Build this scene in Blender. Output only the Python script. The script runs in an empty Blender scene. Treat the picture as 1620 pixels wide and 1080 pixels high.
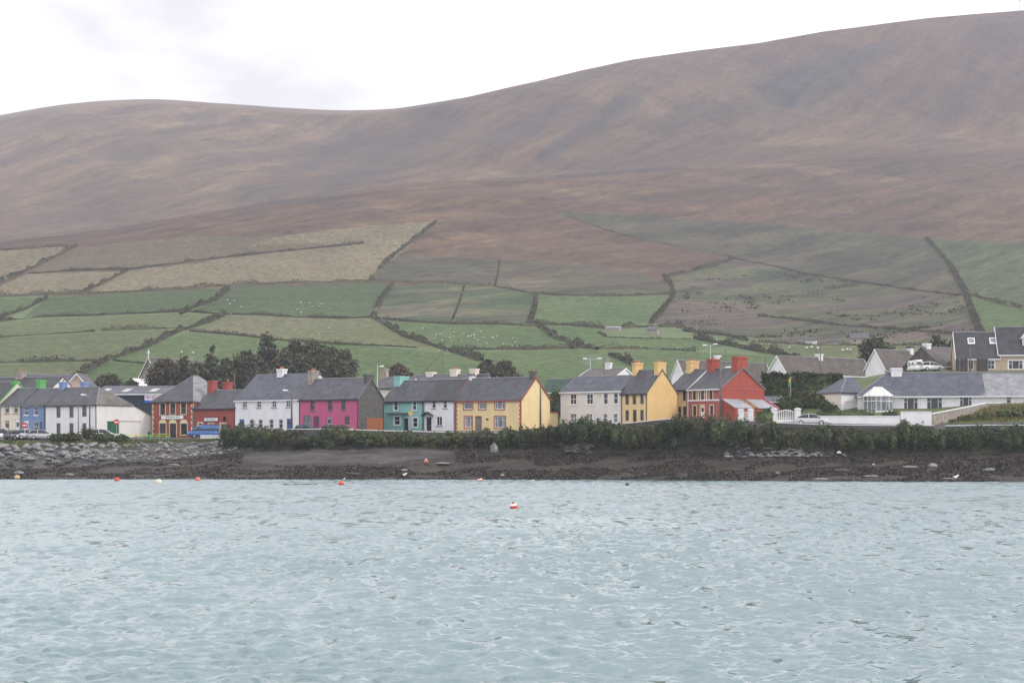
import bpy, math, random
import numpy as np
from mathutils import Vector, Matrix

random.seed(7)
RNG = np.random.default_rng(11)
R = math.radians
SC = bpy.context.scene
COL = SC.collection

# ------------------------------------------------------------------ camera, sky, sun, exposure
F, CX, HY, CH = 3000.0, 810.0, 705.0, 4.5      # focal length in photo pixels, horizon row, eye height in metres
cd = bpy.data.cameras.new('camera')
cam = bpy.data.objects.new('camera', cd); COL.objects.link(cam)
cam.location = (0, 0, CH); cam.rotation_euler = (R(90), 0, 0)
cd.sensor_width = 36.0; cd.lens = F / 1620.0 * 36.0
cd.shift_y = (HY - 540.0) / 1620.0
cd.clip_start = 0.5; cd.clip_end = 20000
SC.camera = cam

SUN_EL, SUN_AZ = R(34), R(112)                  # azimuth clockwise from +Y: light from the right, slightly behind us
w = bpy.data.worlds.new('World'); SC.world = w; w.use_nodes = True
nt = w.node_tree; nt.nodes.clear()
wo = nt.nodes.new('ShaderNodeOutputWorld'); bg = nt.nodes.new('ShaderNodeBackground')
sky = nt.nodes.new('ShaderNodeTexSky'); sky.sky_type = 'NISHITA'; sky.sun_disc = False
sky.sun_elevation = SUN_EL; sky.sun_rotation = SUN_AZ
tc = nt.nodes.new('ShaderNodeTexCoord')
mp = nt.nodes.new('ShaderNodeMapping'); mp.inputs['Scale'].default_value = (1.0, 1.0, 1.9); mp.inputs['Location'].default_value = (3.1, 1.9, 0.4)
n1 = nt.nodes.new('ShaderNodeTexNoise'); n1.inputs['Scale'].default_value = 5.0; n1.inputs['Detail'].default_value = 6; n1.inputs['Roughness'].default_value = 0.5
rp = nt.nodes.new('ShaderNodeValToRGB')
rp.color_ramp.elements[0].position = 0.34; rp.color_ramp.elements[0].color = (6.9, 6.75, 7.0, 1)
rp.color_ramp.elements[1].position = 0.64; rp.color_ramp.elements[1].color = (16.5, 16.3, 16.8, 1)
mx = nt.nodes.new('ShaderNodeMixRGB'); mx.inputs['Fac'].default_value = 0.95
bg.inputs['Strength'].default_value = 0.1
L = nt.links.new
L(tc.outputs['Generated'], mp.inputs['Vector']); L(mp.outputs[0], n1.inputs['Vector']); L(n1.outputs['Fac'], rp.inputs['Fac'])
L(sky.outputs[0], mx.inputs['Color1']); L(rp.outputs[0], mx.inputs['Color2']); L(mx.outputs[0], bg.inputs['Color']); L(bg.outputs[0], wo.inputs['Surface'])

sd = bpy.data.lights.new('sun', 'SUN'); sd.energy = 1.35; sd.angle = R(10); sd.color = (1.0, 0.94, 0.86)
sun = bpy.data.objects.new('sun', sd); COL.objects.link(sun)
sdir = Vector((math.sin(SUN_AZ) * math.cos(SUN_EL), math.cos(SUN_AZ) * math.cos(SUN_EL), math.sin(SUN_EL)))
sun.rotation_euler = sdir.to_track_quat('Z', 'Y').to_euler(); sun.location = sdir * 800

vs = SC.view_settings; vs.view_transform = 'Standard'; vs.look = 'None'; vs.exposure = 0.42; vs.gamma = 1.0; vs.use_curve_mapping = False
HAZE = 0.00015
SC.render.engine = 'CYCLES'
SC.cycles.use_denoising = True
SC.cycles.max_bounces = 6; SC.cycles.diffuse_bounces = 3; SC.cycles.glossy_bounces = 3; SC.cycles.transmission_bounces = 4
SC.cycles.volume_bounces = 1; SC.cycles.transparent_max_bounces = 8

# ------------------------------------------------------------------ helpers
def at(px, py, Y): return Vector(((px - CX) / F * Y, Y, CH + (HY - py) / F * Y))
def tag(o, label=None, cat=None, group=None, kind=None):
    if label: o['label'] = label
    if cat: o['category'] = cat
    if group: o['group'] = group
    if kind: o['kind'] = kind
    return o
def empty(name, loc=(0, 0, 0), rz=0.0):
    o = bpy.data.objects.new(name, None); COL.objects.link(o); o.location = loc; o.rotation_euler = (0, 0, rz); o.empty_display_size = 0.3
    return o
def link(name, me, mat=None, parent=None, loc=None, rz=None):
    o = bpy.data.objects.new(name, me); COL.objects.link(o)
    if mat is not None and not me.materials: me.materials.append(mat)
    if parent is not None: o.parent = parent
    if loc is not None: o.location = loc
    if rz is not None: o.rotation_euler = (0, 0, rz)
    return o
def np_mesh(name, V, Fq, smooth=False):
    """V (n,3), Fq (m,k) -> mesh, fast."""
    V = np.asarray(V, dtype=np.float32); Fq = np.asarray(Fq, dtype=np.int32)
    me = bpy.data.meshes.new(name); k = Fq.shape[1]
    me.vertices.add(len(V)); me.vertices.foreach_set('co', V.ravel())
    me.loops.add(Fq.size); me.loops.foreach_set('vertex_index', Fq.ravel())
    me.polygons.add(len(Fq)); me.polygons.foreach_set('loop_start', np.arange(0, Fq.size, k, dtype=np.int32))
    me.polygons.foreach_set('loop_total', np.full(len(Fq), k, dtype=np.int32))
    if smooth: me.polygons.foreach_set('use_smooth', np.ones(len(Fq), dtype=bool))
    me.update(calc_edges=True); return me

class MB:
    def __init__(s): s.v = []; s.f = []
    def add(s, vs, fs):
        b = len(s.v); s.v += [tuple(p) for p in vs]; s.f += [tuple(i + b for i in f) for f in fs]; return s
    def box(s, x0, x1, y0, y1, z0, z1):
        return s.add([(x0, y0, z0), (x1, y0, z0), (x1, y1, z0), (x0, y1, z0), (x0, y0, z1), (x1, y0, z1), (x1, y1, z1), (x0, y1, z1)],
                     [(0, 3, 2, 1), (4, 5, 6, 7), (0, 1, 5, 4), (1, 2, 6, 5), (2, 3, 7, 6), (3, 0, 4, 7)])
    def tube(s, p0, p1, r0, r1=None, n=8, cap=True):
        p0, p1 = Vector(p0), Vector(p1); r1 = r0 if r1 is None else r1
        d = (p1 - p0).normalized(); a = d.orthogonal().normalized(); b = d.cross(a)
        vs = []
        for p, r in ((p0, r0), (p1, r1)):
            for i in range(n):
                t = 2 * math.pi * i / n; vs.append(p + (a * math.cos(t) + b * math.sin(t)) * r)
        fs = [(i, (i + 1) % n, n + (i + 1) % n, n + i) for i in range(n)]
        if cap: fs += [tuple(range(n - 1, -1, -1)), tuple(range(n, 2 * n))]
        return s.add(vs, fs)
    def lathe(s, prof, n=12, c=(0, 0, 0)):
        vs = []; k = len(prof)
        for r, z in prof:
            for i in range(n):
                t = 2 * math.pi * i / n; vs.append((c[0] + r * math.cos(t), c[1] + r * math.sin(t), c[2] + z))
        fs = [(j * n + i, j * n + (i + 1) % n, (j + 1) * n + (i + 1) % n, (j + 1) * n + i) for j in range(k - 1) for i in range(n)]
        fs += [tuple(range(n - 1, -1, -1)), tuple(range((k - 1) * n, k * n))]
        return s.add(vs, fs)
    def slab(s, pts, t):
        n = len(pts); lo = [(p[0], p[1], p[2] - t) for p in pts]
        return s.add(list(pts) + lo, [tuple(range(n)), tuple(range(2 * n - 1, n - 1, -1))] + [(i, n + i, n + (i + 1) % n, (i + 1) % n) for i in range(n)])
    def mesh(s, name, smooth=False):
        me = bpy.data.meshes.new(name); me.from_pydata(s.v, [], s.f)
        if smooth: me.polygons.foreach_set('use_smooth', [True] * len(me.polygons))
        me.update(); return me
    def build(s, name, mat, parent=None, smooth=False, loc=None, rz=None): return link(name, s.mesh(name, smooth), mat, parent, loc, rz)

TAB = np.random.default_rng(3).random((256, 256))
def vnoise(x, y):
    xi = np.floor(x).astype(int); yi = np.floor(y).astype(int); fx = x - xi; fy = y - yi
    fx = fx * fx * (3 - 2 * fx); fy = fy * fy * (3 - 2 * fy)
    a = TAB[xi & 255, yi & 255]; b = TAB[(xi + 1) & 255, yi & 255]; c = TAB[xi & 255, (yi + 1) & 255]; d = TAB[(xi + 1) & 255, (yi + 1) & 255]
    return (a * (1 - fx) + b * fx) * (1 - fy) + (c * (1 - fx) + d * fx) * fy - 0.5
def fbm(x, y, o=4):
    s = 0; a = 1.0
    for i in range(o): s = s + a * vnoise(x + 17.3 * i, y + 9.1 * i); x = x * 2.03; y = y * 2.03; a *= 0.5
    return s

# ------------------------------------------------------------------ materials
MATS = {}
def nodes(m): 
    m.use_nodes = True; t = m.node_tree; b = t.nodes['Principled BSDF']; return t, b
def mat(name, c, rough=0.8, var=0.12, scale=1.2, stretch=(1, 1, 1), c2=None, bump=0.0, bscale=8.0, spec=0.3, metal=0.0, coat=0.0, island=0.0, detail=5, fine=None, objvar=0.0):
    """principled surface: colour c varied by a noise (towards c2 when given), optional fine second noise, per-island tint and bump"""
    if name in MATS: return MATS[name]
    m = bpy.data.materials.new(name); t, b = nodes(m); l = t.links.new
    b.inputs['Roughness'].default_value = rough; b.inputs['Specular IOR Level'].default_value = spec; b.inputs['Metallic'].default_value = metal
    b.inputs['Coat Weight'].default_value = coat
    tc = t.nodes.new('ShaderNodeTexCoord'); mp = t.nodes.new('ShaderNodeMapping'); mp.inputs['Scale'].default_value = stretch
    l(tc.outputs['Object'], mp.inputs['Vector'])
    n = t.nodes.new('ShaderNodeTexNoise'); n.inputs['Scale'].default_value = scale; n.inputs['Detail'].default_value = detail; n.inputs['Roughness'].default_value = 0.6
    l(mp.outputs[0], n.inputs['Vector'])
    if c2 is None: ca = tuple(x * (1 - var) for x in c); cb = tuple(min(1, x * (1 + var)) for x in c)
    else: ca, cb = c, c2
    r = t.nodes.new('ShaderNodeValToRGB'); r.color_ramp.elements[0].position = 0.36; r.color_ramp.elements[1].position = 0.64
    r.color_ramp.elements[0].color = (*ca, 1); r.color_ramp.elements[1].color = (*cb, 1)
    l(n.outputs['Fac'], r.inputs['Fac']); out = r.outputs[0]
    if fine:
        fs, fa = fine
        n2 = t.nodes.new('ShaderNodeTexNoise'); n2.inputs['Scale'].default_value = fs; n2.inputs['Detail'].default_value = 3; l(mp.outputs[0], n2.inputs['Vector'])
        mr = t.nodes.new('ShaderNodeMapRange'); mr.inputs['From Min'].default_value = 0.3; mr.inputs['From Max'].default_value = 0.7
        mr.inputs['To Min'].default_value = 1 - fa; mr.inputs['To Max'].default_value = 1 + fa; l(n2.outputs['Fac'], mr.inputs['Value'])
        vm = t.nodes.new('ShaderNodeVectorMath'); vm.operation = 'SCALE'; l(out, vm.inputs[0]); l(mr.outputs[0], vm.inputs['Scale']); out = vm.outputs[0]
    if island:
        g = t.nodes.new('ShaderNodeNewGeometry'); mr = t.nodes.new('ShaderNodeMapRange')
        mr.inputs['To Min'].default_value = 1 - island; mr.inputs['To Max'].default_value = 1 + island; l(g.outputs['Random Per Island'], mr.inputs['Value'])
        vm = t.nodes.new('ShaderNodeVectorMath'); vm.operation = 'SCALE'; l(out, vm.inputs[0]); l(mr.outputs[0], vm.inputs['Scale']); out = vm.outputs[0]
    if objvar:
        g = t.nodes.new('ShaderNodeObjectInfo'); mr = t.nodes.new('ShaderNodeMapRange'); mr.inputs['To Min'].default_value = 1 - objvar; mr.inputs['To Max'].default_value = 1 + objvar; l(g.outputs['Random'], mr.inputs['Value'])
        vm = t.nodes.new('ShaderNodeVectorMath'); vm.operation = 'SCALE'; l(out, vm.inputs[0]); l(mr.outputs[0], vm.inputs['Scale']); out = vm.outputs[0]
    l(out, b.inputs['Base Color'])
    if bump:
        nb = t.nodes.new('ShaderNodeTexNoise'); nb.inputs['Scale'].default_value = bscale; nb.inputs['Detail'].default_value = 4; l(mp.outputs[0], nb.inputs['Vector'])
        bp = t.nodes.new('ShaderNodeBump'); bp.inputs['Strength'].default_value = bump; bp.inputs['Distance'].default_value = 0.05
        l(nb.outputs['Fac'], bp.inputs['Height']); l(bp.outputs[0], b.inputs['Normal'])
    MATS[name] = m; return m
def paint(name, c, var=0.05):
    c = tuple(0.93 * v for v in c)      # masonry paint with faint vertical weather streaks
    return mat(name, c, 0.85, var, 0.55, (1.6, 1.6, 0.7), fine=(2.5, 0.03), spec=0.2)
def slate(name, c, var=0.26, rough=0.62, course=0.26):
    if name in MATS: return MATS[name]
    m = mat(name, c, rough, var, 0.8, fine=(9.0, 0.16), spec=0.35); t = m.node_tree; b = t.nodes['Principled BSDF']; l = t.links.new
    tc = t.nodes.new('ShaderNodeTexCoord'); sx = t.nodes.new('ShaderNodeSeparateXYZ'); cx = t.nodes.new('ShaderNodeCombineXYZ')
    ad = t.nodes.new('ShaderNodeMath'); ad.operation = 'ADD'
    l(tc.outputs['Object'], sx.inputs[0]); l(sx.outputs['X'], ad.inputs[0]); l(sx.outputs['Y'], ad.inputs[1]); l(ad.outputs[0], cx.inputs['X']); l(sx.outputs['Z'], cx.inputs['Y'])
    br = t.nodes.new('ShaderNodeTexBrick'); br.inputs['Scale'].default_value = 1.0; br.inputs['Brick Width'].default_value = course * 1.4; br.inputs['Row Height'].default_value = course * 0.62
    br.inputs['Mortar Size'].default_value = 0.012; br.inputs['Color1'].default_value = (0.82, 0.82, 0.82, 1); br.inputs['Color2'].default_value = (1.18, 1.18, 1.18, 1); br.inputs['Mortar'].default_value = (0.6, 0.6, 0.6, 1)
    l(cx.outputs[0], br.inputs['Vector'])
    src = b.inputs['Base Color'].links[0].from_socket
    mm = t.nodes.new('ShaderNodeMixRGB'); mm.blend_type = 'MULTIPLY'; mm.inputs['Fac'].default_value = 0.8; l(src, mm.inputs['Color1']); l(br.outputs['Color'], mm.inputs['Color2']); l(mm.outputs[0], b.inputs['Base Color'])
    return m
def glass(name='window_glass', c=(0.025, 0.03, 0.035)): return mat(name, c, 0.12, 0.4, 0.9, spec=0.5)

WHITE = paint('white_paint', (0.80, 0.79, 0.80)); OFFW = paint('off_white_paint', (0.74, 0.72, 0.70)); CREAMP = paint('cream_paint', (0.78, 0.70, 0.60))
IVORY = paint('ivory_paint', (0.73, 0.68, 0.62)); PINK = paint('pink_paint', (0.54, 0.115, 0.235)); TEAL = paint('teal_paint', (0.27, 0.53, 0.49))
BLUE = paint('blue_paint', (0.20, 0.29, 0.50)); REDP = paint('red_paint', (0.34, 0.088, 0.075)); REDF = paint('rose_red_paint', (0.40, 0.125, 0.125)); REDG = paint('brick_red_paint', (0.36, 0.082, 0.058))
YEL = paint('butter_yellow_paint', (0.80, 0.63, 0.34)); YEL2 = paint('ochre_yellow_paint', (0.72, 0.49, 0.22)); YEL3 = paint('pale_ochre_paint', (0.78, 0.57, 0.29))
TAN = paint('tan_paint', (0.50, 0.40, 0.30)); PEACH = paint('peach_paint', (0.62, 0.47, 0.40)); GREENP = paint('green_paint', (0.13, 0.42, 0.12)); NAVY = paint('navy_cladding', (0.035, 0.045, 0.065), 0.2)
TRIMW = mat('white_trim', (0.80, 0.80, 0.81), 0.5, 0.03); TRIMR = mat('red_trim', (0.34, 0.07, 0.05), 0.6, 0.06); TRIMY = mat('cream_trim', (0.76, 0.66, 0.40), 0.7, 0.06); TRIMG = mat('grey_trim', (0.16, 0.16, 0.17), 0.6, 0.08); TRIMD = mat('dark_trim', (0.03, 0.03, 0.035), 0.5, 0.1)
BLUED = mat('blue_door_paint', (0.03, 0.09, 0.25), 0.5, 0.06); BROWND = mat('brown_door_paint', (0.07, 0.035, 0.025), 0.5, 0.1); GREEND = mat('green_door_paint', (0.02, 0.11, 0.06), 0.5, 0.15)
MAROON = mat('maroon_door_paint', (0.16, 0.02, 0.06), 0.5, 0.1)
GLASS = glass(); GLASSL = glass('pale_curtained_glass', (0.16, 0.17, 0.19))
SLATE = slate('grey_slate', (0.066, 0.066, 0.076)); SLATEB = slate('blue_slate', (0.082, 0.087, 0.109)); SLATED = slate('dark_slate', (0.043, 0.043, 0.048)); SLATEP = slate('pale_lit_slate', (0.234, 0.234, 0.248), 0.22)
SLATEBR = slate('brown_tile', (0.092, 0.076, 0.069)); SLATEV = slate('violet_slate', (0.086, 0.082, 0.098)); SLATELIT = slate('lit_slate', (0.125, 0.113, 0.098), 0.3)
STONE = mat('rubble_stone', (0.10, 0.095, 0.09), 0.9, 0.3, 2.5, fine=(8, 0.25)); STONEL = mat('pale_rubble_stone', (0.30, 0.27, 0.23), 0.9, 0.25, 2.0, fine=(7, 0.2))
POT = mat('terracotta', (0.42, 0.17, 0.09), 0.8, 0.15); LEAD = mat('lead_grey', (0.20, 0.20, 0.21), 0.6, 0.1); CONC = mat('concrete', (0.33, 0.32, 0.31), 0.9, 0.12)
WOODP = mat('weathered_pole_wood', (0.14, 0.12, 0.105), 0.9, 0.2, 3, (4, 4, 0.4)); STEEL = mat('galvanised_steel', (0.42, 0.43, 0.45), 0.45, 0.06, metal=0.6)
GATEW = mat('orange_brown_boards', (0.36, 0.13, 0.05), 0.75, 0.12, 3)
CORR = mat('corrugated_iron', (0.36, 0.38, 0.43), 0.5, 0.12, 0.9, c2=(0.50, 0.50, 0.53)); RUST = mat('rusty_iron', (0.30, 0.17, 0.08), 0.8, 0.3, 2)
SHEDG = mat('green_sheeting', (0.035, 0.075, 0.055), 0.6, 0.15); SHEDL = mat('pale_green_sheeting', (0.15, 0.20, 0.20), 0.6, 0.12)
RUBBER = mat('tyre_rubber', (0.02, 0.02, 0.02), 0.8, 0.2)

# ------------------------------------------------------------------ terrain: one height field, from the sea bed to the mountain crest
PXS = np.concatenate([np.arange(-420, -60, 12.0), np.arange(-60, 1680, 2.5), np.arange(1680, 2060, 12.0)])
def key(t, sm=0.0):
    k = sorted(t); v = np.interp(PXS, k, [t[i] for i in k])
    if sm:
        g = np.arange(-420, 2061, 2.5); vv = np.interp(g, PXS, v); n = int(sm / 2.5); ker = np.hanning(2 * n + 1); ker /= ker.sum()
        vv = np.convolve(np.pad(vv, n, mode='edge'), ker, 'valid'); v = np.interp(PXS, g, vv)
    return v
def zpy(py, Y): return CH + (HY - py) / F * Y
Yw = key({0: 255, 600: 255, 825: 253.7, 1080: 248, 1300: 241.5, 1620: 237}, 40) + 0.9 * fbm(PXS / 60, PXS * 0, 3)
Yf = key({0: 272, 250: 274, 400: 275, 567: 268, 700: 268, 825: 265, 1000: 263, 1140: 259, 1300: 255.5, 1620: 253}, 40)
Pf = key({0: 744, 120: 741, 200: 733, 300: 725, 390: 716, 500: 711, 600: 711, 800: 712, 1000: 715, 1200: 720, 1620: 719}, 20)
Yt = key({0: 285, 250: 284, 400: 280, 567: 273, 700: 273, 825: 269, 1000: 267, 1140: 263, 1300: 259, 1620: 257}, 40)
Pt = key({0: 700, 200: 700, 330: 697, 400: 695, 470: 690, 600: 690, 720: 692, 850: 690, 983: 680, 1060: 675, 1140: 672, 1230: 675, 1300: 675, 1475: 679, 1620: 680}, 20)
Zr = key({0: 5.6, 250: 5.6, 340: 5.7, 400: 6.2, 567: 6.6, 850: 6.6, 983: 7.4, 1140: 8.0, 1230: 8.0, 1300: 7.85, 1475: 7.5, 1500: 7.6, 1620: 7.8}, 20)
Zh = key({0: 5.9, 250: 5.75, 340: 5.8, 400: 6.4, 567: 6.7, 850: 6.8, 983: 7.6, 1060: 8.0, 1140: 8.3, 1220: 8.4, 1320: 9.0, 1470: 9.1, 1540: 9.8, 1620: 10.2}, 20)
lev = []   # (Y, Z) at each level for every column
lev.append((Yw - 60, Yw * 0 - 3.0)); lev.append((Yw, Yw * 0)); lev.append((Yf, zpy(Pf, Yf))); lev.append((Yt, zpy(Pt, Yt)))
lev.append((Yt + 6, Zr)); lev.append((Yt + 14, Zh))
lev.append((Yw * 0 + 304, key({0: 5.9, 300: 5.8, 400: 6.5, 600: 6.8, 800: 7.4, 1000: 9.2, 1150: 10.8, 1220: 12.0, 1320: 13.6, 1390: 16.0, 1440: 16.4, 1620: 16.8}, 30)))
lev.append((Yw * 0 + 330, key({0: 7, 300: 7, 400: 7.6, 800: 9.5, 1000: 11, 1150: 13, 1220: 15.5, 1400: 16.6, 1620: 18.0}, 60)))
def hl(Y, t, sm=120):
    Yc = Y if isinstance(Y, np.ndarray) else Yw * 0 + Y
    return (Yc, zpy(key(t, sm), Yc))
lev.append(hl(450, {0: 612, 200: 612, 400: 610, 600: 605, 800: 602, 1000: 600, 1200: 592, 1400: 585, 1620: 574}))
lev.append(hl(650, {0: 510, 200: 512, 400: 512, 600: 515, 800: 518, 1000: 524, 1200: 538, 1400: 532, 1620: 505}))
lev.append(hl(850, {0: 447, 200: 440, 400: 436, 600: 440, 800: 450, 1000: 458, 1200: 472, 1400: 470, 1620: 435}))
Yr = key({0: 1050, 400: 1150, 800: 1300, 1080: 1400, 1620: 1500}, 120)
Pr = {-400: 425, 0: 384, 60: 378, 120: 371, 230: 353, 400: 323, 500: 307, 600: 296, 700: 289, 800: 284, 900: 279, 1000: 273, 1080: 267, 1200: 262, 1400: 256, 1620: 250}
lev.append(hl(Yr, Pr, 30))
lev.append((Yr + 260, zpy(key({-400: 445, 0: 402, 120: 388, 230: 370, 400: 338, 600: 308, 800: 290, 900: 272, 1080: 240, 1200: 228, 1400: 208, 1620: 195}, 80), Yr + 260)))
Yc = key({0: 2750, 480: 2700, 640: 2420, 760: 2200, 1000: 2150, 1620: 2100}, 60)
Pc = {-400: 230, -120: 200, 0: 182, 60: 171, 100: 165, 150: 160, 200: 157.5, 240: 156.5, 280: 158, 330: 162, 400: 166.5, 450: 170, 500: 173, 550: 174.5, 590: 173.5, 630: 171, 680: 163, 740: 153,
      800: 139, 850: 128, 920: 111, 1000: 94, 1100: 80, 1200: 68, 1300: 50, 1400: 37, 1470: 28, 1540: 22, 1620: 16, 1800: 10, 2060: 20}
lev.append((Yc, zpy(key(Pc, 15), Yc)))
lev.append((Yc + 500, lev[-1][1] - 70))
LY = np.array([a for a, b in lev]); LZ = np.array([b for a, b in lev])          # (levels, columns)
cnt = [4, 26, 12, 10, 8, 8, 8, 34, 80, 90, 90, 10, 130, 4]
def pchip(xk, yk, seg, t):
    h = np.diff(xk, axis=0); d = np.diff(yk, axis=0) / h; m = np.zeros_like(yk)
    m[0] = d[0]; m[-1] = d[-1]
    for i in range(1, len(xk) - 1):
        w1 = 2 * h[i] + h[i - 1]; w2 = h[i] + 2 * h[i - 1]; ok = d[i - 1] * d[i] > 0
        m[i] = np.where(ok, (w1 + w2) / (w1 / np.where(ok, d[i - 1], 1) + w2 / np.where(ok, d[i], 1)), 0)
    hh = h[seg]
    return ((2 * t**3 - 3 * t**2 + 1) * yk[seg] + (t**3 - 2 * t**2 + t) * hh * m[seg] + (-2 * t**3 + 3 * t**2) * yk[seg + 1] + (t**3 - t**2) * hh * m[seg + 1])
rowsY, rowsZ, rowseg = [], [], []
for s, n in enumerate(cnt):
    for i in range(n):
        t = i / n
        rowsY.append(LY[s] * (1 - t) + LY[s + 1] * t)
        if s < 5: z = LZ[s] * (1 - t) + LZ[s + 1] * t
        else: z = pchip(LY[5:], LZ[5:], s - 5, t)
        if s == 1: z = z * (0.9 + 0.1 * t)
        rowsZ.append(z); rowseg.append(s)
rowsY.append(LY[-1]); rowsZ.append(LZ[-1]); rowseg.append(len(cnt) - 1)
TY = np.array(rowsY); TZ = np.array(rowsZ); TS = np.array(rowseg); TX = (PXS - CX) / F * TY
beach = np.clip(np.minimum((TY - Yw) / 3.0, (Yt - TY) / 4.0), 0, 1)
TZ = TZ + beach * (0.42 * fbm(TX / 3.2, TY / 2.0, 5) + 0.20 * fbm(TX / 0.9, TY / 0.6, 3)) 
hillm = np.clip((TY - 420) / 500.0, 0, 1); far = np.clip((TY - 1400) / 700.0, 0, 1) * np.clip((Yc + 60 - TY) / 250, 0.12, 1)
TZ = TZ + hillm * (1 - far) * (3.2 * fbm(TX / 70, TY / 55, 5)) + far * (16 * fbm((TX + 0.75 * TY) / 150, TY / 420, 5) + 7 * fbm((TX + 0.5 * TY) / 40, TY / 130, 4))
sky_py = key(Pc, 15); guard = sky_py + 0.4 + np.clip(Yc - TY, 0, 4000) * 0.014
TZ = np.where((TY > 1500) & (TY <= Yc + 1), np.minimum(TZ, zpy(guard, TY)), TZ); TZ = np.where(TY > Yc + 1, np.minimum(TZ, zpy(sky_py + 1.0, TY)), TZ)
TP = HY - (TZ - CH) / TY * F                                                    # row in the photo
def colidx(px):
    c = np.interp(px, PXS, np.arange(len(PXS))); i = int(min(c, len(PXS) - 2)); return i, c - i
def ground(X, Y):
    i, f = colidx(CX + X / Y * F); return float(np.interp(Y, TY[:, i] * (1 - f) + TY[:, i + 1] * f, TZ[:, i] * (1 - f) + TZ[:, i + 1] * f))
H0 = int(np.where(TS == 7)[0][0]); H1 = int(np.where(TS == 11)[0][0])
def hill(px, py):
    """point of the hillside (village edge to foothill ridge) that the photo shows at (px, py)"""
    i, f = colidx(px); P = np.minimum.accumulate(TP[H0:H1 + 1, i]); y = TY[H0:H1 + 1, i]
    Y = float(np.interp(-py, -P, y)); X = (px - CX) / F * Y; return Vector((X, Y, ground(X, Y)))
def shore(px, t):   # point on the bank: t=0 foot, t=1 top
    i, f = colidx(px); Y = float((Yf[i] * (1 - t) + Yt[i] * t)); X = (px - CX) / F * Y; return Vector((X, Y, ground(X, Y)))

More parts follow.
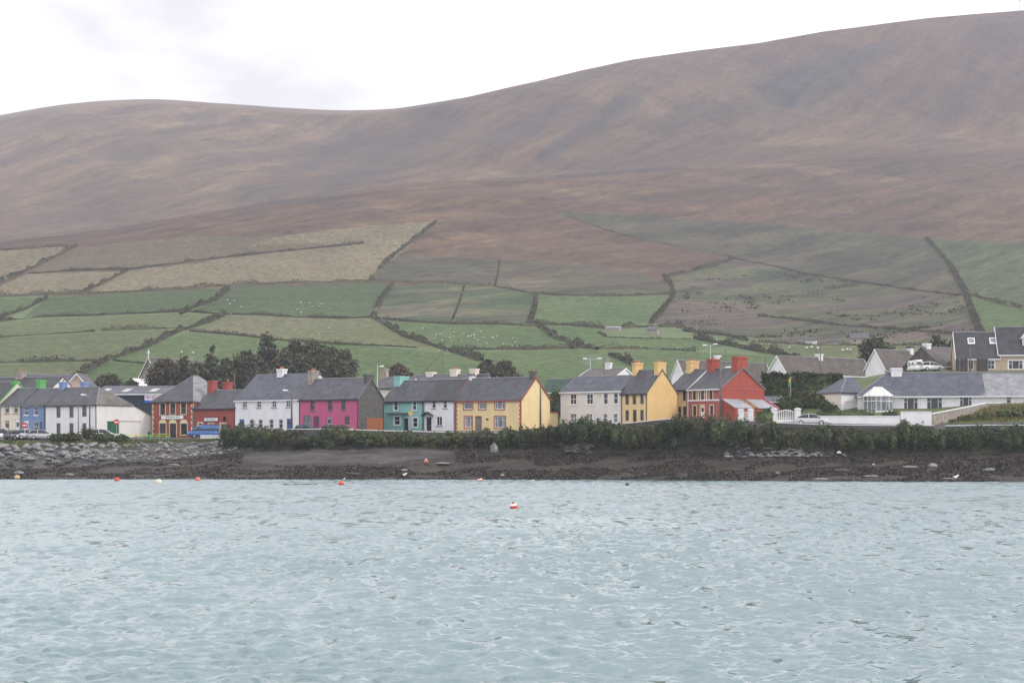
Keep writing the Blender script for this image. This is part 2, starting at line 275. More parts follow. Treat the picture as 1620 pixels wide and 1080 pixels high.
# fields as drawn by the hedges (photo coordinates), name of colour
FIELDS = [
 ('tan', 'small tan stubble field at the moor edge on the far left', [(-80, 402), (0, 397), (118, 390), (100, 401), (40, 428), (0, 442), (-80, 470)]),
 ('tan', 'tan pasture strip below the small stubble field', [(-80, 478), (0, 452), (45, 433), (205, 428), (132, 463), (0, 470), (-80, 474)]),
 ('tan', 'wide tan hayfield climbing to a corner below the moor', [(135, 463), (205, 428), (330, 413), (450, 398), (520, 390), (505, 384), (395, 388), (430, 376), (560, 359), (688, 350), (640, 396), (610, 418), (586, 445), (400, 450), (260, 458)]),
 ('olive', 'grey brown rough pasture between the tan fields', [(45, 431), (122, 391), (300, 374), (430, 375), (395, 388), (505, 384), (520, 390), (450, 397), (205, 426)]),
 ('green2', 'tiny green field at the left edge', [(-80, 482), (0, 472), (72, 471), (36, 489), (0, 501), (-80, 510)]),
 ('green1', 'long dark green field under the tan hayfield', [(76, 471), (200, 463), (355, 456), (340, 473), (298, 490), (230, 495), (38, 501)]),
 ('green1', 'deep green field with sheep in the middle', [(362, 455), (590, 447), (618, 450), (598, 476), (586, 501), (540, 503), (400, 497), (302, 492), (340, 476)]),
 ('lime1', 'narrow olive green field above a low hedge', [(-80, 515), (0, 508), (230, 498), (290, 496), (345, 500), (280, 523), (150, 525), (0, 534), (-80, 540)]),
 ('lime2', 'broad olive field left of the diagonal hedge', [(-80, 545), (0, 536), (160, 526), (280, 523), (228, 550), (170, 570), (0, 574), (-80, 578)]),
 ('lime2', 'olive grey field above the village roofs on the left', [(-80, 582), (0, 577), (165, 573), (128, 592), (90, 625), (-80, 640)]),
 ('lime3', 'pale olive pasture dotted with sheep', [(352, 500), (400, 499), (540, 505), (588, 503), (610, 517), (645, 535), (690, 549), (600, 546), (540, 544), (440, 537), (380, 530), (305, 524), (332, 510)]),
 ('green3', 'fresh green field behind the pine trees', [(300, 526), (380, 532), (440, 539), (600, 548), (715, 560), (770, 582), (700, 640), (420, 640), (235, 576), (175, 571), (230, 550)]),
 ('green2', 'green field beside the church gable', [(170, 573), (235, 577), (420, 640), (90, 640), (128, 592)]),
 ('dull', 'dull green rough field under the red moor', [(632, 404), (700, 406), (789, 411), (783, 452), (700, 447), (588, 445), (612, 420)]),
 ('mixed', 'brown and tan mottled field below the moor wall', [(792, 411), (900, 417), (1000, 430), (1050, 444), (1062, 464), (1000, 468), (900, 467), (845, 463), (786, 452)]),
 ('greentan', 'green field with tan tussocks', [(622, 451), (700, 449), (735, 450), (727, 476), (715, 509), (660, 510), (592, 503), (602, 476)]),
 ('greentan', 'green field with a pale track through it', [(738, 450), (783, 454), (840, 465), (845, 485), (838, 512), (790, 512), (718, 511), (730, 476)]),
 ('green3', 'smooth green field between two thick hedges', [(850, 466), (900, 469), (1060, 466), (1050, 490), (1030, 511), (960, 518), (900, 514), (842, 512), (848, 487)]),
 ('green3', 'bright green field full of sheep', [(600, 506), (660, 511), (790, 514), (842, 517), (880, 535), (918, 549), (830, 553), (780, 553), (722, 554), (680, 544), (640, 531), (612, 514)]),
 ('green4', 'green strip below the farm sheds', [(850, 516), (960, 521), (948, 526), (960, 533), (1090, 536), (1180, 541), (1100, 555), (1030, 552), (925, 549), (882, 534)]),
 ('green4', 'green meadow behind the yellow house', [(725, 556), (900, 553), (945, 553), (965, 562), (1000, 580), (1000, 640), (700, 640), (770, 582)]),
 ('green4', 'green meadow behind the ochre houses', [(948, 554), (1030, 553), (1100, 557), (1200, 562), (1260, 567), (1260, 640), (1002, 640), (1002, 580), (968, 562)]),
 ('rough', 'rough olive hillside strewn with gorse and rock', [(1066, 440), (1090, 431), (1135, 421), (1162, 409), (1230, 422), (1350, 445), (1450, 460), (1522, 468), (1535, 492), (1552, 530), (1552, 545), (1400, 546), (1250, 545), (1150, 530), (1085, 522), (1032, 511), (1052, 490)]),
 ('lime1', 'pale green field in front of the ruined farmhouse', [(1085, 524), (1150, 532), (1250, 547), (1400, 548), (1552, 547), (1552, 640), (1262, 640), (1262, 567), (1200, 561), (1180, 542)]),
 ('rough2', 'green and olive field right of the steep hedge', [(1470, 379), (1620, 383), (1720, 386), (1720, 500), (1620, 489), (1580, 479), (1530, 464), (1506, 425), (1482, 395)]),
 ('green3', 'bright green field above the tan house', [(1532, 467), (1580, 481), (1620, 491), (1720, 502), (1720, 640), (1552, 640), (1552, 528), (1537, 490)]),
 ('dull', 'greenish moor edge under the heather', [(870, 335), (1000, 340), (1160, 352), (1300, 362), (1465, 378), (1500, 425), (1520, 466), (1350, 443), (1165, 408), (1020, 380), (940, 358)]),
]
FC = {'tan': ((0.175, 0.147, 0.085), (0.232, 0.194, 0.114)), 'olive': ((0.125, 0.10, 0.06), (0.155, 0.122, 0.075)), 'green1': ((0.062, 0.098, 0.036), (0.085, 0.122, 0.046)),
      'green2': ((0.078, 0.125, 0.042), (0.098, 0.145, 0.052)), 'lime1': ((0.115, 0.145, 0.055), (0.145, 0.165, 0.07)), 'lime2': ((0.115, 0.13, 0.06), (0.125, 0.16, 0.06)),
      'lime3': ((0.14, 0.16, 0.065), (0.17, 0.17, 0.085)), 'green3': ((0.085, 0.14, 0.045), (0.118, 0.165, 0.06)), 'green4': ((0.085, 0.142, 0.045), (0.112, 0.165, 0.056)),
      'dull': ((0.085, 0.088, 0.05), (0.11, 0.10, 0.06)), 'mixed': ((0.085, 0.09, 0.045), (0.19, 0.155, 0.08)), 'greentan': ((0.075, 0.13, 0.05), (0.20, 0.175, 0.09)),
      'rough': ((0.06, 0.075, 0.035), (0.15, 0.135, 0.07)), 'rough2': ((0.075, 0.115, 0.045), (0.13, 0.14, 0.065))}
def in_poly(x, y, poly):
    r = np.zeros(x.shape, bool); n = len(poly)
    for i in range(n):
        (x0, y0), (x1, y1) = poly[i], poly[(i + 1) % n]
        c = ((y0 > y) != (y1 > y)) & (x < (x1 - x0) * (y - y0) / ((y1 - y0) or 1e-9) + x0); r ^= c
    return r
fpx = np.broadcast_to((PXS[:-1] + PXS[1:]) / 2, (len(TY) - 1, len(PXS) - 1)); fpy = (TP[:-1, :-1] + TP[1:, 1:]) / 2; fseg = np.broadcast_to(TS[:-1, None], fpx.shape)
# wobble borders a little so that they do not read as ruled lines
wx = 3.0 * fbm(fpx / 22, fpy / 9, 3); wy = 2.2 * fbm(fpx / 18 + 50, fpy / 8, 3)
cls = np.full(fpx.shape, -1)
cls[fseg <= 2] = -2                                    # beach and bank
cls[(fseg == 0)] = -6
cls[fseg == 2] = -3
cls[(fseg == 3) ] = -4                                 # road
cls[(fseg >= 4) & (fseg <= 6)] = -5; cls[(fseg >= 4) & (fseg <= 5) & (fpx < 1205)] = -4                    # village ground
cls[(fseg == 7)] = -7
cls[(fseg == 1) & in_poly(fpx, fpy, [(380, 718), (420, 706), (560, 706), (720, 712), (760, 716), (690, 724), (600, 733), (520, 731), (430, 734), (385, 728)])] = -8
cls[(fseg >= 7) & (fseg <= 10) & (fpy > 468)] = -7
for i, (c, lab, poly) in enumerate(FIELDS):
    cls[(fseg >= 7) & (fseg <= 10) & in_poly(fpx + wx, fpy + wy, poly)] = i
def sub(sel, name, m, label=None, smooth=True):
    r, c = np.where(sel); nc = len(PXS)
    q = np.stack([r * nc + c, r * nc + c + 1, (r + 1) * nc + c + 1, (r + 1) * nc + c], 1)
    u, inv = np.unique(q.ravel(), return_inverse=True)
    V = np.stack([TX.ravel()[u], TY.ravel()[u], TZ.ravel()[u]], 1)
    o = link(name, np_mesh(name, V, inv.reshape(-1, 4), smooth), m); tag(o, label, kind='structure'); return o

def moor_mat(name='heather_moor', stops=None, bs=0.006):
    m = bpy.data.materials.new(name); t, b = nodes(m); l = t.links.new
    b.inputs['Roughness'].default_value = 0.95; b.inputs['Specular IOR Level'].default_value = 0.1
    tc = t.nodes.new('ShaderNodeTexCoord')
    def noise(scale, st, rot=0, det=6, rough=0.6):
        mp = t.nodes.new('ShaderNodeMapping'); mp.vector_type = 'TEXTURE'; mp.inputs['Scale'].default_value = tuple(1 / s for s in st); mp.inputs['Rotation'].default_value = (0, 0, rot); l(tc.outputs['Object'], mp.inputs['Vector'])
        n = t.nodes.new('ShaderNodeTexNoise'); n.inputs['Scale'].default_value = scale; n.inputs['Detail'].default_value = det; n.inputs['Roughness'].default_value = rough
        l(mp.outputs[0], n.inputs['Vector']); return n.outputs['Fac']
    def ramp(fac, stops):
        r = t.nodes.new('ShaderNodeValToRGB'); e = r.color_ramp.elements
        while len(e) < len(stops): e.new(0.5)
        for i, (p, c) in enumerate(stops): e[i].position = p; e[i].color = (*c, 1)
        l(fac, r.inputs['Fac']); return r.outputs[0]
    big = ramp(noise(bs, (0.6, 1.3, 0.3), 0.75), stops or [(0.36, (0.068, 0.049, 0.040)), (0.46, (0.090, 0.060, 0.044)), (0.56, (0.108, 0.069, 0.046)), (0.68, (0.126, 0.085, 0.053))])
    if stops is None:                                   # red: drier grass plus painted sunlight; green: dark heather plus painted shade
        ag = t.nodes.new('ShaderNodeAttribute'); ag.attribute_name = 'cover_light'; sp = t.nodes.new('ShaderNodeSeparateColor'); l(ag.outputs['Color'], sp.inputs[0])
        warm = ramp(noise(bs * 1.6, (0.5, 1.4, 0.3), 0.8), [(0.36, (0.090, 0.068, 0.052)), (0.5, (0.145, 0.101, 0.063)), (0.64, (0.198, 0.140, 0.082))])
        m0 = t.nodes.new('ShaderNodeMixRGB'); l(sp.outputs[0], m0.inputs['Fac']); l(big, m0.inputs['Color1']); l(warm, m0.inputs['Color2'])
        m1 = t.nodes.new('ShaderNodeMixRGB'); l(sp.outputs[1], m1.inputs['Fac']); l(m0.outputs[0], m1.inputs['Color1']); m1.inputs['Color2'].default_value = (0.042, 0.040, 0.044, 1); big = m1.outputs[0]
    streak = ramp(noise(0.045, (0.2, 1.5, 0.3), 0.95, 8, 0.7), [(0.36, (0.58, 0.59, 0.64)), (0.5, (0.93, 0.93, 0.95)), (0.64, (1.24, 1.2, 1.12))])
    fine = ramp(noise(0.22, (0.45, 1.3, 0.5), 0.95, 6, 0.75), [(0.34, (0.50, 0.51, 0.56)), (0.66, (1.36, 1.34, 1.28))])
    mm = t.nodes.new('ShaderNodeMixRGB'); mm.blend_type = 'MULTIPLY'; mm.inputs['Fac'].default_value = 1; l(big, mm.inputs['Color1']); l(streak, mm.inputs['Color2'])
    m2 = t.nodes.new('ShaderNodeMixRGB'); m2.blend_type = 'MULTIPLY'; m2.inputs['Fac'].default_value = 1; l(mm.outputs[0], m2.inputs['Color1']); l(fine, m2.inputs['Color2'])
    l(m2.outputs[0], b.inputs['Base Color']); return m
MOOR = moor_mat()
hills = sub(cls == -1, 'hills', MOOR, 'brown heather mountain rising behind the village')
def paint_cover_light(o):
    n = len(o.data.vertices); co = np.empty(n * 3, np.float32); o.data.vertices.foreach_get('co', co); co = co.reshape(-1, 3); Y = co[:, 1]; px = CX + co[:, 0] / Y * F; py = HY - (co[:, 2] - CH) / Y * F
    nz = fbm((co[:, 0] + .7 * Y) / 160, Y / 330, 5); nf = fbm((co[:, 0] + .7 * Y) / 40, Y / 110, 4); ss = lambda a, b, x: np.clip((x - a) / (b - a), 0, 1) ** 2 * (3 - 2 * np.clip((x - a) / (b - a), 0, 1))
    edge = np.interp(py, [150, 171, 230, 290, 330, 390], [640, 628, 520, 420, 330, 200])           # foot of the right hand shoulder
    g = ss(40, -60, px - edge + 90 * nz) * (0.55 + 0.8 * ss(-.25, .3, nz + .6 * nf)) * (Y > 1500); g = np.maximum(g, .55 * ss(.05, .35, nz + .3 * nf) * (Y > 1400)); g = np.maximum(g, .5 * ss(.1, .3, nf) * (Y < 1450))  # warm left slope: drier grass with sunlight painted into the colour
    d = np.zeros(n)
    for x0, y0, x1, y1, wd, amt in ((1440, 55, 1240, 150, 34, .75), (1010, 150, 860, 250, 14, .8), (900, 165, 760, 235, 20, .5), (700, 190, 520, 300, 36, .55), (560, 215, 400, 320, 26, .45), (1085, 264, 880, 280, 3.5, .9), (960, 288, 1110, 300, 2.5, .5), (1560, 130, 1460, 220, 16, .4), (250, 240, 60, 330, 10, .4), (60, 225, 0, 260, 9, .5), (330, 190, 180, 250, 12, .4), (640, 300, 400, 325, 3, .6)):  # dark heather patches, plus painted shade on the shoulder and ridge edge
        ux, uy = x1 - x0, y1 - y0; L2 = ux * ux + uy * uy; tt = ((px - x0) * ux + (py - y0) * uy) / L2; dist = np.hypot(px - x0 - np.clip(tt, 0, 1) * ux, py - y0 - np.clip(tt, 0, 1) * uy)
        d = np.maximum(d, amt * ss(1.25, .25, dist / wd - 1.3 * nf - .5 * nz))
    ca = o.data.color_attributes.new('cover_light', 'FLOAT_COLOR', 'POINT'); ca.data.foreach_set('color', np.stack([np.clip(g, 0, 1), np.clip(d, 0, 1), d * 0, d * 0 + 1], 1).astype(np.float32).ravel())
paint_cover_light(hills)
sub(cls == -2, 'beach', mat('seaweed_shingle', (0.020, 0.016, 0.013), 0.75, 0.3, 0.3, (0.5, 2.0, 1), c2=(0.047, 0.036, 0.027), fine=(1.6, 0.4), bump=0.6, bscale=2.5), 'dark foreshore covered in brown seaweed')
sub(cls == -8, 'mudflat', mat('grey_mud', (0.032, 0.028, 0.026), 0.7, 0.2, 0.5, (0.3, 1.8, 1), c2=(0.088, 0.078, 0.072), fine=(2.5, 0.35)), 'bare grey mud and shingle at the head of the beach')
sub(cls == -3, 'bank', mat('bank_earth', (0.020, 0.018, 0.015), 0.95, 0.3, 0.8, c2=(0.042, 0.040, 0.026), fine=(3, 0.3)), 'dark earth bank above the foreshore')
sub(cls == -4, 'road', mat('asphalt', (0.065, 0.064, 0.066), 0.85, 0.12, 0.6, fine=(6, 0.15)), 'shore road along the village front')
sub(cls == -5, 'village_ground', mat('village_grass', (0.07, 0.10, 0.035), 0.95, 0.2, 0.2, c2=(0.11, 0.13, 0.055), fine=(1.5, 0.2)), 'grassy ground between and behind the houses')
sub(cls == -6, 'seabed', mat('seabed_mud', (0.05, 0.06, 0.05), 0.9, 0.2, 0.3), 'sea bed under the channel')
sub(cls == -7, 'lower_slope', mat('lower_slope_grass', (0.075, 0.11, 0.04), 0.95, 0.2, 0.05, c2=(0.105, 0.14, 0.055), fine=(0.6, 0.15)), 'green slope directly behind the village')
PMAT = {}
PATCHY = {'rough': [(0.34, (0.037, 0.043, 0.028)), (0.44, (0.074, 0.084, 0.046)), (0.52, (0.092, 0.096, 0.055)), (0.58, (0.111, 0.089, 0.073)), (0.68, (0.096, 0.074, 0.066))],
          'rough2': [(0.36, (0.048, 0.061, 0.033)), (0.5, (0.070, 0.092, 0.045)), (0.66, (0.096, 0.102, 0.058))], 'dull': [(0.36, (0.048, 0.051, 0.035)), (0.5, (0.070, 0.070, 0.046)), (0.64, (0.096, 0.080, 0.057))],
          'mixed': [(0.36, (0.044, 0.054, 0.032)), (0.47, (0.074, 0.074, 0.046)), (0.56, (0.096, 0.077, 0.055)), (0.66, (0.148, 0.132, 0.085))], 'greentan': [(0.36, (0.048, 0.070, 0.035)), (0.5, (0.067, 0.092, 0.045)), (0.58, (0.104, 0.104, 0.060)), (0.68, (0.155, 0.140, 0.092))]}
for i, (c, lab, poly) in enumerate(FIELDS):
    if not (cls == i).any(): continue
    a, b_ = (tuple(0.72 * (0.90 * v + 0.10 * (0.35 * k_[0] + 0.5 * k_[1] + 0.15 * k_[2])) for v in k_) for k_ in FC[c]); ms = {'rough': 0.035, 'rough2': 0.03, 'mixed': 0.03, 'greentan': 0.03}.get(c, 0.02)
    fm = mat('field_' + c, a, 0.95, 0.1, ms, (1, 0.45, 1), c2=b_, fine=(0.45, 0.34), spec=0.1, detail=8)
    if c in PATCHY:
        if c not in PMAT: PMAT[c] = moor_mat('patchy_' + c, PATCHY[c], 0.02)
        fm = PMAT[c]
    sub(cls == i, 'field', fm, lab)

# ------------------------------------------------------------------ water: real waves near us, wind ripple in the material
def make_water():
    pys = np.concatenate([np.linspace(2600, 1110, 60), np.linspace(1109, 860, 400), np.linspace(859, 756.0, 150)]); cols = np.concatenate([np.arange(-1200, -60, 20.0), np.arange(-60, 1680, 3.0), np.arange(1680, 2820, 20.0)])
    Yr_ = CH * F / (pys - HY); Y = np.repeat(Yr_[:, None], len(cols), 1); X = (cols - CX) / F * Y
    dY = np.abs(np.gradient(Yr_))[:, None]
    rg = np.random.default_rng(5); Z = np.zeros_like(X); DX = np.zeros_like(X)
    for i in range(80):
        lam = rg.uniform(0.28, 1.0) if i < 50 else rg.uniform(0.9, 2.6)
        th = rg.normal(1.35, 0.75); k = 2 * math.pi / lam
        a = 0.0074 * lam ** 0.9
        fade = np.clip((lam / (2.2 * dY)) - 0.6, 0, 1)
        ph = k * (X * math.cos(th) + Y * math.sin(th)) + rg.uniform(0, 6.28)
        Z += fade * a * (np.sin(ph) + 0.3 * np.cos(2 * ph))
    calm = 0.6 + 0.55 * np.clip(0.5 + 1.6 * fbm(X / 26, Y / 40, 3), 0, 1)
    Z *= calm * np.clip((257 - Y) / 25, 0.15, 1)
    nr, nc = X.shape; r, c = np.mgrid[0:nr - 1, 0:nc - 1]
    q = np.stack([(r * nc + c).ravel(), (r * nc + c + 1).ravel(), ((r + 1) * nc + c + 1).ravel(), ((r + 1) * nc + c).ravel()], 1)
    V = np.stack([X.ravel(), Y.ravel(), Z.ravel()], 1)
    # the rest of the channel: plain skirts beside and behind
    m = bpy.data.materials.new('sea_water'); t, b = nodes(m); l = t.links.new
    b.inputs['Base Color'].default_value = (0.080, 0.156, 0.164, 1); b.inputs['Roughness'].default_value = 0.36; b.inputs['IOR'].default_value = 2.3; b.inputs['Specular IOR Level'].default_value = 0.5
    tc0 = t.nodes.new('ShaderNodeTexCoord'); sx = t.nodes.new('ShaderNodeSeparateXYZ'); l(tc0.outputs['Object'], sx.inputs[0]); mr = t.nodes.new('ShaderNodeMapRange')      # unresolved ripples far out
    for k_, v_ in (('From Min', 40), ('From Max', 200), ('To Min', 0.12), ('To Max', 0.22)): mr.inputs[k_].default_value = v_
    l(sx.outputs['Y'], mr.inputs['Value']); l(mr.outputs[0], b.inputs['Roughness'])
    geo = t.nodes.new('ShaderNodeNewGeometry'); acc = geo.outputs['Normal']
    tc = t.nodes.new('ShaderNodeTexCoord')
    wn = t.nodes.new('ShaderNodeTexNoise'); wn.inputs['Scale'].default_value = 0.05; wn.inputs['Detail'].default_value = 3; wm = t.nodes.new('ShaderNodeMapping'); wm.inputs['Scale'].default_value = (0.6, 1, 1); l(tc.outputs['Object'], wm.inputs['Vector']); l(wm.outputs[0], wn.inputs['Vector'])
    wr = t.nodes.new('ShaderNodeMapRange')                                                      # wind lanes
    for k_, v_ in (('From Min', 0.35), ('From Max', 0.65), ('To Min', 0.55), ('To Max', 1.3)): wr.inputs[k_].default_value = v_
    l(wn.outputs['Fac'], wr.inputs['Value'])
    for sc_, amp, st in ((1.4, 0.50, (0.6, 0.8, 1)), (4.6, 0.62, (0.65, 0.9, 1)), (2.0, 0.85, (0.7, 0.12, 1))):
        mp = t.nodes.new('ShaderNodeMapping'); mp.inputs['Scale'].default_value = st; l(tc.outputs['Object'], mp.inputs['Vector'])
        n = t.nodes.new('ShaderNodeTexNoise'); n.inputs['Scale'].default_value = sc_; n.inputs['Detail'].default_value = 3; l(mp.outputs[0], n.inputs['Vector'])
        s1 = t.nodes.new('ShaderNodeVectorMath'); s1.operation = 'SUBTRACT'; l(n.outputs['Color'], s1.inputs[0]); s1.inputs[1].default_value = (0.5, 0.588, 0.5)
        s2 = t.nodes.new('ShaderNodeVectorMath'); s2.operation = 'MULTIPLY'; l(s1.outputs[0], s2.inputs[0]); s2.inputs[1].default_value = (amp, amp, 0)
        sw = t.nodes.new('ShaderNodeVectorMath'); sw.operation = 'SCALE'; l(s2.outputs[0], sw.inputs[0]); l(wr.outputs[0], sw.inputs['Scale'])
        s3 = t.nodes.new('ShaderNodeVectorMath'); s3.operation = 'ADD'; l(acc, s3.inputs[0]); l(sw.outputs[0], s3.inputs[1]); acc = s3.outputs[0]
    nn = t.nodes.new('ShaderNodeVectorMath'); nn.operation = 'NORMALIZE'; l(acc, nn.inputs[0]); l(nn.outputs[0], b.inputs['Normal'])
    o = link('water', np_mesh('water', V, q, True), m); tag(o, 'choppy pale teal water of the channel', kind='structure')
    sk = MB(); sk.add([(-2550, -1450, -0.25), (2550, -1450, -0.25), (2550, 262, -0.25), (-2550, 262, -0.25)], [(0, 1, 2, 3)])
    o2 = sk.build('water_far', m); tag(o2, 'outer water of the channel', kind='structure')
make_water()

# ------------------------------------------------------------------ buildings
class Frame:
    """a box standing at an angle: x along the front (left to right), y into the depth, z up; the photo pixel <-> face conversions use the real planes"""
    def __init__(s, pl, pr, th, zb, YR=None, YL=None, left=None):
        t = R(th); s.t = t; c, n = math.cos(t), math.sin(t); kl = (pl - CX) / F; kr = (pr - CX) / F
        if left is not None: XL, YL = left[0], left[1]; s.W = (kr * YL - XL) / (c + kr * n)
        elif YL is not None: XL = kl * YL; s.W = (kr * YL - XL) / (c + kr * n)
        else:
            XR = kr * YR; s.W = (XR - kl * YR) / (c + kl * n); XL = XR - s.W * c; YL = YR + s.W * n
        s.o = Vector((XL, YL, zb)); s.u = Vector((c, -n, 0)); s.n = Vector((n, c, 0))
    def right(s): return s.o + s.u * s.W
    def ray(s, px, py): return Vector(((px - CX) / F, 1, (HY - py) / F))
    def front(s, px, py, y=0.0):
        d = s.ray(px, py); p0 = s.o + s.n * y; t = (p0.x * s.n.x + p0.y * s.n.y) / (d.x * s.n.x + d.y * s.n.y)
        P = d * t; return ((P - s.o).x * s.u.x + (P - s.o).y * s.u.y, CH + d.z * t - s.o.z)
    def side(s, px, py, x):
        d = s.ray(px, py); p0 = s.o + s.u * x; t = (p0.x * s.u.x + p0.y * s.u.y) / (d.x * s.u.x + d.y * s.u.y)
        P = d * t; return ((P - s.o).x * s.n.x + (P - s.o).y * s.n.y, CH + d.z * t - s.o.z)
    def world(s, x, y, z=0): return s.o + s.u * x + s.n * y + Vector((0, 0, z))
    def zat(s, py, x, y): p = s.world(x, y); return CH + (HY - py) / F * p.y - s.o.z
    def depth_right(s, pb):
        r = s.right(); k = (pb - CX) / F; return (k * r.y - r.x) / (s.n.x - k * s.n.y)
    def depth_left(s, pb):
        k = (pb - CX) / F; return (k * s.o.y - s.o.x) / (s.n.x - k * s.n.y)

def wall_face(mb, tr, W, z0, z1, ops, rev=0.16):
    """rectangle with openings; tr maps (u, depth, z) to a point"""
    us = sorted({0.0, W} | {max(0, min(W, v)) for o in ops for v in (o[0], o[1])}); zs = sorted({z0, z1} | {max(z0, min(z1, v)) for o in ops for v in (o[2], o[3])})
    for a, b in zip(us, us[1:]):
        for c, d in zip(zs, zs[1:]):
            m, n = (a + b) / 2, (c + d) / 2
            if any(o[0] < m < o[1] and o[2] < n < o[3] for o in ops): continue
            mb.add([tr(a, 0, c), tr(b, 0, c), tr(b, 0, d), tr(a, 0, d)], [(0, 1, 2, 3)])
    for a, b, c, d in ops:
        p = [(a, c), (b, c), (b, d), (a, d)]
        for i in range(4):
            (x0, y0), (x1, y1) = p[i], p[(i + 1) % 4]
            mb.add([tr(x0, 0, y0), tr(x1, 0, y1), tr(x1, rev, y1), tr(x0, rev, y0)], [(0, 1, 2, 3)])

def opening_parts(root, tr, a, b, c, d, kind, fm, sm=None, surr=None, dm=None, gl=None):
    """a window or a door, as a part of root, its pane, sill and surround as sub-parts"""
    w_, h_ = b - a, d - c; gl = gl or GLASS; e = min(0.09, w_ * 0.12)
    def tb(mb, x0, x1, y0, y1, z0, z1):
        P = [tr(x, y, z) for z in (z0, z1) for x, y in ((x0, y0), (x1, y0), (x1, y1), (x0, y1))]
        mb.add(P, [(0, 3, 2, 1), (4, 5, 6, 7), (0, 1, 5, 4), (1, 2, 6, 5), (2, 3, 7, 6), (3, 0, 4, 7)])
    if kind.startswith('door'):
        mb = MB(); tb(mb, a + .01, b - .01, .09, .15, c, d - (0.3 if 'fan' in kind else .01)); o = mb.build('door', dm or fm, root)
        if 'garage' not in kind: p = MB(); tb(p, a + w_ * .2, b - w_ * .2, .075, .088, c + h_ * .5, c + h_ * .8); p.build('pane', gl, o)
        hd = MB(); tb(hd, b - w_ * .2, b - w_ * .2 + .05, .03, .075, c + h_ * .42, c + h_ * .46); hd.build('handle', STEEL, o)
        if 'fan' in kind:
            f = MB(); tb(f, a + .01, b - .01, .11, .15, d - .29, d - .01); f.build('fanlight', gl, o)
    else:
        mb = MB(); y0, y1 = .07, .13
        tb(mb, a, a + e, y0, y1, c, d); tb(mb, b - e, b, y0, y1, c, d); tb(mb, a + e, b - e, y0, y1, c, c + e); tb(mb, a + e, b - e, y0, y1, d - e, d)
        bar = e * .75
        if 'sash' in kind or 'cross' in kind: z = c + h_ * .52; tb(mb, a + e, b - e, y0 + .005, y1, z - bar / 2, z + bar / 2)
        if 'cross' in kind or 'two' in kind: x = (a + b) / 2; tb(mb, x - bar / 2, x + bar / 2, y0 + .01, y1, c + e, d - e)
        if 'tee' in kind:
            z = c + h_ * .7; tb(mb, a + e, b - e, y0 + .005, y1, z - bar / 2, z + bar / 2); x = a + w_ * .5; tb(mb, x - bar / 2, x + bar / 2, y0 + .01, y1, z, d - e)
        if 'three' in kind:
            for f in (.27, .73): x = a + w_ * f; tb(mb, x - bar / 2, x + bar / 2, y0 + .01, y1, c + e, d - e)
            for f0, f1 in ((0, .27), (.73, 1)):
                z = c + h_ * .66; tb(mb, a + w_ * f0 + e * .5, a + w_ * f1 - e * .5, y0 + .012, y1, z - bar / 2, z + bar / 2)
        o = mb.build('window', fm, root)
        p = MB(); tb(p, a + .01, b - .01, .135, .15, c + .01, d - .01); p.build('pane', gl, o)
    if sm is not None and not kind.startswith('door'):
        s_ = MB(); tb(s_, a - .1, b + .1, -.1, .068, c - .12, c - .004); s_.build('sill', sm, o)
    if surr is not None:
        s_ = MB(); q = .13
        tb(s_, a - q, a - .003, -.035, .05, c, d); tb(s_, b + .003, b + q, -.035, .05, c, d); tb(s_, a - q, b + q, -.04, .05, d + .003, d + q); s_.build('surround', surr, o)
    return o

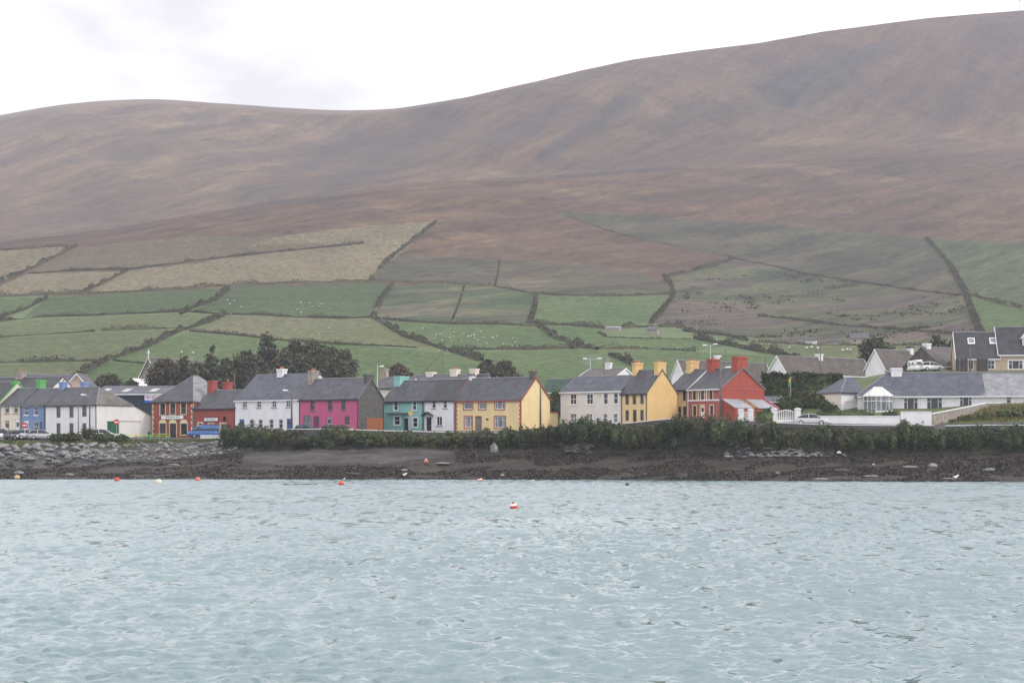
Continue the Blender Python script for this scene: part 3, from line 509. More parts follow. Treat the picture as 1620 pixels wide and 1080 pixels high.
HOUSES = {}
def house(name, label, pl, pr, th, zb, eave, ridge, wall, roof, YR=None, YL=None, left=None, gpx=None, D=None, hip=(0, 0), along='x', wins=(), side_wins=(), wf=None, sm=None, surr=None,
          chims=(), group='houses of the shore village', cat='house', gutter=TRIMD, side_wall=None, verge=None, dl=True, over=0.22, pane=None, roofside=None, plinth=None, down=1.5):
    fr = Frame(pl, pr, th, zb, YR, YL, left); W = fr.W
    if D is None: D = fr.depth_right(gpx) if th >= 0 else fr.depth_left(gpx)
    wf = wf or TRIMW
    xr = W if th >= 0 else 0.0
    ze = fr.zat(eave, xr, 0); zr = fr.zat(ridge, W / 2, D / 2)
    root = empty(name, fr.o, -fr.t); tag(root, label, cat, group)
    z0 = -down; zt = ze - .07; zk = zr - .09
    TF = lambda u, y, z: (u, y, z); TRt = lambda u, y, z: (W - y, u, z); TL = lambda u, y, z: (y, D - u, z); TB = lambda u, y, z: (W - u, D - y, z)
    fo = []
    for wdef in wins:
        px, py, ww, hh, kind = wdef[:5]
        a, z1 = fr.front(px - ww / 2, py - hh / 2); b, z2 = fr.front(px + ww / 2, py + hh / 2); zc = fr.front(px, py)[1]; hm = hh / F * fr.world((a + b) / 2, 0).y
        a = max(a, .08); b = min(b, W - .08); fo.append([a, b, zc - hm / 2, min(zc + hm / 2, zt - .1), kind] + list(wdef[5:]))
    so = []
    for wdef in side_wins:
        px, py, ww, hh, kind = wdef[:5]; x = W if th >= 0 else 0
        a = fr.side(px - ww / 2, py, x)[0]; b = fr.side(px + ww / 2, py, x)[0]; a, b = min(a, b), max(a, b); zc = fr.side(px, py, x)[1]; hm = hh / F * fr.world(x, (a + b) / 2).y
        if th < 0: a, b = D - b, D - a
        so.append([a, b, zc - hm / 2, zc + hm / 2, kind] + list(wdef[5:]))
    front = MB(); wall_face(front, TF, W, z0, zt, [o[:4] for o in fo])
    mbs = MB()
    wall_face(mbs, TRt, D, z0, zt, [o[:4] for o in so] if th >= 0 else []); wall_face(mbs, TL, D, z0, zt, [o[:4] for o in so] if th < 0 else []); wall_face(mbs, TB, W, z0, zt, [])
    if along == 'x':
        if not hip[1]: mbs.add([(W, 0, zt), (W, D, zt), (W, D / 2, zk)], [(0, 1, 2)])
        if not hip[0]: mbs.add([(0, 0, zt), (0, D, zt), (0, D / 2, zk)], [(0, 2, 1)])
    elif along == 'g':       # gable faces the front
        mbs.add([(0, D, zt), (W, D, zt), (W / 2, D, zk)], [(0, 2, 1)]); front.add([(0, 0, zt), (W, 0, zt), (W / 2, 0, zk)], [(0, 1, 2)])
    fw = front.build('front_wall', wall, root); mbs.build('wall', side_wall or wall, root)
    for o in fo:
        opt = o[5] if len(o) > 5 else {}
        opening_parts(root, TF, *o[:4], o[4], opt.get('f', wf), opt.get('s', sm), opt.get('r', surr), opt.get('d'), opt.get('g', pane))
    for o in so:
        opt = o[5] if len(o) > 5 else {}
        opening_parts(root, TRt if th >= 0 else TL, *o[:4], o[4], opt.get('f', wf), opt.get('s', None), opt.get('r'), opt.get('d'), opt.get('g', pane))
    e = over; t_ = .14; rb = MB(); rp2 = None
    if along == 'x':
        k = (zr - ze) / (D / 2); xl = -e * .5 if not hip[0] else -e; xr_ = W + (e * .5 if not hip[1] else e); zl = ze - k * e
        hl_ = D / 2 * .95 if hip[0] else 0; hr_ = D / 2 * .95 if hip[1] else 0; rl = xl if not hip[0] else hl_; rr = xr_ if not hip[1] else W - hr_
        rb.slab([(xl, -e, zl), (xr_, -e, zl), (rr, D / 2, zr), (rl, D / 2, zr)], t_); rb.slab([(xr_, D + e, zl), (xl, D + e, zl), (rl, D / 2, zr), (rr, D / 2, zr)], t_)
        hb = MB()
        if hip[1]: hb.slab([(xr_, -e, zl), (xr_, D + e, zl), (rr, D / 2, zr)], t_)
        if hip[0]: hb.slab([(xl, D + e, zl), (xl, -e, zl), (rl, D / 2, zr)], t_)
        ridge_pts = [(rl, D / 2, zr), (rr, D / 2, zr)]
        hips = ([((xr_, -e, zl), (rr, D / 2, zr)), ((xr_, D + e, zl), (rr, D / 2, zr))] if hip[1] else []) + ([((xl, -e, zl), (rl, D / 2, zr)), ((xl, D + e, zl), (rl, D / 2, zr))] if hip[0] else [])
        vg = [((x, -e, zl), (x, D / 2, zr)) for x in ([xr_] if not hip[1] else []) + ([xl] if not hip[0] else [])] + [((x, D + e, zl), (x, D / 2, zr)) for x in ([xr_] if not hip[1] else []) + ([xl] if not hip[0] else [])]
    elif along == 'y':       # hipped, ridge running back from the front
        s_ = min(W / 2 * .98, D * .45); k = (zr - ze) / s_; zl = ze - k * e; x0, x1, y0, y1 = -e, W + e, -e, D + e; A = (W / 2, s_, zr); B = (W / 2, D - s_, zr); hb = MB()
        rb.slab([(x0, y0, zl), (x1, y0, zl), A], t_); rb.slab([(x0, y1, zl), (x0, y0, zl), A, B], t_); rb.slab([(x1, y1, zl), (x0, y1, zl), B], t_)
        hb.slab([(x1, y0, zl), (x1, y1, zl), B, A], t_); ridge_pts = [A, B]; hips = [((x1, y0, zl), A), ((x0, y0, zl), A), ((x1, y1, zl), B)]; vg = []
    else:
        k = (zr - ze) / (W / 2); zl = ze - k * e; hb = MB()
        rb.slab([(-e, D + e, zl), (-e, -e, zl), (W / 2, -e, zr), (W / 2, D + e, zr)], t_); rb.slab([(W + e, -e, zl), (W + e, D + e, zl), (W / 2, D + e, zr), (W / 2, -e, zr)], t_)
        ridge_pts = [(W / 2, -e, zr), (W / 2, D + e, zr)]; hips = []; vg = [((-e, -e, zl), (W / 2, -e, zr)), ((W + e, -e, zl), (W / 2, -e, zr))]
    rf = rb.build('roof', roof, root)
    if hb.v: hb.build('hip_slope', roofside or roof, rf)
    rt = MB(); rt.tube(Vector(ridge_pts[0]), Vector(ridge_pts[1]), .11, n=6)
    for a, b in hips: rt.tube(a, b, .09, n=6)
    rt.build('ridge_tiles', LEAD, rf)
    if verge is not None and vg:
        v_ = MB()
        for a, b in vg:
            a, b = Vector(a), Vector(b); dn = Vector((0, 0, -.2)); up = Vector((0, 0, .05)); off = Vector((.07 if a.x > W / 2 else -.07, 0, 0)) if along == 'x' else Vector((0, -.06, 0))
            v_.add([a + up, b + up, b + dn, a + dn, a + up + off, b + up + off, b + dn + off, a + dn + off], [(0, 1, 2, 3), (7, 6, 5, 4), (0, 4, 5, 1), (2, 6, 7, 3), (1, 5, 6, 2), (0, 3, 7, 4)])
        v_.build('bargeboard', verge, rf)
    if gutter is not None and along != 'g':
        g = MB(); g.box(-.1, W + .1, -e - .1, -e + .01, zl - .22, zl - .05); g.box(-.02, W + .02, -.06, -.004, zt - .2, zt - .02); g.build('gutter', gutter, root)
        if dl:
            for xd in (.12, W - .14): p = MB(); p.tube((xd, -.07, 0), (xd, -.07, zt), .05, n=6); p.build('downpipe', gutter, root)
    if plinth is not None:
        p = MB(); p.box(-.02, W + .02, -.03, -.003, 0, .45); p.build('plinth', plinth, root)
    for c in chims:
        px, ptop, wpx, m = c[:4]; opt = c[4] if len(c) > 4 else {}
        yc = opt.get('y', .5) * D; x = opt['x'] if 'x' in opt else min(fr.front(px, ptop, yc)[0], W - .42 * wpx / F * fr.o.y / (math.cos(fr.t) + abs(math.sin(fr.t))) * opt.get('ax', 1.0) * 1.25); s_ = F / fr.world(x, yc).y
        a = wpx / s_ / (math.cos(fr.t) + abs(math.sin(fr.t))); ax = opt.get('ax', 1.0) * a; ay = opt.get('ay', 1.0) * a; zt_ = fr.zat(ptop, x, yc)
        cb = MB(); cb.box(x - ax / 2, x + ax / 2, yc - ay / 2, yc + ay / 2, opt.get('z0', min(zr - 1.6, zt_ - 1.5)), zt_ - .28); ch = cb.build('chimney', m, root)
        cp = MB(); cp.box(x - ax / 2 - .09, x + ax / 2 + .09, yc - ay / 2 - .09, yc + ay / 2 + .09, zt_ - .28, zt_); cp.build('chimney_cap', opt.get('cap', m), ch)
        for j in range(opt.get('pots', 2)):
            oy = (j - (opt.get('pots', 2) - 1) / 2) * min(.5, ay * .4); pb = MB(); pb.lathe([(.15, 0), (.12, .3), (.15, .34), (.15, .4)], 8, (x, yc + oy, zt_ - .02)); pb.build('chimney_pot', POT, ch)
    HOUSES[name] = HOUSES.get(name, []) + [fr]
    return root, fr, dict(W=W, D=D, ze=ze, zr=zr)

def quoins(root, xs, z0, z1, m, flip=False, n=11, side=None, wide=.5, nar=.3):
    """alternating corner stones, each a part; xs = (corner x, inward sign)"""
    x, sg = xs; hh = (z1 - z0) / n
    for i in range(n):
        w_ = wide if i % 2 else nar; q = MB(); a, b = sorted((x + .015 * -sg, x + sg * w_)); q.box(a, b, -.045, -.003, z0 + i * hh + .02, z0 + (i + 1) * hh - .02); q.build('quoin', m, root)

def lettering(root, txt, x, y, z, size, m):
    c = bpy.data.curves.new('lettering', 'FONT'); c.body = txt; c.size = size; c.align_x = 'CENTER'; c.align_y = 'CENTER'; c.extrude = .005
    o = bpy.data.objects.new('lettering', c); COL.objects.link(o); o.parent = root; o.location = (x, y, z); o.rotation_euler = (R(90), 0, 0); c.materials.append(m)
    dg = bpy.context.evaluated_depsgraph_get(); me = bpy.data.meshes.new_from_object(o.evaluated_get(dg)); r2 = link('lettering', me, m, root, o.location.copy()); r2.rotation_euler = o.rotation_euler; bpy.data.objects.remove(o); r2.name = 'lettering'; return r2

S = 'sash'; DR = 'door'
# --- left terrace
r, fr, g = house('terraced_house', 'cream two storey terraced house with green chimney at the left edge', 0, 33, 36, 5.9, 638.5, 614, CREAMP, SLATE, YR=312, D=7.2,
    wins=[(11, 647.5, 7, 12, 'tee'), (25, 647.5, 7, 12, 'tee'), (11, 671, 7, 13, 'tee'), (27.5, 675, 7, 25, DR, {'d': TRIMW})], sm=TRIMR, chims=[(24, 603, 15, GREENP, {'ax': .9, 'pots': 0})], gutter=TRIMG)
fC = fr
r, fr, g = house('terraced_house', 'blue two storey terraced house with bright green chimney behind', 33, 71, 36, 5.9, 638.5, 614.5, BLUE, SLATE, left=fC.right(), D=7.2,
    wins=[(41.5, 649.5, 7, 14, S), (57, 649.5, 7, 14, S), (57, 675, 8, 16, S), (41, 677, 8, 24, DR, {'d': TRIMW}), (65, 675, 4, 16, DR, {'d': BLUED})], sm=TRIMW, chims=[(65, 601, 15, GREENP, {'ax': .9, 'pots': 0, 'y': .62})], gutter=TRIMG)
fB = fr
r, fr, g = house('corner_house', 'white hipped corner house with tall dark windows and long side wall', 71, 153, 36, 5.8, 638, 612.5, WHITE, SLATE, left=fB.right(), gpx=208, hip=(0, 1), roofside=SLATELIT,  # paler slate paints light from the right onto the hip slope
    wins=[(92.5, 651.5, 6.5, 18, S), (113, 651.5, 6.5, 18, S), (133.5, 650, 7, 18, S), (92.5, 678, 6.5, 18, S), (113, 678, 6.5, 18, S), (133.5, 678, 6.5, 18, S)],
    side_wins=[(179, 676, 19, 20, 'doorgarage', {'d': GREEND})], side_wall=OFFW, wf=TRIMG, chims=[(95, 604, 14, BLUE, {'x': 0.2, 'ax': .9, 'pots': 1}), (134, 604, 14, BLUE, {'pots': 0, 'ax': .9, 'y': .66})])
D_ = g['D']; W_ = g['W']; vz = g['ze'] - .1; yb = fr.side(240, 658, W_)[0]; zb_ = fr.side(240, 658, W_)[1]
lt = MB(); lt.add([(W_, D_, -1.5), (W_, yb, -1.5), (W_, yb, zb_), (W_, D_, vz), (0, D_, -1.5), (0, yb, -1.5), (0, yb, zb_), (0, D_, vz)], [(0, 1, 2, 3), (4, 7, 6, 5), (1, 5, 6, 2), (3, 2, 6, 7)])
lt.build('lean_to_wall', OFFW, r)
lt = MB(); lt.slab([(W_ + .1, D_ + .05, vz + .1), (W_ + .1, yb + .2, zb_ - .03), (-.1, yb + .2, zb_ - .03), (-.1, D_ + .05, vz + .1)], .09); lt.build('lean_to_roof', SLATE, r)
lt = MB(); lt.box(W_ + .003, W_ + .06, 3.2, 9.5, 2.62, 2.7); lt.build('string_course', TRIMG, r)
r, fr, g = house('roadside_house', 'slate roofed house with green stepped parapet cut by the left edge', -62, 0, 36, 5.9, 634, 604.5, IVORY, SLATED, YR=fC.o.y + .02, D=7.3, wins=[(-40, 650, 8, 14, S), (-15, 650, 8, 14, S)], verge=GREENP)
r, fr, g = house('back_house', 'dark roofed house with stone chimney behind the cream terrace', -30, 76, 20, 7, 618, 596.5, OFFW, SLATED, YR=326, D=9, chims=[(33, 587, 16, STONEL, {'pots': 2})], wf=TRIMG)
r, fr, g = house('back_house', 'long violet grey slate roof behind the blue chimneys', 38, 136, -30, 7, 625, 592.5, PEACH, SLATEV, YL=350, D=9)
r, fr, g = house('gabled_house', 'pink gabled house with white bargeboards between the blue chimneys', 102, 141, 0, 7, 612, 592, PEACH, SLATEV, YL=338, D=8, along='g', verge=TRIMW, over=.3)
# --- warehouse
r, fr, g = house('warehouse', 'long grey roofed warehouse with navy cladding behind the white corner house', 150, 292, 4, 6.5, 622, 611, NAVY, SLATEB, YR=345, D=12, gutter=TRIMW, dl=False, cat='warehouse')
for p in (170, 203, 246):
    u = fr.front(p, 616, 4.0)[0]; k = (g['zr'] - g['ze']) / (g['D'] / 2); s_ = MB(); s_.slab([(u - .7, 1.6, g['ze'] + k * 1.6 + .03), (u + .5, 1.6, g['ze'] + k * 1.6 + .03), (u + .9, 4.2, g['ze'] + k * 4.2 + .03), (u - .3, 4.2, g['ze'] + k * 4.2 + .03)], .04); s_.build('skylight', mat('skylight_plastic', (0.45, 0.47, 0.40), .5, .1), r)
u0, zA = fr.front(229, 623.5); u1, zB = fr.front(262, 637); b_ = MB(); b_.box(u0, u1, -.12, -.02, zB, zA); ban = b_.build('banner', WHITE, r)
b_ = MB(); b_.box(u0, u1, -.14, -.121, zB, zB + .5); b_.build('banner_stripe', mat('banner_blue', (0.03, 0.12, 0.62), .6, .1), ban)
b_ = MB()
for i in range(9): b_.add([(u0 + .25 + i * .22, -.135, zB + .75 + .1 * math.sin(i * 2.1)), (u0 + .40 + i * .22, -.135, zB + .75 + .1 * math.sin(i * 2.1)), (u0 + .42 + i * .22, -.135, zB + 1.1 + .12 * math.sin(i * 1.3)), (u0 + .28 + i * .22, -.135, zB + 1.1 + .12 * math.sin(i * 1.3))], [(0, 1, 2, 3)])
b_.build('banner_print', mat('banner_purple', (0.45, 0.12, 0.55), .6, .1), ban)
# --- church
r, fr, g = house('church', 'stone church gable with white bargeboards and a cross among the trees', 221, 252, 26, 10, 597, 568.5, STONEL, SLATEBR, YR=392, D=20, along='g', verge=TRIMW, over=.45, cat='church', group='church')
c_ = MB(); W_ = g['W']; zz = g['zr']; c_.box(W_ / 2 - .07, W_ / 2 + .07, -.4, -.26, zz, zz + 1.6); c_.box(W_ / 2 - .38, W_ / 2 + .38, -.39, -.27, zz + .95, zz + 1.1); c_.build('cross', TRIMW, r)
pf = fr.front(229, 600); px_ = MB(); x0 = fr.front(221, 612)[0]; x1 = fr.front(240, 612)[0]; zp = pf[1]
px_.add([(x0, -4, -1), (x1, -4, -1), (x1, -4, zp - 2), ((x0 + x1) / 2, -4, zp), (x0, -4, zp - 2), (x0, 0, -1), (x1, 0, -1), (x1, 0, zp - 2), ((x0 + x1) / 2, 0, zp), (x0, 0, zp - 2)], [(0, 1, 2, 3, 4), (1, 6, 7, 2), (5, 0, 4, 9)]); po = px_.build('porch', STONEL, r)
px_ = MB(); m_ = (x0 + x1) / 2; px_.slab([(x0 - .3, -4.3, zp - 2.2), (m_, -4.3, zp + .1), (m_, 0, zp + .1), (x0 - .3, 0, zp - 2.2)], .2); px_.slab([(m_, -4.3, zp + .1), (x1 + .3, -4.3, zp - 2.2), (x1 + .3, 0, zp - 2.2), (m_, 0, zp + .1)], .2); px_.build('porch_roof', TRIMW, po)
# --- pub, restaurant, white house, pink house: one bent line of fronts
fK = Frame(473, 567, 36, 6.7, YR=284); fW = Frame(372, 473, 36, 6.4, YR=fK.o.y); fR = Frame(306, 372, 36, 5.8, YR=fW.o.y); fP = Frame(240, 306, 36, 5.75, YR=fR.o.y)
r, fr, g = house('pub', 'red pub with cream quoins and hipped slate roof, one slope pale', 240, 306, 36, 5.75, 632.5, 594.5, REDP, SLATE, YR=fR.o.y, D=10.5, along='y', roofside=SLATEP,  # pale slate on the right hip slope stands in for light falling there
    wins=[(257.5, 647, 8, 18, S), (273.5, 646.5, 8, 18, S), (290.5, 646, 8, 18, S), (257.5, 677.5, 10, 17, 'plain', {'s': TRIMY}), (274, 682, 10, 25, DR, {'d': TRIMD}), (291, 678.5, 10, 18, 'plain')], wf=TRIMG, sm=TRIMY, surr=TRIMY, group='pub and restaurant', cat='pub',
    chims=[(360, 604, 16, REDP, {'pots': 1, 'y': .8, 'z0': 4})])
gp = g
quoins(r, (0, 1), 0, g['ze'] - .2, TRIMY, n=13); quoins(r, (g['W'], -1), 0, g['ze'] - .2, TRIMY, n=13)
for p in (257.5, 273.5, 291):                                   # cream fan heads above the ground floor openings
    a, z_ = fr.front(p - 6, 669.5); b = fr.front(p + 6, 669.5)[0]; mm_ = (a + b) / 2; rr_ = (b - a) / 2; f_ = MB()
    pts = [(mm_ + rr_ * math.cos(t * math.pi / 10), z_ + .03 + .62 * math.sin(t * math.pi / 10)) for t in range(11)]
    f_.add([(x, -.06, z) for x, z in pts] + [(x, -.003, z) for x, z in pts], [tuple(range(11)), tuple(range(21, 10, -1))] + [(i, 11 + i, 12 + i, i + 1) for i in range(10)]); f_.build('fan_head', TRIMY, r)
a, zA = fr.front(256, 657.5); b, zB = fr.front(291, 662); sgn = MB(); sgn.box(a, b, -.14, -.06, zB - .04, zA + .02); sg = sgn.build('sign_board', TRIMW, r)
sgn = MB(); sgn.box(a - .08, b + .08, -.12, -.05, zA + .02, zA + .1); sgn.box(a - .08, b + .08, -.12, -.05, zB - .12, zB - .04); sgn.box(a - .08, a, -.12, -.05, zB - .04, zA + .02); sgn.box(b, b + .08, -.12, -.05, zB - .04, zA + .02); sgn.build('sign_frame', TRIMD, sg)
lettering(sg, "FISHERMANS  BAR", (a + b) / 2, -.146, (zA + zB) / 2 - .01, .40, TRIMD)
r, fr, g = house('restaurant', 'low red restaurant with white sign between pub and white house', 306, 372, 36, 5.8, 643.5, 617, REDP, SLATE, YR=fW.o.y, D=7.6,
    wins=[(317, 673, 7, 9, 'plain'), (334, 681, 8, 22, DR, {'d': BROWND}), (352.5, 677, 8, 15, 'plain')], surr=TRIMY, group='pub and restaurant', cat='restaurant', chims=[(340, 602, 16, REDP, {'pots': 0, 'x': .45, 'z0': 3})])
a, zA = fr.front(324, 661); b, zB = fr.front(345, 665.5); sgn = MB(); sgn.box(a, b, -.12, -.05, zB, zA); sg = sgn.build('sign_board', TRIMW, r)
sgn = MB(); sgn.box(a - .08, b + .08, -.1, -.04, zA, zA + .1); sgn.box(a - .08, b + .08, -.1, -.04, zB - .1, zB); sgn.box(a - .08, a, -.1, -.04, zB, zA); sgn.box(b, b + .08, -.1, -.04, zB, zA); sgn.build('sign_frame', TRIMD, sg)
lettering(sg, "RESTAURANT", (a + b) / 2, -.126, (zA + zB) / 2, .34, TRIMD)
a, zA = fr.front(356, 661); lp = MB(); lp.box(a - .12, a + .12, -.35, -.05, zA - .5, zA + .3); lp.build('wall_lantern', TRIMD, r)
WV = [(387, 639, 7, 12, 'cross'), (409.5, 638.8, 7, 12, 'cross'), (433.5, 638.5, 7, 12, 'cross'), (456, 638, 7, 12, 'cross')]
r, fr, g = house('white_house', 'white two storey house with blue doors and big white chimney', 372, 473, 36, 6.4, 629.5, 592, WHITE, SLATEB, YR=fK.o.y, D=9.6,
    wins=WV + [(382.5, 673, 8, 20, DR, {'d': BLUED}), (398, 670, 7, 14, S), (412, 670, 7, 14, S), (429, 670, 7, 14, S), (444, 670, 7, 14, S), (457.5, 672, 8, 20, DR, {'d': BLUED})], sm=TRIMG, chims=[(446, 583.5, 16, WHITE, {'pots': 2})], gutter=TRIMW, dl=False)
r, fr, g = house('pink_house', 'bright pink house with dark windows and bare stone gable', 473, 567, 36, 6.7, 628, 598.5, PINK, SLATEV, YR=284, gpx=606, side_wall=STONE,
    wins=[(494.5, 640.5, 7, 18, S), (522.5, 640, 7, 18, S), (543.5, 639.5, 7, 18, S), (486.5, 666, 13, 18, 'two', {'g': GLASSL}), (500.5, 668, 9, 20, DR, {'d': MAROON}), (520.5, 669, 8, 20, DR, {'d': mat('grey_door', (.3, .3, .34), .5)}), (549, 666, 8, 17, S)], wf=TRIMG, sm=TRIMG, surr=None,
    chims=[(498, 586, 18, STONEL, {'x': .35, 'ax': .6, 'ay': 1.3}), (587, 592, 18, STONE, {'ax': .6, 'ay': 1.3, 'pots': 0})], verge=TRIMG)
wd = MB(); gf = Frame(580, 606, 8, 6.9, YR=283.6)
gt = empty('board_fence', gf.o, -gf.t); tag(gt, 'orange brown board fence between pink and teal houses', 'fence')
for i in range(12):
    b_ = MB(); b_.box(i * gf.W / 12 + .01, (i + 1) * gf.W / 12 - .01, 0, .04, -.6, 1.75 + .02 * (i % 2)); b_.build('board', GATEW, gt)
b_ = MB(); b_.box(0, gf.W, .045, .12, .4, .5); b_.box(0, gf.W, .045, .12, 1.5, 1.6); b_.build('rail', GATEW, gt)
# --- teal, small white, butter yellow
fY = Frame(720, 825, 36, 6.7, YR=279); fw2 = Frame(670, 720, 36, 6.7, YR=fY.o.y); fT = Frame(606, 670, 36, 6.7, YR=fw2.o.y)
r, fr, g = house('teal_house', 'teal green house with square teal chimney and flat canopy', 606, 670, 36, 6.7, 632, 601.5, TEAL, SLATE, YR=fw2.o.y, D=7.4,
    wins=[(626, 641.5, 6, 15, S), (655.5, 641, 6, 15, S), (628, 665, 9, 14, 'sash'), (656.5, 668, 8, 15, 'sash'), (643, 672, 7, 22, DR, {'d': TRIMD})], sm=TRIMW, surr=TRIMW, chims=[(631, 595, 24, TEAL, {'x': .6, 'ax': .7, 'ay': 1.3, 'pots': 0})])
a, z_ = fr.front(614, 653.5); b = fr.front(647, 653.5)[0]; c_ = MB(); c_.box(a, b, -.6, -.003, z_ - .08, z_ + .05); c_.build('canopy', TRIMG, r)
c_ = MB(); c_.tube((b - .6, -.5, -.3), (b - .6, -.5, z_ - .08), .06, n=6); c_.build('canopy_post', TRIMD, r)
r, fr, g = house('small_white_house', 'narrow white house with black gabled porch hood beside the teal house', 670, 720, 36, 6.7, 631, 600, WHITE, SLATED, YR=fY.o.y, D=7.4,
    wins=[(686, 639, 6, 13, S), (704, 639, 6, 13, S), (695, 666, 9, 15, 'two', {'s': BLUED}), (678.5, 671, 8, 23, DR, {'d': TRIMD})], sm=TRIMG)
a, z_ = fr.front(671, 657); b, z2 = fr.front(686, 652); h_ = MB(); mm_ = (a + b) / 2; h_.slab([(a, -.9, z_), (mm_, -.9, z_ + .55), (mm_, -.003, z_ + .55), (a, -.003, z_)], .1); h_.slab([(mm_, -.9, z_ + .55), (b, -.9, z_), (b, -.003, z_), (mm_, -.003, z_ + .55)], .1); h_.build('porch_hood', TRIMD, r)
r, fr, g = house('yellow_house', 'big butter yellow house with red corner stones and a bare yellow gable', 720, 825, 36, 6.7, 630, 597.5, YEL, SLATE, YR=279, gpx=870,
    wins=[(740.5, 639.5, 14, 15, 'tee'), (763, 639.5, 11, 15, 'tee'), (790.5, 639.5, 15, 15, 'three'), (741, 667.5, 12, 18, 'three'), (791, 667.5, 17, 18, 'three'), (757, 670, 8, 22, DR, {'d': TRIMG})], wf=TRIMW, surr=TRIMR, sm=TRIMR, pane=GLASSL,
    gutter=TRIMR, verge=TRIMR, chims=[(734.5, 592, 9, WHITE, {'x': .3, 'ax': .8, 'pots': 0, 'cap': TRIMG}), (843, 587, 13, STONE, {'ax': .8, 'pots': 1})])
quoins(r, (0, 1), 0, g['ze'] - .25, TRIMR, n=14, wide=.42, nar=.26); quoins(r, (g['W'], -1), 0, g['ze'] - .25, TRIMR, n=14, wide=.42, nar=.26)
sg = MB(); a, z_ = fr.front(771, 663); sg.box(a - .22, a + .22, -.05, -.003, z_ - .12, z_ + .12); sg.build('house_plaque', BROWND, r)
W_, D_ = g['W'], g['D']; yb = fr.side(883, 652, W_)[0]; zz = fr.side(876, 651.5, W_)[1]
ex = MB(); ex.box(W_ * .5, W_ - .05, D_ + .004, yb, -1.5, zz - .12); ex.build('annexe_wall', YEL, r); ex = MB(); ex.box(W_ * .5 - .1, W_ + .1, D_ + .004, yb + .15, zz - .118, zz + .03); ex.build('annexe_roof', TRIMR, r)
# --- ivory, ochre, red row
fO = Frame(983, 1024, 52, 7.8, YR=274)
r, fr, g = house('ivory_house', 'plain ivory house with four white sash windows upstairs', 887, 983, 42, 7.5, 616, 595, IVORY, SLATEB, YR=fO.o.y, D=6.6,
    wins=[(907, 631.5, 10, 17, 'cross'), (933, 631, 10, 17, 'cross'), (958, 630.5, 7, 18, S), (974, 630, 7, 18, S), (907, 661, 10, 14, 'cross', {'g': GLASSL}), (932, 661, 10, 14, 'cross', {'g': GLASSL}), (957.5, 661, 7, 14, S, {'g': GLASSL}), (973.5, 661, 7, 14, S, {'g': GLASSL})], surr=TRIMW, sm=TRIMW, gutter=TRIMW)
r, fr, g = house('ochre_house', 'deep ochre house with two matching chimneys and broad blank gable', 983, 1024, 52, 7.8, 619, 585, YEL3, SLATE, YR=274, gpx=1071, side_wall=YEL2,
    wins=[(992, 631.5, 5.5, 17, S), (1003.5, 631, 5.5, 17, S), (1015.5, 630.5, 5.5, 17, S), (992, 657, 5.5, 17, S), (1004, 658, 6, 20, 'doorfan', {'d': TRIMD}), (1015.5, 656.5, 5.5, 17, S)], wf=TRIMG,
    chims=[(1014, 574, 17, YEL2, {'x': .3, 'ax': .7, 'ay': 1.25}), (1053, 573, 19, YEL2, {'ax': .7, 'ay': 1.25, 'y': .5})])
fRd = Frame(1088, 1140, 53, 8.3, YR=273)
r, fr, g = house('small_ochre_house', 'narrow pale ochre house joined to the red house', 1057, 1088, 53, 8.2, 614.5, 584, YEL3, SLATE, YR=fRd.o.y, D=8, verge=TRIMW,
    wins=[(1065.5, 627, 5, 16, S), (1082.5, 626, 5, 16, S), (1066, 650.5, 5, 15, S), (1075, 653, 5, 20, DR, {'d': TRIMD}), (1083, 650, 5, 15, S)], wf=BROWND, chims=[(1094, 571, 20, YEL2, {'x': 1.0, 'ax': .7, 'ay': 1.25})])
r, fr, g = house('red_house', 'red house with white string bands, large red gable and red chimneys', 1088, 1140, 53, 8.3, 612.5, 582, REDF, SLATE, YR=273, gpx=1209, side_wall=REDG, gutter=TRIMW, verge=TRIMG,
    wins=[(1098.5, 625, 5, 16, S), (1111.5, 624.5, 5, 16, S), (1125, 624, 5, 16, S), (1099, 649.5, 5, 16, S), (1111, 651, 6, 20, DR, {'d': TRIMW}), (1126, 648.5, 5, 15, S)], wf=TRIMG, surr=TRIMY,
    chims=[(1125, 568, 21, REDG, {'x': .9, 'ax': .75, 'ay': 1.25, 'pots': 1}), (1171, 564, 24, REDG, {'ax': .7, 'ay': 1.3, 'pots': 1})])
W_, D_ = g['W'], g['D']; zz = fr.front(1115, 633)[1]; b_ = MB(); b_.box(0, W_, -.07, -.003, zz - .1, zz + .1); b_.build('string_course', TRIMW, r)
b_ = MB()
for p in (1089, 1105, 1118, 1139): u = fr.front(p, 620)[0]; u = min(max(u, .1), W_ - .1); b_.box(u - .08, u + .08, -.06, -.003, zz + .1, g['ze'] - .25)
b_.build('pilaster_strips', TRIMW, r)
b_ = MB(); zs = g['ze'] - .15; b_.box(W_ + .003, W_ + .07, .05, D_, zs - .09, zs + .06); b_.build('gable_string_course', REDF, r)
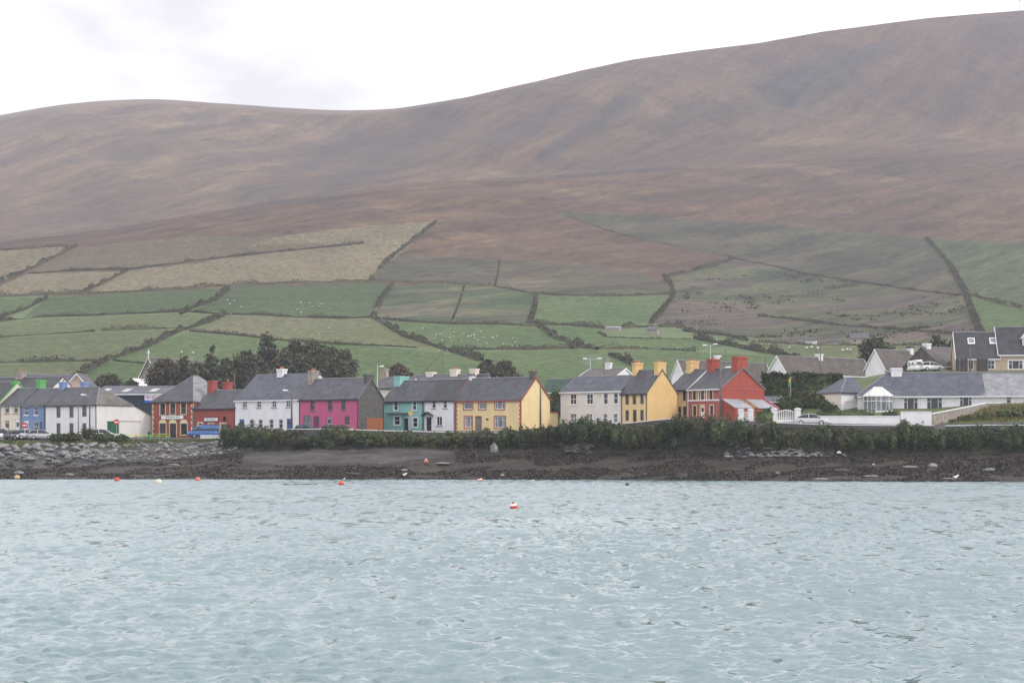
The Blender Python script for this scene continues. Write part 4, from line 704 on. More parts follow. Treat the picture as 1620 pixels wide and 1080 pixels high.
# corrugated lean-to on the gable
y0 = .3; y1 = fr.side(1207, 645, W_)[0]; zt = fr.side(1150, 631, W_)[1]; zl = zt - 1.35; wd_ = 2.6
lt = MB(); lt.box(W_ + .004, W_ + wd_, y0 + .1, y1 - .1, -1.5, zl - .02); lt.add([(W_ + wd_, y1 - .1, zl), (W_, y1 - .1, zl), (W_, y1 - .1, zt - .05)], [(0, 1, 2)]); lt.add([(W_ + wd_, y0 + .1, zl), (W_, y0 + .1, zl), (W_, y0 + .1, zt - .05)], [(0, 2, 1)]); lt.build('lean_to_wall', REDG, r)
for i in range(7):
    a = y0 + (y1 - y0) * i / 7; b = y0 + (y1 - y0) * (i + 1) / 7; lt = MB()
    lt.slab([(W_ + .004, a, zt), (W_ + wd_ + .2, a, zl + .05), (W_ + wd_ + .2, b - .01, zl + .05), (W_ + .004, b - .01, zt)], .05)
    for j in range(4): c = a + (b - a) * (j + .5) / 4; lt.tube((W_ + .03, c, zt + .01), (W_ + wd_ + .2, c, zl + .06), .05, n=4)
    lt.build('roof_sheet', RUST if i == 3 else CORR, r)
lt = MB(); lt.slab([(W_ + .1, y1 + .02, zt + .2), (W_ + wd_ + .5, y1 + .02, zl + .12), (W_ + wd_ + .5, y1 + .35, zl + .12), (W_ + .1, y1 + .35, zt + .2)], .5); lt.build('lean_to_parapet', REDF, r)
r, fr, g = house('garden_shed', 'low red shed with blue grey roof beside the red house', 1206, 1236, 10, 8.6, 633.5, 627.5, REDG, SLATEB, YR=284, D=5, gutter=TRIMW, dl=False, cat='shed', group='sheds in the village')
# --- back row, centre
r, fr, g = house('back_house', 'stone chimneyed cottage roof behind the pink gable', 588, 640, 30, 7.5, 612, 596.5, IVORY, SLATEV, YR=318, D=7, chims=[(608.5, 583, 13, STONEL, {'pots': 0})])
r, fr, g = house('back_house', 'low slate roof with two cream chimneys behind the teal house', 640, 733, 30, 7.5, 610, 592.5, CREAMP, SLATEV, YR=316, D=7, chims=[(682, 588.5, 16, CREAMP, {'pots': 0}), (720, 584, 16, CREAMP, {'pots': 2})])
r, fr, g = house('back_house', 'slate roof with cream gable end and chimney behind the yellow house', 728, 766, 30, 7.5, 612, 592, CREAMP, SLATEV, YR=322, gpx=782, chims=[(753, 583, 15, CREAMP, {'pots': 0, 'x': 1.8})])
r, fr, g = house('green_shed', 'dark green sheeted shed between yellow and ivory houses', 858, 893, 35, 8, 618, 599.5, SHEDL, SHEDG, YR=330, gpx=915, gutter=TRIMW, dl=False, cat='shed', group='sheds in the village')
r, fr, g = house('bungalow', 'brown tiled bungalow with white chimney behind the ivory house', 918, 975, 25, 10, 593.5, 583, WHITE, SLATEBR, YR=325, gpx=1004, chims=[(962.5, 573.5, 12, WHITE, {'pots': 0})], verge=TRIMW, gutter=TRIMW, dl=False, group='white bungalows on the rising ground')
r, fr, g = house('bungalow', 'long brown roofed white bungalow behind the red chimneys', 1083, 1222, -40, 11, 595, 572, WHITE, SLATEBR, YL=318, gpx=1062, verge=TRIMW, chims=[(1135, 562, 10, WHITE, {'pots': 0})], dl=False, group='white bungalows on the rising ground')
# --- back row, right
r, fr, g = house('bungalow', 'long white bungalow with brown tiled roof above the tall hedge', 1244, 1380, -38, 15.2, 587.5, 565.5, WHITE, SLATEBR, YL=318, gpx=1215, verge=TRIMW, chims=[(1296, 560, 12, WHITE, {'pots': 0})], gutter=TRIMW, dl=False, over=.3,
    wins=[(1262, 592, 8, 5, 'two'), (1310, 592, 12, 5, 'two')], group='white bungalows on the rising ground')
r, fr, g = house('bungalow', 'white gabled bungalow with brown roof left of the white camper van', 1400, 1482, -40, 15.5, 581, 554.5, WHITE, SLATEBR, YL=314, gpx=1369, verge=TRIMW, chims=[(1440, 548, 11, WHITE, {'pots': 0, 'cap': TRIMD})], gutter=TRIMW, dl=False, over=.3, group='white bungalows on the rising ground')
r, fr, g = house('bungalow', 'small white bungalow with brown roof beside the tall tan house', 1488, 1540, -36, 15.5, 577, 549.5, WHITE, SLATEBR, YL=308, D=8, wins=[(1493, 583, 5, 5, 'plain'), (1501, 583, 5, 5, 'plain')], side_wall=SLATEBR, chims=[(1473, 543, 13, WHITE, {'pots': 0, 'x': 1.2})], gutter=TRIMW, dl=False, group='white bungalows on the rising ground')
fT2 = Frame(1582, 1650, 8, 16.2, YR=300)
r, fr, g = house('tan_house', 'tan dormer house with dark slate roof cut by the right edge', 1580, 1652, 8, 16.2, 558.5, 517, TAN, SLATED, YR=300, D=9.5, verge=TRIMW, gutter=TRIMW, dl=False, wins=[(1607, 577, 23, 14, 'three'), (1640, 577, 12, 14, 'two')], surr=TRIMW, group='tan dormer houses')
x_ = fr.front(1623, 545, 2.0)[0]; k = (g['zr'] - g['ze']) / (g['D'] / 2); z_ = g['ze'] + k * 1.4
d_ = MB(); d_.box(x_ - .6, x_ + .6, 1.4, 4.0, z_ - .4, z_ + 1.3); d_.add([(x_ - .6, 1.4, z_ + 1.3), (x_ + .6, 1.4, z_ + 1.3), (x_, 1.4, z_ + 2.0)], [(0, 1, 2)]); do = d_.build('dormer', TRIMW, r)
d_ = MB(); d_.slab([(x_ - .85, 1.2, z_ + 1.12), (x_, 1.2, z_ + 2.15), (x_, 4.4, z_ + 2.15), (x_ - .85, 4.4, z_ + 1.12)], .1); d_.slab([(x_, 1.2, z_ + 2.15), (x_ + .85, 1.2, z_ + 1.12), (x_ + .85, 4.4, z_ + 1.12), (x_, 4.4, z_ + 2.15)], .1); d_.build('dormer_roof', TRIMW, do)
d_ = MB(); d_.box(x_ - .4, x_ + .4, 1.37, 1.398, z_, z_ + 1.1); d_.build('dormer_pane', GLASS, do)
r, fr, g = house('tan_house', 'tan house with two roof windows and slatted dark porch', 1513, 1581, 8, 16.2, 565, 525.5, TAN, SLATED, YR=300.8, D=9, verge=TRIMW, gutter=TRIMW, dl=False, wins=[(1568, 577, 11, 14, 'cross'), (1536, 577, 9, 15, 'two', {'r': None})], surr=TRIMW, group='tan dormer houses')
k = (g['zr'] - g['ze']) / (g['D'] / 2)
for p in (1536.5, 1571):
    y_ = 2.9; x_ = fr.front(p, 539, y_)[0]; s_ = MB(); s_.slab([(x_ - .55, y_ - .5, g['ze'] + k * (y_ - .5) + .1), (x_ + .55, y_ - .5, g['ze'] + k * (y_ - .5) + .1), (x_ + .55, y_ + .5, g['ze'] + k * (y_ + .5) + .1), (x_ - .55, y_ + .5, g['ze'] + k * (y_ + .5) + .1)], .12); so_ = s_.build('roof_window', TRIMW, r)
    s_ = MB(); s_.slab([(x_ - .42, y_ - .38, g['ze'] + k * (y_ - .38) + .115), (x_ + .42, y_ - .38, g['ze'] + k * (y_ - .38) + .115), (x_ + .42, y_ + .38, g['ze'] + k * (y_ + .38) + .115), (x_ - .42, y_ + .38, g['ze'] + k * (y_ + .38) + .115)], .01); s_.build('roof_window_pane', GLASSL, so_)
for i, p in enumerate((1514, 1521, 1527, 1547, 1553, 1559)):
    u = fr.front(p, 575)[0]; s_ = MB(); s_.box(u - .28, u + .28, -.9, -.82, -.2, 2.1); s_.build('porch_screen', mat('dark_slats', (0.06, 0.055, 0.055), .7, .2), r)
# --- white bungalow at the right with conservatory
BZ = 9.15
r, fr, g = house('seafront_bungalow', 'long white seafront bungalow with grey slate roof and glazed conservatory', 1357, 1557, 8, BZ, 623, 590, WHITE, SLATEB, YR=274, D=9.4, hip=(1, 0), gutter=TRIMW, dl=False, over=.35,
    wins=[(1441, 638.5, 23, 19, 'three'), (1478.5, 638, 25, 19, 'three'), (1528, 635.5, 20, 18, 'three')], chims=[(1418, 582, 19, WHITE, {'pots': 0})], group='white seafront bungalow', cat='bungalow')
cx0, cz = fr.front(1366, 651); cx1 = fr.front(1411, 651)[0]; zt = fr.front(1390, 627)[1]; za = fr.front(1393, 612.5)[1]; wdt = cx1 - cx0; dp = 2.6
ring = [(cx0, -.02), (cx0, -dp + 1.0), (cx0 + 1.0, -dp), (cx1 - 1.0, -dp), (cx1, -dp + 1.0), (cx1, -.02)]
con = MB(); con.add([(x, y, -1.2) for x, y in ring] + [(x, y, .35) for x, y in ring], [(i, i + 1, 7 + i, 6 + i) for i in range(5)]); cs = con.build('conservatory', WHITE, r)
fm_ = MB()
for (xa, ya), (xb, yb_) in zip(ring, ring[1:]):
    n_ = 3 if math.hypot(xb - xa, yb_ - ya) > 1.5 else 2
    for i in range(n_ + 1): t = i / n_; fm_.tube((xa + (xb - xa) * t, ya + (yb_ - ya) * t, .35), (xa + (xb - xa) * t, ya + (yb_ - ya) * t, zt), .06, n=4)
    for z in (.38, zt * .72, zt - .03): fm_.tube((xa, ya, z), (xb, yb_, z), .06, n=4)
fm_.build('frame', TRIMW, cs)
for (xa, ya), (xb, yb_) in zip(ring, ring[1:]):
    p_ = MB(); p_.add([(xa, ya, .36), (xb, yb_, .36), (xb, yb_, zt - .04), (xa, ya, zt - .04)], [(0, 1, 2, 3)]); p_.build('pane', glass('conservatory_glass', (0.17, 0.18, 0.185)), cs)
apA = (cx0 + wdt * .38, -dp * .35, za); apB = (cx1 - wdt * .38, -dp * .35, za)
tops = [(x + (.12 if x > (cx0 + cx1) / 2 else -.12), y - (.12 if y < -.5 else 0), zt) for x, y in ring]
prm = mat('polycarbonate_roof', (0.60, 0.60, 0.57), .4, .06)
for tri in ([tops[0], tops[1], apA], [tops[1], tops[2], apA], [tops[2], tops[3], apB, apA], [tops[3], tops[4], apB], [tops[4], tops[5], apB]):
    p_ = MB(); p_.slab(tri, .04); p_.build('roof_panel', prm, cs)
rb_ = MB()
for t in tops: a_ = apA if t[0] < (cx0 + cx1) / 2 else apB; rb_.tube(Vector(t) + Vector((0, 0, .03)), Vector(a_) + Vector((0, 0, .03)), .06, n=5)
rb_.tube(apA, apB, .07, n=5); rb_.build('roof_bars', TRIMW, cs)
fl = fr.right()
r, fr, g = house('bungalow_extension', 'pale slate roofed extension at the right end of the seafront bungalow', 1557.5, 1690, 8, BZ, 622.5, 589.5, WHITE, SLATEP, left=fl, D=9.4, gutter=TRIMW, dl=False, over=.35, wins=[(1596, 632, 8, 11, S)], group='white seafront bungalow', cat='bungalow')
r, fr, g = house('garage', 'white garage with cream side wall and hipped slate roof beside the bungalow', 1331, 1368, -24, 8.8, 618.5, 597, WHITE, SLATEB, YL=277, gpx=1315, hip=(1, 0), side_wall=CREAMP, gutter=TRIMD, dl=False, wins=[(1346.5, 646, 20, 22, 'doorgarage', {'d': OFFW})], cat='garage', group='white seafront bungalow', D=6)
# --- far farm sheds and ruin on the hillside
def far_building(name, label, pl, pr, ptop, peave, pbase, wall, roof, cat, wins=(), D=6):
    p = hill((pl + pr) / 2, pbase); root, fr, g = house(name, label, pl, pr, 12, p.z - .5, peave, ptop, wall, roof, YR=p.y, D=D, gutter=None, cat=cat, group='farm buildings on the hillside', wins=wins, wf=TRIMG)
far_building('ruined_farmhouse', 'roofed stone ruin standing alone on the lower hillside', 1345, 1374, 527.5, 534, 546, STONEL, SLATEV, 'ruin', [(1352, 539, 3, 4, 'plain'), (1366, 539, 3, 4, 'plain')])
far_building('farm_shed', 'small dark shed with pale front left of the ruin', 1274, 1291, 535.5, 538, 544.5, OFFW, SLATED, 'shed')
far_building('farm_shed', 'small grey shed nearest the ruin', 1307, 1323, 537, 540, 545.5, CONC, SLATED, 'shed')
far_building('farm_shed', 'low pale roofed shed among hedges in the mid hillside', 957, 980, 516, 518, 523, CONC, SLATEP, 'shed')
far_building('farm_shed', 'small stone shed with two dark neighbours by the hill lane', 1023, 1040, 516.5, 521, 529, STONEL, SLATEV, 'shed')

# ------------------------------------------------------------------ vegetation
LEAF = mat('shore_bush_leaf', (0.042, 0.062, 0.025), 0.75, 0.2, 0.35, c2=(0.082, 0.098, 0.038), island=0.45, spec=0.2, objvar=0.28)
LEAFO = mat('olive_bush_leaf', (0.055, 0.066, 0.024), 0.75, 0.2, 0.35, c2=(0.095, 0.098, 0.038), island=0.45, spec=0.2, objvar=0.25)
LEAFD = mat('dark_pine_leaf', (0.068, 0.076, 0.052), 0.8, 0.2, 0.3, c2=(0.118, 0.122, 0.080), island=0.45, spec=0.15)
LEAFB = mat('brownish_cypress_leaf', (0.072, 0.067, 0.050), 0.8, 0.2, 0.3, c2=(0.115, 0.104, 0.072), island=0.45, spec=0.15)
LEAFB2 = mat('brown_tinged_bush_leaf', (0.046, 0.050, 0.028), 0.75, 0.2, 0.35, c2=(0.088, 0.082, 0.044), island=0.45, spec=0.2, objvar=0.2)
HEDGE = mat('field_hedge_leaf', (0.052, 0.054, 0.034), 0.85, 0.2, 0.08, c2=(0.088, 0.080, 0.050), island=0.45, spec=0.1)
BARK = mat('bark', (0.10, 0.085, 0.07), 0.9, 0.25, 3); TWIG = mat('bare_twigs', (0.22, 0.19, 0.16), 0.9, 0.2, 2)
SEAW = mat('seaweed', (0.025, 0.020, 0.015), 0.55, 0.3, 0.25, c2=(0.062, 0.045, 0.030), island=0.5, spec=0.4)
def quads(C, size, up=0.25, aspect=1.3, rng=RNG, N=None):
    """leaf quads at centres C (n,3) with sizes (n,)"""
    n = len(C); d = rng.normal(size=(n, 3)); 
    if N is not None: d = d * 0.75 + N
    d[:, 2] += up; d /= np.linalg.norm(d, axis=1, keepdims=True) + 1e-9
    a = np.cross(d, rng.normal(size=(n, 3))); a /= np.linalg.norm(a, axis=1, keepdims=True) + 1e-9; b = np.cross(d, a)
    s = np.asarray(size)[:, None] * 0.5; a = a * s * aspect; b = b * s
    V = np.stack([C - a * .9 - b * .35, C + a * .15 - b, C + a, C - a * .1 + b], 1).reshape(-1, 3)
    return V, np.arange(4 * n).reshape(-1, 4)
ICO = None
def ico(sub=2):
    import bmesh
    bm = bmesh.new(); bmesh.ops.create_icosphere(bm, subdivisions=sub, radius=1.0); V = np.array([v.co[:] for v in bm.verts]); Fc = np.array([[v.index for v in f.verts] for f in bm.faces]); bm.free(); return V, Fc
IV2, IF2 = ico(2); IV3, IF3 = ico(3); IV1, IF1 = ico(1)
def blob(c, r, seed, rough=.22, lo=None):
    V = IV2; n = fbm(V[:, 0] * 1.7 + seed, V[:, 1] * 1.7 + V[:, 2] * 1.3 + seed * .7, 3); W = V * (1 + rough * 2 * n)[:, None] * np.array(r) + np.array(c)
    if lo is not None: W[:, 2] = np.maximum(W[:, 2], lo)
    return W, IF2
def merge(parts):
    Vs, Fs, b = [], [], 0
    for V, Fc in parts:
        if Fc.shape[1] == 3: Fc = np.concatenate([Fc, Fc[:, 2:3]], 1)
        Vs.append(V); Fs.append(Fc + b); b += len(V)
    return np.concatenate(Vs), np.concatenate(Fs)
def np_mesh_mixed(name, parts, smooth=False):
    """triangles and quads in one mesh"""
    me = bpy.data.meshes.new(name); Vs = np.concatenate([p[0] for p in parts]); b = 0; idx = []; tot = []
    for V, Fc in parts: idx.append((Fc + b).ravel()); tot.append(np.full(len(Fc), Fc.shape[1])); b += len(V)
    idx = np.concatenate(idx).astype(np.int32); tot = np.concatenate(tot).astype(np.int32); st = np.concatenate([[0], np.cumsum(tot)[:-1]]).astype(np.int32)
    me.vertices.add(len(Vs)); me.vertices.foreach_set('co', Vs.astype(np.float32).ravel()); me.loops.add(len(idx)); me.loops.foreach_set('vertex_index', idx)
    me.polygons.add(len(tot)); me.polygons.foreach_set('loop_start', st); me.polygons.foreach_set('loop_total', tot); me.update(calc_edges=True); return me
def lobes_foliage(lobes, n_per_m2, size, rough=.25, core=.82, lo=None, rng=RNG, out=.55, fuzz=(.82, 1.10)):
    """lobes: (centre, radii); returns mesh parts: lumpy cores plus leaf quads over their surfaces"""
    parts = []
    for i, (c, r) in enumerate(lobes):
        c = np.array(c); r = np.array(r); sd = rng.uniform(0, 90)
        parts.append(blob(c, r * core, sd, rough * .7, lo))
        n = int(n_per_m2 * 4 * math.pi * ((r[0] * r[1] + r[0] * r[2] + r[1] * r[2]) / 3)); d = rng.normal(size=(n, 3)); d /= np.linalg.norm(d, axis=1, keepdims=True)
        k = 1 + rough * 2 * fbm(d[:, 0] * 1.7 + sd, d[:, 1] * 1.7 + d[:, 2] * 1.3 + sd * .7, 3); P = c + d * r * (k * rng.uniform(*fuzz, n))[:, None]
        if lo is not None: P = P[P[:, 2] > lo - .1]; 
        V, Fq = quads(P, size * rng.uniform(.5, 1.5, len(P)), .35, rng=rng, N=(P - c) / r * out); parts.append((V, Fq))
    return parts

# hedgerows dividing the fields (photo polylines on the hillside), height, width, what they divide
HEDGES = [
 ([(-60, 404), (0, 396.5), (60, 392), (124, 388)], 1.6, 2.2, 'low dark bank along the top of the small stubble field'),
 ([(122, 389), (60, 420), (30, 434), (0, 447), (-60, 470)], 3.0, 3.0, 'sloping hedge below the small tan stubble field'),
 ([(45, 433), (130, 428), (205, 426), (300, 414), (420, 400), (520, 391), (575, 385)], 2.2, 2.4, 'long hedge across the top of the tan hayfield'),
 ([(205, 427), (165, 447), (132, 462)], 2.6, 2.4, 'short slanting hedge between the two tan fields'),
 ([(-60, 474), (0, 470), (60, 467), (130, 465), (200, 462), (300, 456), (400, 450), (500, 447), (590, 446)], 2.6, 2.6, 'long level hedge under the tan hayfield'),
 ([(590, 446), (640, 447), (700, 448), (780, 453), (842, 464)], 1.8, 2.0, 'hedge under the dull green field below the red moor'),
 ([(75, 472), (40, 489), (0, 503)], 2.2, 2.6, 'short ragged hedge near the left edge'),
 ([(0, 508), (60, 502), (130, 500), (230, 496), (290, 493), (345, 497), (400, 498), (470, 502), (540, 504), (590, 502)], 2.0, 2.4, 'hedge under the two dark green fields'),
 ([(362, 457), (340, 475), (300, 490), (286, 497)], 3.0, 3.2, 'bushy slanting hedge between the dark green fields'),
 ([(-60, 540), (0, 534), (50, 530), (95, 528), (150, 524)], 1.6, 1.6, 'low hedge at the left with a gateway gap at its end'),
 ([(162, 523), (220, 521), (285, 519)], 2.2, 1.8, 'trimmed dark hedge right of the gateway gap'),
 ([(356, 498), (330, 510), (280, 525), (230, 550), (170, 570), (128, 592), (100, 612)], 2.6, 3.4, 'thick diagonal hedge running down to the church'),
 ([(-60, 579), (0, 574), (60, 573), (150, 571), (168, 570)], 2.2, 2.2, 'dark level hedge above the left village roofs'),
 ([(180, 571), (235, 576), (262, 580)], 1.4, 1.5, 'thin hedge behind the church gable'),
 ([(300, 524), (380, 531), (440, 538), (540, 545), (600, 547), (660, 550)], 1.5, 1.8, 'hedge behind the pine trees'),
 ([(690, 350), (660, 375), (625, 402), (605, 420), (586, 445)], 2.4, 4.5, 'wide dark hedge down the right side of the tan hayfield'),
 ([(622, 450), (602, 475), (590, 502)], 2.2, 4.0, 'steep thick hedge between deep green and tussocky fields'),
 ([(590, 502), (612, 515), (640, 532), (680, 545), (720, 558), (762, 571)], 2.6, 3.6, 'thick curving hedge below the tussocky field'),
 ([(600, 505), (660, 510), (720, 513), (790, 513), (840, 516)], 1.6, 2.0, 'hedge along the top of the bright sheep field'),
 ([(848, 465), (846, 485), (838, 512), (852, 517), (880, 535), (922, 549)], 2.8, 3.6, 'tall hedge turning between the smooth green and sheep fields'),
 ([(735, 450), (728, 475), (716, 506)], 1.0, 1.4, 'faint green hedge in the tussocky fields'),
 ([(790, 410), (788, 432), (783, 452)], 1.0, 1.6, 'faint hedge under the red moor'),
 ([(842, 464), (900, 468), (1000, 468), (1060, 465)], 1.6, 2.2, 'level hedge along the top of the smooth green field'),
 ([(1050, 436), (1062, 452), (1066, 465), (1050, 490), (1030, 512)], 2.6, 3.4, 'ragged hedge right of the smooth green field'),
 ([(715, 553), (780, 553), (830, 553), (900, 551), (945, 551)], 1.9, 2.2, 'hedge along the bottom of the bright sheep field'),
 ([(905, 552), (930, 549), (944, 553)], 3.6, 4.0, 'dark thicket at the corner of the sheep field'),
 ([(842, 513), (900, 515), (960, 520), (1000, 518), (1080, 517)], 2.6, 2.6, 'bushy hedge past the low pale roofed shed'),
 ([(945, 525), (960, 533), (1020, 536), (1092, 536)], 1.0, 1.4, 'low field bank below the farm lane'),
 ([(948, 552), (1030, 552), (1100, 556)], 1.8, 2.0, 'hedge above the meadow of the ochre houses'),
 ([(965, 562), (985, 570), (1004, 580)], 2.8, 2.6, 'short dark hedge right of the smoking chimney'),
 ([(1162, 408), (1130, 420), (1085, 431), (1056, 438)], 2.0, 6.0, 'broad dark hedge at the corner of the red moor'),
 ([(905, 345), (960, 365), (1020, 380), (1100, 395), (1162, 407)], 1.1, 1.6, 'thin wall line slanting across the greenish moor'),
 ([(1165, 410), (1230, 422), (1280, 435), (1350, 445), (1450, 460), (1522, 468)], 1.2, 1.8, 'long thin wall across the rough hillside'),
 ([(1465, 378), (1482, 395), (1506, 425), (1526, 460), (1536, 490), (1552, 528)], 2.6, 4.6, 'steep dark hedge climbing the slope at right'),
 ([(1530, 465), (1580, 480), (1622, 490), (1700, 500)], 2.0, 2.2, 'hedge above the bright field over the tan houses'),
 ([(1080, 524), (1150, 531), (1182, 539)], 2.0, 2.4, 'hedge at the foot of the rough hillside'),
 ([(1100, 536), (1150, 546), (1200, 556), (1262, 566)], 3.4, 5.0, 'wide dark hedge behind the red house chimneys'),
 ([(1200, 541), (1275, 546), (1400, 547), (1500, 546)], 1.2, 1.6, 'low hedge in front of the ruin and sheds'),
 ([(1200, 500), (1250, 505), (1330, 515), (1430, 522), (1545, 532)], 1.6, 3.6, 'dark gorse line across the rough hillside'),
]
def hedge(poly, h, wd, label):
    pts = []
    for (x0, y0), (x1, y1) in zip(poly, poly[1:]):
        n = max(2, int(math.hypot(x1 - x0, y1 - y0) / 3))
        for i in range(n): t = i / n; pts.append(hill(x0 + (x1 - x0) * t, y0 + (y1 - y0) * t))
    pts.append(hill(*poly[-1])); P = np.array([p[:] for p in pts]); seg = np.linalg.norm(np.diff(P, axis=0), axis=1); cum = np.concatenate([[0], np.cumsum(seg)]); Lh = cum[-1]
    h *= .6; wd *= .45; n = int(Lh * (16.0 + 8.0 * h) * min(1.2, .5 + wd / 3)); s = RNG.uniform(0, Lh, n); C = np.stack([np.interp(s, cum, P[:, k]) for k in range(3)], 1)
    sd = RNG.uniform(0, 99); hm = np.clip(1 + 1.5 * fbm(s / 7 + sd, s * 0, 3), .4, 1.7); gap = fbm(s / 15 + sd + 40, s * 0, 2)
    off = np.clip(RNG.normal(0, .3, (n, 2)), -.6, .6) * wd; C[:, :2] += off; zz = RNG.uniform(0, 1, n) ** .8 * np.clip(1 - (np.hypot(off[:, 0], off[:, 1]) / (wd * 1.1)) ** 2, .05, 1)
    C[:, 2] += zz * h * hm; keep = gap > -.42; C = C[keep]
    V, Fq = quads(C, RNG.uniform(.28, .7, len(C)) * (.55 + .12 * h), .3)
    # a low earth bank under the leaves
    parts = [(V, Fq)]; m = max(3, int(Lh / 4)); ss = np.linspace(0, Lh, m); B = np.stack([np.interp(ss, cum, P[:, k]) for k in range(3)], 1); T = np.gradient(B, axis=0); T[:, 2] = 0; T /= np.linalg.norm(T, axis=1, keepdims=True) + 1e-9; Nn = np.stack([-T[:, 1], T[:, 0], T[:, 2] * 0], 1)
    hh = (h * .5 * np.clip(1 + 1.2 * fbm(ss / 7 + sd, ss * 0, 3), .3, 1.6))[:, None]; up = np.array([0, 0, 1.0])
    ring = np.stack([B - Nn * wd * .5 - up * .4, B - Nn * wd * .28 + up * hh, B + Nn * wd * .28 + up * hh, B + Nn * wd * .5 - up * .4], 1).reshape(-1, 3)
    Fq2 = np.array([[i * 4 + j, i * 4 + j + 1, (i + 1) * 4 + j + 1, (i + 1) * 4 + j] for i in range(m - 1) for j in range(3)]); parts.append((ring, Fq2))
    o = link('hedgerow', np_mesh_mixed('hedgerow', parts), HEDGE); tag(o, label, 'hedge', 'hedges between the hill fields')
for hd in HEDGES: hedge(*hd)
# gorse and rock dotted over the rough hillside: nobody could count it
gp_ = []
for i in range(700):
    px = RNG.uniform(1070, 1545); py = RNG.uniform(425, 540); dens = float(fbm(np.array(px / 60), np.array(py / 11 + px / 150), 3))
    if not in_poly(np.array([px]), np.array([py]), FIELDS[22][2])[0] or dens < .05: continue
    p = hill(px, py); n = RNG.integers(6, 22); r_ = RNG.uniform(.6, 2.6); C = np.array(p[:]) + RNG.normal(0, 1, (n, 3)) * np.array([r_, r_ * .7, .35]); C[:, 2] = p.z + np.abs(C[:, 2] - p.z) + .2; gp_.append(C)
C = np.concatenate(gp_); V, Fq = quads(C, RNG.uniform(.3, .9, len(C)), .4); tag(link('gorse_scrub', np_mesh('gorse_scrub', V, Fq), HEDGE), 'dark gorse scattered over the rough hillside', kind='stuff')

# ------------------------------------------------------------------ shoreline bushes
BUSH = [  # centre px, top py, half width px, colour, place
 (375, 672, 24, 0, 'round bush'), (402, 669.5, 28, 0, 'big domed bush'), (438, 674, 26, 1, 'low bush'), (468, 677, 22, 1, 'low bush'), (498, 676, 26, 0, 'dense bush'), (530, 678, 24, 0, 'dense bush'), (556, 681, 20, 1, 'ragged bush'), (582, 677, 22, 0, 'ragged bush'),
 (607, 681, 20, 1, 'clipped bush'), (632, 682, 20, 0, 'clipped bush'), (658, 684, 20, 0, 'clipped bush'), (682, 682, 18, 1, 'clipped bush'), (708, 680, 22, 0, 'rounded bush'), (735, 682, 20, 1, 'rounded bush'), (760, 678.5, 20, 0, 'rounded bush'),
 (793, 675, 13, 0, 'narrow upright bush'), (822, 675, 18, 0, 'clipped bush'), (850, 674, 20, 1, 'clipped bush'), (876, 672, 18, 0, 'clipped bush'), (902, 663, 22, 0, 'large bush'), (928, 661, 22, 0, 'large bush'), (953, 665, 20, 1, 'large bush'), (978, 668, 18, 0, 'large bush'),
 (1003, 671, 16, 1, 'low bush'), (1028, 670, 18, 1, 'large bush'), (1054, 664, 22, 0, 'tall bush'), (1085, 659, 24, 0, 'tall bush'), (1116, 657, 24, 0, 'tall bush'), (1146, 657, 22, 0, 'tall bush'), (1172, 662, 18, 0, 'tall bush'), (1198, 671, 18, 0, 'low bush'), (1216, 670, 13, 0, 'low bush'),
 (1240, 679, 16, 2, 'brown tinged bush'), (1266, 681, 16, 2, 'dry bush'), (1290, 673, 22, 0, 'rounded bush'), (1318, 674, 20, 0, 'rounded bush'), (1346, 676, 20, 0, 'rounded bush'), (1374, 676, 18, 0, 'rounded bush'), (1402, 674, 18, 0, 'rounded bush'), (1430, 666, 18, 0, 'tall bush'), (1455, 669, 18, 0, 'rounded bush'),
 (1482, 672, 20, 0, 'hanging bush'), (1512, 673, 20, 0, 'hanging bush'), (1542, 673, 20, 0, 'hanging bush'), (1574, 674, 22, 0, 'hanging bush'), (1606, 671, 22, 0, 'hanging bush'), (1640, 672, 22, 0, 'hanging bush')]
WHERE = [(372, 'pub restaurant corner'), (473, 'blue doored white house'), (567, 'pink house'), (606, 'orange board fence'), (670, 'teal house'), (720, 'narrow white house'), (825, 'yellow house front'), (884, 'yellow gable'), (984, 'ivory house'), (1072, 'ochre house gable'), (1142, 'red house front'), (1210, 'red gable'), (1256, 'white gate'), (1320, 'silver car'), (1480, 'white garden wall'), (1800, 'grassy bank')]
NTH = ['first', 'second', 'third', 'fourth', 'fifth', 'sixth', 'seventh']
seen = {}
